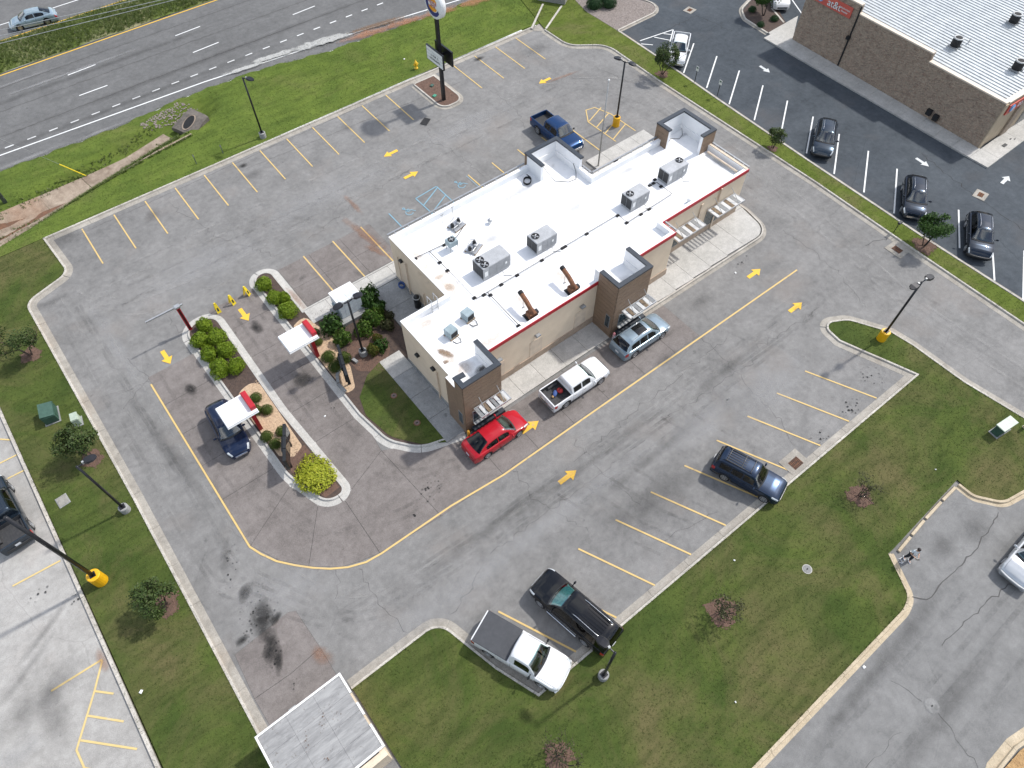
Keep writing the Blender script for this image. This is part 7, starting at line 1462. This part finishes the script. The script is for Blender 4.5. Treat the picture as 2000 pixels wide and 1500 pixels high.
    if 'antenna' in opt: p = s.up(g0 + .5, 5); MB().tube([(p.x, 0, p.z), (p.x - .15, 0, p.z + .12)], .02, 5).obj('antenna', 'trim_plastic', t)
    if 'spoiler' in opt: MB().bev(-.14, .14, -s.hw(-hx + .2) * .8, s.hw(-hx + .2) * .8, 0, .05, .02).obj('spoiler', paint, t, loc=(-hx + .16, 0, s.sh(-hx + .16) + .07))
    if 'sidestep' in opt:
        for sd in (-1, 1): MB().tube([(s.xr + s.arch + .1, sd * (W / 2 + .02), c['zb'] + .0), (s.xf - s.arch - .1, sd * (W / 2 + .02), c['zb'] + .0)], .04, 6).obj('side_step', 'chrome', t)
    if 'tonneau' in opt: MB().bev(bx[0] + .0, bx[1] - .01, -s.hw(bx[0] + 1) + .04, s.hw(bx[0] + 1) - .04, s.sh(bx[0] + 1) + .004, s.sh(bx[0] + 1) + .05, .02).obj('tonneau_cover', 'tonneau', t)
    if bx and 'tonneau' not in opt:
        MB().box(bx[0] + .02, bx[1] - .02, -s.hw(bx[0] + 1) + .13, s.hw(bx[0] + 1) - .13, c['zf'] + .002, c['zf'] + .02).obj('bed_liner', 'bed_liner', t)
        for i in range(7): MB().box(bx[0] + .05, bx[1] - .05, -.52 + i * .16, -.47 + i * .16, c['zf'] + .021, c['zf'] + .032).obj('liner_rib', 'bed_liner', t)
        for sd in (-1, 1):
            yy = s.hw(s.xr) - .135; MB().bev(s.xr - .42, s.xr + .42, min(sd * yy, sd * (yy - .18)), max(sd * yy, sd * (yy - .18)), c['zf'] + .0205, c['zf'] + .22, .05).obj('wheel_tub', 'bed_liner', t)
            MB().box(bx[0] + .01, bx[1] - .01, min(sd * (yy + .005), sd * (yy + .011)), max(sd * (yy + .005), sd * (yy + .011)), c['zf'], s.sh(bx[0] + .8) - .02).obj('bed_side', 'bed_liner', t)
        MB().box(bx[1] - .025, bx[1] - .012, -s.hw(bx[1]) + .13, s.hw(bx[1]) - .13, c['zf'], s.sh(bx[1]) - .01).obj('bed_front', 'bed_liner', t)
    return t, s
SED = dict(L=4.62, W=1.77, wb=2.68, fo=.92, r=.325, zb=.19, sh=[(-2.31, .70), (-2.24, .86), (-1.9, .99), (-1.2, .98), (.6, .93), (1.0, .93), (1.7, .83), (2.1, .72), (2.25, .62), (2.31, .50)], top=[(-1.95, .97), (-1.05, 1.40), (-.5, 1.465), (.25, 1.45), (.45, 1.41), (1.28, .94)], gx=(-1.93, 1.27), belt=.92, zr=1.46, gw=.80, gr=.56, ws=(.42, 1.16), rw=(-1.86, -1.02), sw=((-1.25, -.32), (-.25, .62)), seams=(-1.15, -.28, .75), handles=(-.95, -.02), sun=(-.3, .2), cladding=None, kf=.24, mx=.72)
CUV = dict(L=4.78, W=1.87, wb=2.84, fo=.95, r=.36, zb=.24, sh=[(-2.39, .80), (-2.34, .98), (-2.1, 1.08), (0, 1.04), (.9, 1.03), (1.6, .99), (2.1, .86), (2.3, .74), (2.39, .56)], top=[(-2.30, 1.08), (-1.95, 1.45), (-1.5, 1.62), (-.5, 1.69), (.2, 1.66), (.38, 1.62), (1.25, 1.05)], gx=(-2.26, 1.24), belt=1.03, zr=1.69, gw=.85, gr=.60, ws=(.36, 1.14), rw=(-2.22, -1.78), sw=((-1.72, -.95), (-.88, -.18), (-.10, .66)), seams=(-1.2, -.14, .8), handles=(-.85, .1), sun=(-.85, .05), cladding='trim_plastic', rails=(-1.6, .15), kf=.22, mx=.75)
SUVB = dict(L=4.62, W=1.82, wb=2.72, fo=.85, r=.37, zb=.30, sh=[(-2.31, .95), (-2.28, 1.10), (0, 1.08), (.8, 1.08), (1.5, 1.06), (2.1, 1.0), (2.26, .92), (2.31, .74)], top=[(-2.22, 1.15), (-2.05, 1.62), (-1.8, 1.74), (-.5, 1.78), (.25, 1.76), (.42, 1.72), (1.0, 1.10)], gx=(-2.2, .98), belt=1.07, zr=1.77, gw=.83, gr=.65, ws=(.42, .90), rw=(-2.17, -1.98), sw=((-1.85, -1.12), (-1.05, -.32), (-.24, .52)), seams=(-1.1, -.28, .62), handles=(-.95, -.05), cladding='trim_plastic', bumper='car_black', flare='trim_plastic', rails=(-1.85, .1), kf=.13, kr=.07, lf=.45, lr=.3, mx=.6, bow=.10)
BIG = dict(L=5.6, W=2.0, wb=3.28, fo=.98, r=.40, zb=.32, sh=[(-2.80, 1.0), (-2.76, 1.16), (0, 1.14), (1.0, 1.14), (1.8, 1.12), (2.5, 1.04), (2.72, .95), (2.80, .70)], top=[(-2.72, 1.2), (-2.5, 1.72), (-2.2, 1.86), (-.5, 1.90), (.38, 1.88), (.58, 1.83), (1.46, 1.16)], gx=(-2.7, 1.44), belt=1.13, zr=1.89, gw=.92, gr=.70, ws=(.56, 1.36), rw=(-2.67, -2.42), sw=((-2.3, -1.35), (-1.28, -.42), (-.32, .72)), seams=(-1.32, -.36, .95), handles=(-1.12, -.12), handle='chrome', mirror='car_black', cladding='trim_plastic', rails=(-2.2, -.1), kf=.17, kr=.07, lf=.6, lr=.3, mx=.95, bow=.14, tw=.26)
PKM = dict(L=5.22, W=1.85, wb=3.22, fo=.90, r=.37, zb=.32, sh=[(-2.61, 1.06), (-2.5, 1.08), (-1.0, 1.08), (.9, 1.06), (1.7, 1.04), (2.35, .95), (2.55, .86), (2.61, .66)], top=[(-.95, 1.40), (-.93, 1.66), (-.8, 1.74), (.3, 1.76), (.62, 1.72), (1.30, 1.08)], gx=(-.93, 1.29), belt=1.06, zr=1.75, gw=.84, gr=.63, ws=(.60, 1.19), sw=((-.78, -.12), (-.02, .74)), seams=(-.90, -.06, .92), handles=(-.72, .1), bed=(-2.53, -1.02), zf=.68, bumper='chrome', kf=.17, kr=.03, lf=.5, lr=.2, mx=.92, bow=.13, handle='chrome', flare=None, hl=(.05, .42, 3.0, 4.5))
PKF = dict(L=5.75, W=2.0, wb=3.55, fo=.98, r=.41, zb=.36, sh=[(-2.87, 1.20), (-2.7, 1.22), (-1.2, 1.22), (.9, 1.20), (1.7, 1.19), (2.55, 1.12), (2.80, 1.02), (2.87, .74)], top=[(-.92, 1.5), (-.88, 1.82), (-.7, 1.92), (.5, 1.94), (.82, 1.90), (1.45, 1.22)], gx=(-.90, 1.44), belt=1.19, zr=1.93, gw=.92, gr=.72, ws=(.80, 1.34), sw=((-.72, -.02), (.08, .96)), seams=(-.86, .02, 1.05), handles=(-.62, .25), bed=(-2.78, -.98), zf=.78, bumper='chrome', kf=.13, kr=.03, lf=.45, lr=.2, mx=1.05, bow=.12, mirror='trim_plastic', tw=.27, hl=(.04, .34, 3.0, 4.6))
HHR = dict(L=4.48, W=1.76, wb=2.63, fo=.95, r=.33, zb=.21, sh=[(-2.24, .80), (-2.2, .95), (-1.9, 1.06), (0, 1.03), (.7, 1.0), (1.4, .95), (1.95, .85), (2.18, .72), (2.24, .52)], top=[(-2.16, 1.05), (-1.9, 1.42), (-1.55, 1.58), (-.5, 1.65), (.2, 1.63), (.36, 1.59), (1.0, 1.02)], gx=(-2.13, .99), belt=1.0, zr=1.65, gw=.78, gr=.56, ws=(.34, .90), rw=(-2.09, -1.72), sw=((-1.62, -.92), (-.85, -.15), (-.06, .56)), seams=(-1.0, -.10, .68), handles=(-.82, .1), kf=.36, kr=.2, lf=.95, lr=.6, mx=.62, bow=.16, grille='chrome', hl=(.05, .36, 3.2, 4.9))
def at_wheels(spec, rear, front, side=1):
    """pose from the two wheel contact points on one side; side=+1 when they are the car's right wheels"""
    r, f = Vector(rear), Vector(front); d = (f - r).normalized(); n = Vector((-d.y, d.x)); m = (r + f) / 2 + n * (spec['W'] / 2 - .10) * side
    mid = (spec['L'] / 2 - spec['fo']) - spec['wb'] / 2
    c = m - d * mid; return (c.x, c.y), math.atan2(d.y, d.x)
def between(rear, front, spec, z=0):
    r, f = Vector(rear), Vector(front); d = (f - r).normalized(); c = (r + f) / 2; return (c.x, c.y), math.atan2(d.y, d.x)
D = dict
p, a = at_wheels(SED, (12.36, 18.2), (15.03, 18.2)); make_car('sedan_car', 'glossy red sedan at the first drive-through window', 'car', SED, 'car_red', p, a, opt=('antenna',))
p, a = at_wheels(PKM, (19.04, 17.97), (22.3, 17.92)); PW, PWs = make_car('pickup_truck', 'white and silver crew-cab pickup waiting between two cars in the drive-through', 'truck', D(PKM, roofpaint='car_white'), 'car_white', p, a)
p, a = at_wheels(CUV, (25.82, 18.12), (28.68, 18.1)); make_car('crossover_car', 'silver-blue crossover with a dark sunroof at the second drive-through window', 'car', CUV, 'car_silverblue', p, a, opt=('sunroof', 'rails'))
p, a = at_wheels(SUVB, (23.47, 7.31), (24.31, 4.65)); make_car('suv_car', 'navy boxy SUV nosed over the kerb by the storm drain', 'SUV', D(SUVB, railmat='black_metal', roofpaint='car_steel', bumper='trim_plastic'), 'car_steel', p, a, opt=('rails', 'rack', 'ribs'))
p, a = at_wheels(BIG, (9.40, 5.22), (8.85, 8.42), -1); BK, BKs = make_car('suv_car', 'long black SUV with a turquoise windshield shade backed up to the kerb', 'SUV', D(BIG, wsmat='sunshade'), 'car_black', p, a, opt=('rails', 'ribs', 'sidestep'))
p, a = between((5.15, 9.55), (7.25, 4.35), PKF); make_car('pickup_truck', 'white pickup with a flat black bed cover beside the black SUV', 'truck', D(PKF, L=5.5, wb=3.4, sw=((.0, .96),), top=[(-.35, 1.5), (-.30, 1.82), (-.1, 1.92), (.5, 1.94), (.82, 1.90), (1.45, 1.22)], gx=(-.33, 1.44), bed=(-2.67, -.42), sh=[(-2.75, 1.20), (-2.6, 1.22), (-1.2, 1.22), (.9, 1.20), (1.7, 1.17), (2.4, 1.08), (2.66, .96), (2.75, .72)], seams=(-.2, 1.05), handles=(0,), bumper='car_white', lf=.6, kf=.2, mirror='car_black'), 'car_white', p, a, opt=('tonneau',))
p, a = at_wheels(PKF, (36.74, 41.86), (37.0, 38.4), 1); p, a = between((37.9, 43.75), (37.7, 38.05), PKF); make_car('pickup_truck', 'blue crew-cab pickup parked nose-in beyond the entrance tower', 'truck', PKF, 'car_blue', p, a)
p, a = between((-.1, 32.75), (-.45, 28.35), HHR); make_car('wagon_car', 'dark navy retro wagon under the outer order canopy', 'car', D(HHR, seat='seat_tan'), 'car_navy', p, a)
p, a = at_wheels(SED, (7.16, 90.75), (4.44, 91.19), -1); make_car('sedan_car', 'pale grey sedan driving on the highway beyond the median', 'car', D(SED, L=4.9, wb=2.78), 'car_greyblue', p, a)
p, a = between((-13.9, 30.9), (-14.2, 36.4), PKF); make_car('pickup_truck', 'black off-road pickup cut off by the frame on the concrete lot', 'truck', D(PKF, bumper='trim_plastic', flare='trim_plastic', W=1.95, L=5.5, wb=3.45, sh=[(-2.75, 1.12), (-1.2, 1.14), (.9, 1.14), (2.4, 1.08), (2.66, .96), (2.75, .72)], bed=(-2.65, -1.1)), 'car_charcoal', p, a)
p, a = between((59.0, 45.2), (54.7, 42.0), PKM); make_car('pickup_truck', 'white pickup with an open black bed behind the leafy strip tree', 'truck', PKM, 'car_white', p, a)
for k, (r_, f_, sp, pn, lb) in enumerate((((58.9, 26.25), (54.5, 23.55), CUV, 'car_charcoal', 'dark glossy SUV parked alone between two white lines of the dark lot'), ((58.4, 16.45), (54.0, 13.65), D(CUV, W=1.92), 'car_black', 'black SUV half hidden by the dark green strip tree'), ((58.7, 10.45), (54.1, 7.65), D(CUV, L=5.0, wb=2.95, W=1.95), 'car_charcoal', 'dark SUV with bright roof rails nearest the dark lot end'))):
    p, a = between(r_, f_, sp); make_car('suv_car', lb, 'SUV', D(sp, bar='chrome', bumper='black_metal' if k != 1 else None), 'car_midnight' if k else 'car_charcoal', p, a, group='dark SUVs in the neighbouring lot', opt=('rails',))
p, a = between((75.0, 46.2), (71.9, 42.2), CUV); make_car('crossover_car', 'white car behind the tree at the top edge of the frame', 'car', CUV, 'car_white', p, a)
p, a = between((36.6, -7.95), (31.6, -8.05), CUV); make_car('suv_car', 'silver SUV entering the frame on the street', 'SUV', D(CUV, L=4.95, W=1.95, bumper='metal_grey'), 'car_silver', p, a, opt=('rails',))
p, a = between((80.6, 14.6), (76.6, 14.2), CUV)
make_car('crossover_car', 'dark car beyond the corner of the brick shop', 'car', CUV, 'car_navy', (76.9, 11.6), R(90))
# load in the pickup bed
m_ = Matrix.Translation(PW.location) @ PW.rotation_euler.to_matrix().to_4x4()
def inbed(x, y, z): return m_ @ Vector((x, y, z))
q = inbed(-1.35, .05, .715); t = thing('duffel_bag', 'red bag lying in the open bed of the drive-through pickup', 'bag', q, R(15)); MB().ball((0, 0, .16), (.22, .24, .16), 12, 7).obj('bag', 'cloth_red', t, True); MB().tube([(-.15, 0, .28), (0, 0, .38), (.15, 0, .28)], .02, 5).obj('handle', 'black_matt', t)
q = inbed(-1.75, .1, .715); t = thing('cloth_bundle', 'blue bundle lying beside the red bag in the pickup bed', 'bundle', q, R(40)); MB().ball((0, 0, .12), (.30, .16, .12), 12, 6).obj('bundle', 'cloth_blue', t, True); MB().ball((-.28, .1, .08), (.12, .10, .08), 8, 5).obj('cap', 'mulch_tan', t, True)
# ---------------------------------------------------------------- the person on the turnout
PP = (28.21, -3.36)
person = thing('person', 'person in a white shirt and dark trousers looking down at a handheld controller', 'person', (PP[0], PP[1], .008), R(-125))
# facing local +X; one foot forward
J = dict(pel=(0, 0, .95), sp=(.0, 0, 1.12), ch=(.01, 0, 1.34), nk=(.03, 0, 1.50), hd=(.06, 0, 1.60), top=(.07, 0, 1.74),
         hl=(0, .10, .90), kl=(.10, .11, .50), al=(.12, .12, .10), fl=(.28, .13, .035), hr=(0, -.10, .90), kr=(-.02, -.11, .49), ar=(-.10, -.12, .10), fr=(.05, -.13, .035),
         sl=(.0, .19, 1.43), el=(.06, .25, 1.15), wl=(.30, .12, 1.14), pl=(.37, .08, 1.14), sr=(0, -.19, 1.43), er=(.06, -.25, 1.15), wr=(.30, -.12, 1.14), pr=(.37, -.08, 1.14))
E_ = [('pel', 'sp', 'ch', 'nk', 'hd', 'top'), ('pel', 'hl', 'kl', 'al', 'fl'), ('pel', 'hr', 'kr', 'ar', 'fr'), ('ch', 'sl', 'el', 'wl', 'pl'), ('ch', 'sr', 'er', 'wr', 'pr')]
RAD = dict(pel=.15, sp=.15, ch=.175, nk=.055, hd=.085, top=.075, hl=.105, kl=.072, al=.05, fl=.035, hr=.105, kr=.072, ar=.05, fr=.035, sl=.065, el=.042, wl=.03, pl=.034, sr=.065, er=.042, wr=.03, pr=.034)
def skinned(names, edges, rad, root, mat, name, grow=0, sub=2):
    me = bpy.data.meshes.new(name); idx = {n: i for i, n in enumerate(names)}; me.from_pydata([J[n] for n in names], [(idx[a], idx[b]) for a, b in edges], []); o = bpy.data.objects.new(name, me); C.objects.link(o); o.parent = person
    sk = o.modifiers.new('skin', 'SKIN')
    for n, i in idx.items(): me.skin_vertices[0].data[i].radius = (rad[n] + grow, rad[n] * (.78 if n in ('pel', 'sp', 'ch') else 1) + grow)
    me.skin_vertices[0].data[idx[root]].use_root = True
    s_ = o.modifiers.new('sub', 'SUBSURF'); s_.levels = sub; s_.render_levels = sub; me.materials.append(M[mat]); return o
def chain(cs): return [(a, b) for c in cs for a, b in zip(c, c[1:])]
skinned(list(J), chain(E_), RAD, 'pel', 'skin', 'body')
J.update(sp2=(.0, 0, 1.0), hip=(0, 0, .93), ul=(.04, .235, 1.24), ur=(.04, -.235, 1.24))
RAD.update(sp2=.14, hip=.145, ul=.05, ur=.05)
skinned(['sp2', 'sp', 'ch', 'nk', 'sl', 'ul', 'sr', 'ur'], [('sp2', 'sp'), ('sp', 'ch'), ('ch', 'nk'), ('ch', 'sl'), ('sl', 'ul'), ('ch', 'sr'), ('sr', 'ur')], dict(RAD, nk=.06), 'sp', 'cloth_white', 'shirt', .016)
J.update(al2=(.115, .12, .16), ar2=(-.095, -.12, .16)); RAD.update(al2=.05, ar2=.05)
skinned(['hip', 'pel', 'hl', 'kl', 'al2', 'hr', 'kr', 'ar2'], [('hip', 'pel'), ('pel', 'hl'), ('hl', 'kl'), ('kl', 'al2'), ('pel', 'hr'), ('hr', 'kr'), ('kr', 'ar2')], RAD, 'pel', 'cloth_navy', 'trousers', .018)
for sd, a in ((1, 'al'), (-1, 'ar')):
    x, y, z = J[a]; MB().ring([[(x - .09, y - .04, 0), (x - .09, y + .04, 0), (x - .09, y + .035, .10), (x - .09, y - .035, .10)], [(x, y - .05, 0), (x, y + .05, 0), (x, y + .045, .12), (x, y - .045, .12)], [(x + .12, y - .05, 0), (x + .12, y + .05, 0), (x + .12, y + .04, .075), (x + .12, y - .04, .075)], [(x + .20, y - .03, 0), (x + .20, y + .03, 0), (x + .20, y + .025, .05), (x + .20, y - .025, .05)]]).obj('shoe', 'shoe_white', person, True)
b = MB(); b.ball((.035, 0, 1.685), (.115, .105, .115), 14, 9); b.v = [(x, y, z if x < .10 else max(z, 1.70)) for x, y, z in b.v]; b.obj('hair', 'hair_dark', person, True)
MB().ring([[(.155, -.012, 1.655), (.155, .012, 1.655), (.15, .008, 1.68), (.15, -.008, 1.68)], [(.185, -.012, 1.63), (.185, .012, 1.63), (.175, .006, 1.645), (.175, -.006, 1.645)]]).obj('nose', 'skin', person)
for sd in (-1, 1):
    MB().ball((.148, sd * .035, 1.675), .013, 6, 4).obj('eye', 'black_matt', person); MB().ball((.06, sd * .092, 1.655), (.022, .012, .03), 6, 5).obj('ear', 'skin', person)
    for k in range(4): MB().tube([(.385, sd * (.055 + k * .019), 1.145 - .004 * k), (.425, sd * (.055 + k * .019), 1.14), (.44, sd * (.05 + k * .018), 1.12)], .0085, 5).obj('finger', 'skin', person, True)
    MB().tube([(.36, sd * .05, 1.16), (.39, sd * .035, 1.185), (.41, sd * .03, 1.185)], .010, 5).obj('thumb', 'skin', person, True)
MB().box(.146, .150, -.02, .02, 1.612, 1.618).obj('mouth', 'cloth_red', person)
mp = Matrix.Translation(person.location) @ Matrix.Rotation(R(-125), 4, 'Z')
q = mp @ Vector((.42, 0, 1.15)); t = thing('controller', 'small dark handheld controller held by the person', 'controller', q, R(-125)); MB().bev(-.06, .06, -.10, .10, 0, .035, .012).obj('case', 'black_metal', t); MB().box(.02, .10, -.08, .08, .036, .05).obj('screen', 'glass_dark', t)
q = (27.93, -3.22); t = thing('folding_frame', 'thin white angular object on the pavement at the person\'s feet', 'frame', (q[0], q[1], .012), R(20)); t.scale = (.7, .7, .7)
for pts in ([(-.3, .12, .02), (-.28, -.15, .02), (-.1, -.2, .02)], [(-.28, -.12, .03), (.1, .1, .05), (.32, .0, .03)], [(.1, .1, .05), (-.02, .22, .02)]): MB().tube(pts, .025, 5).obj('bar', 'shoe_white', t)
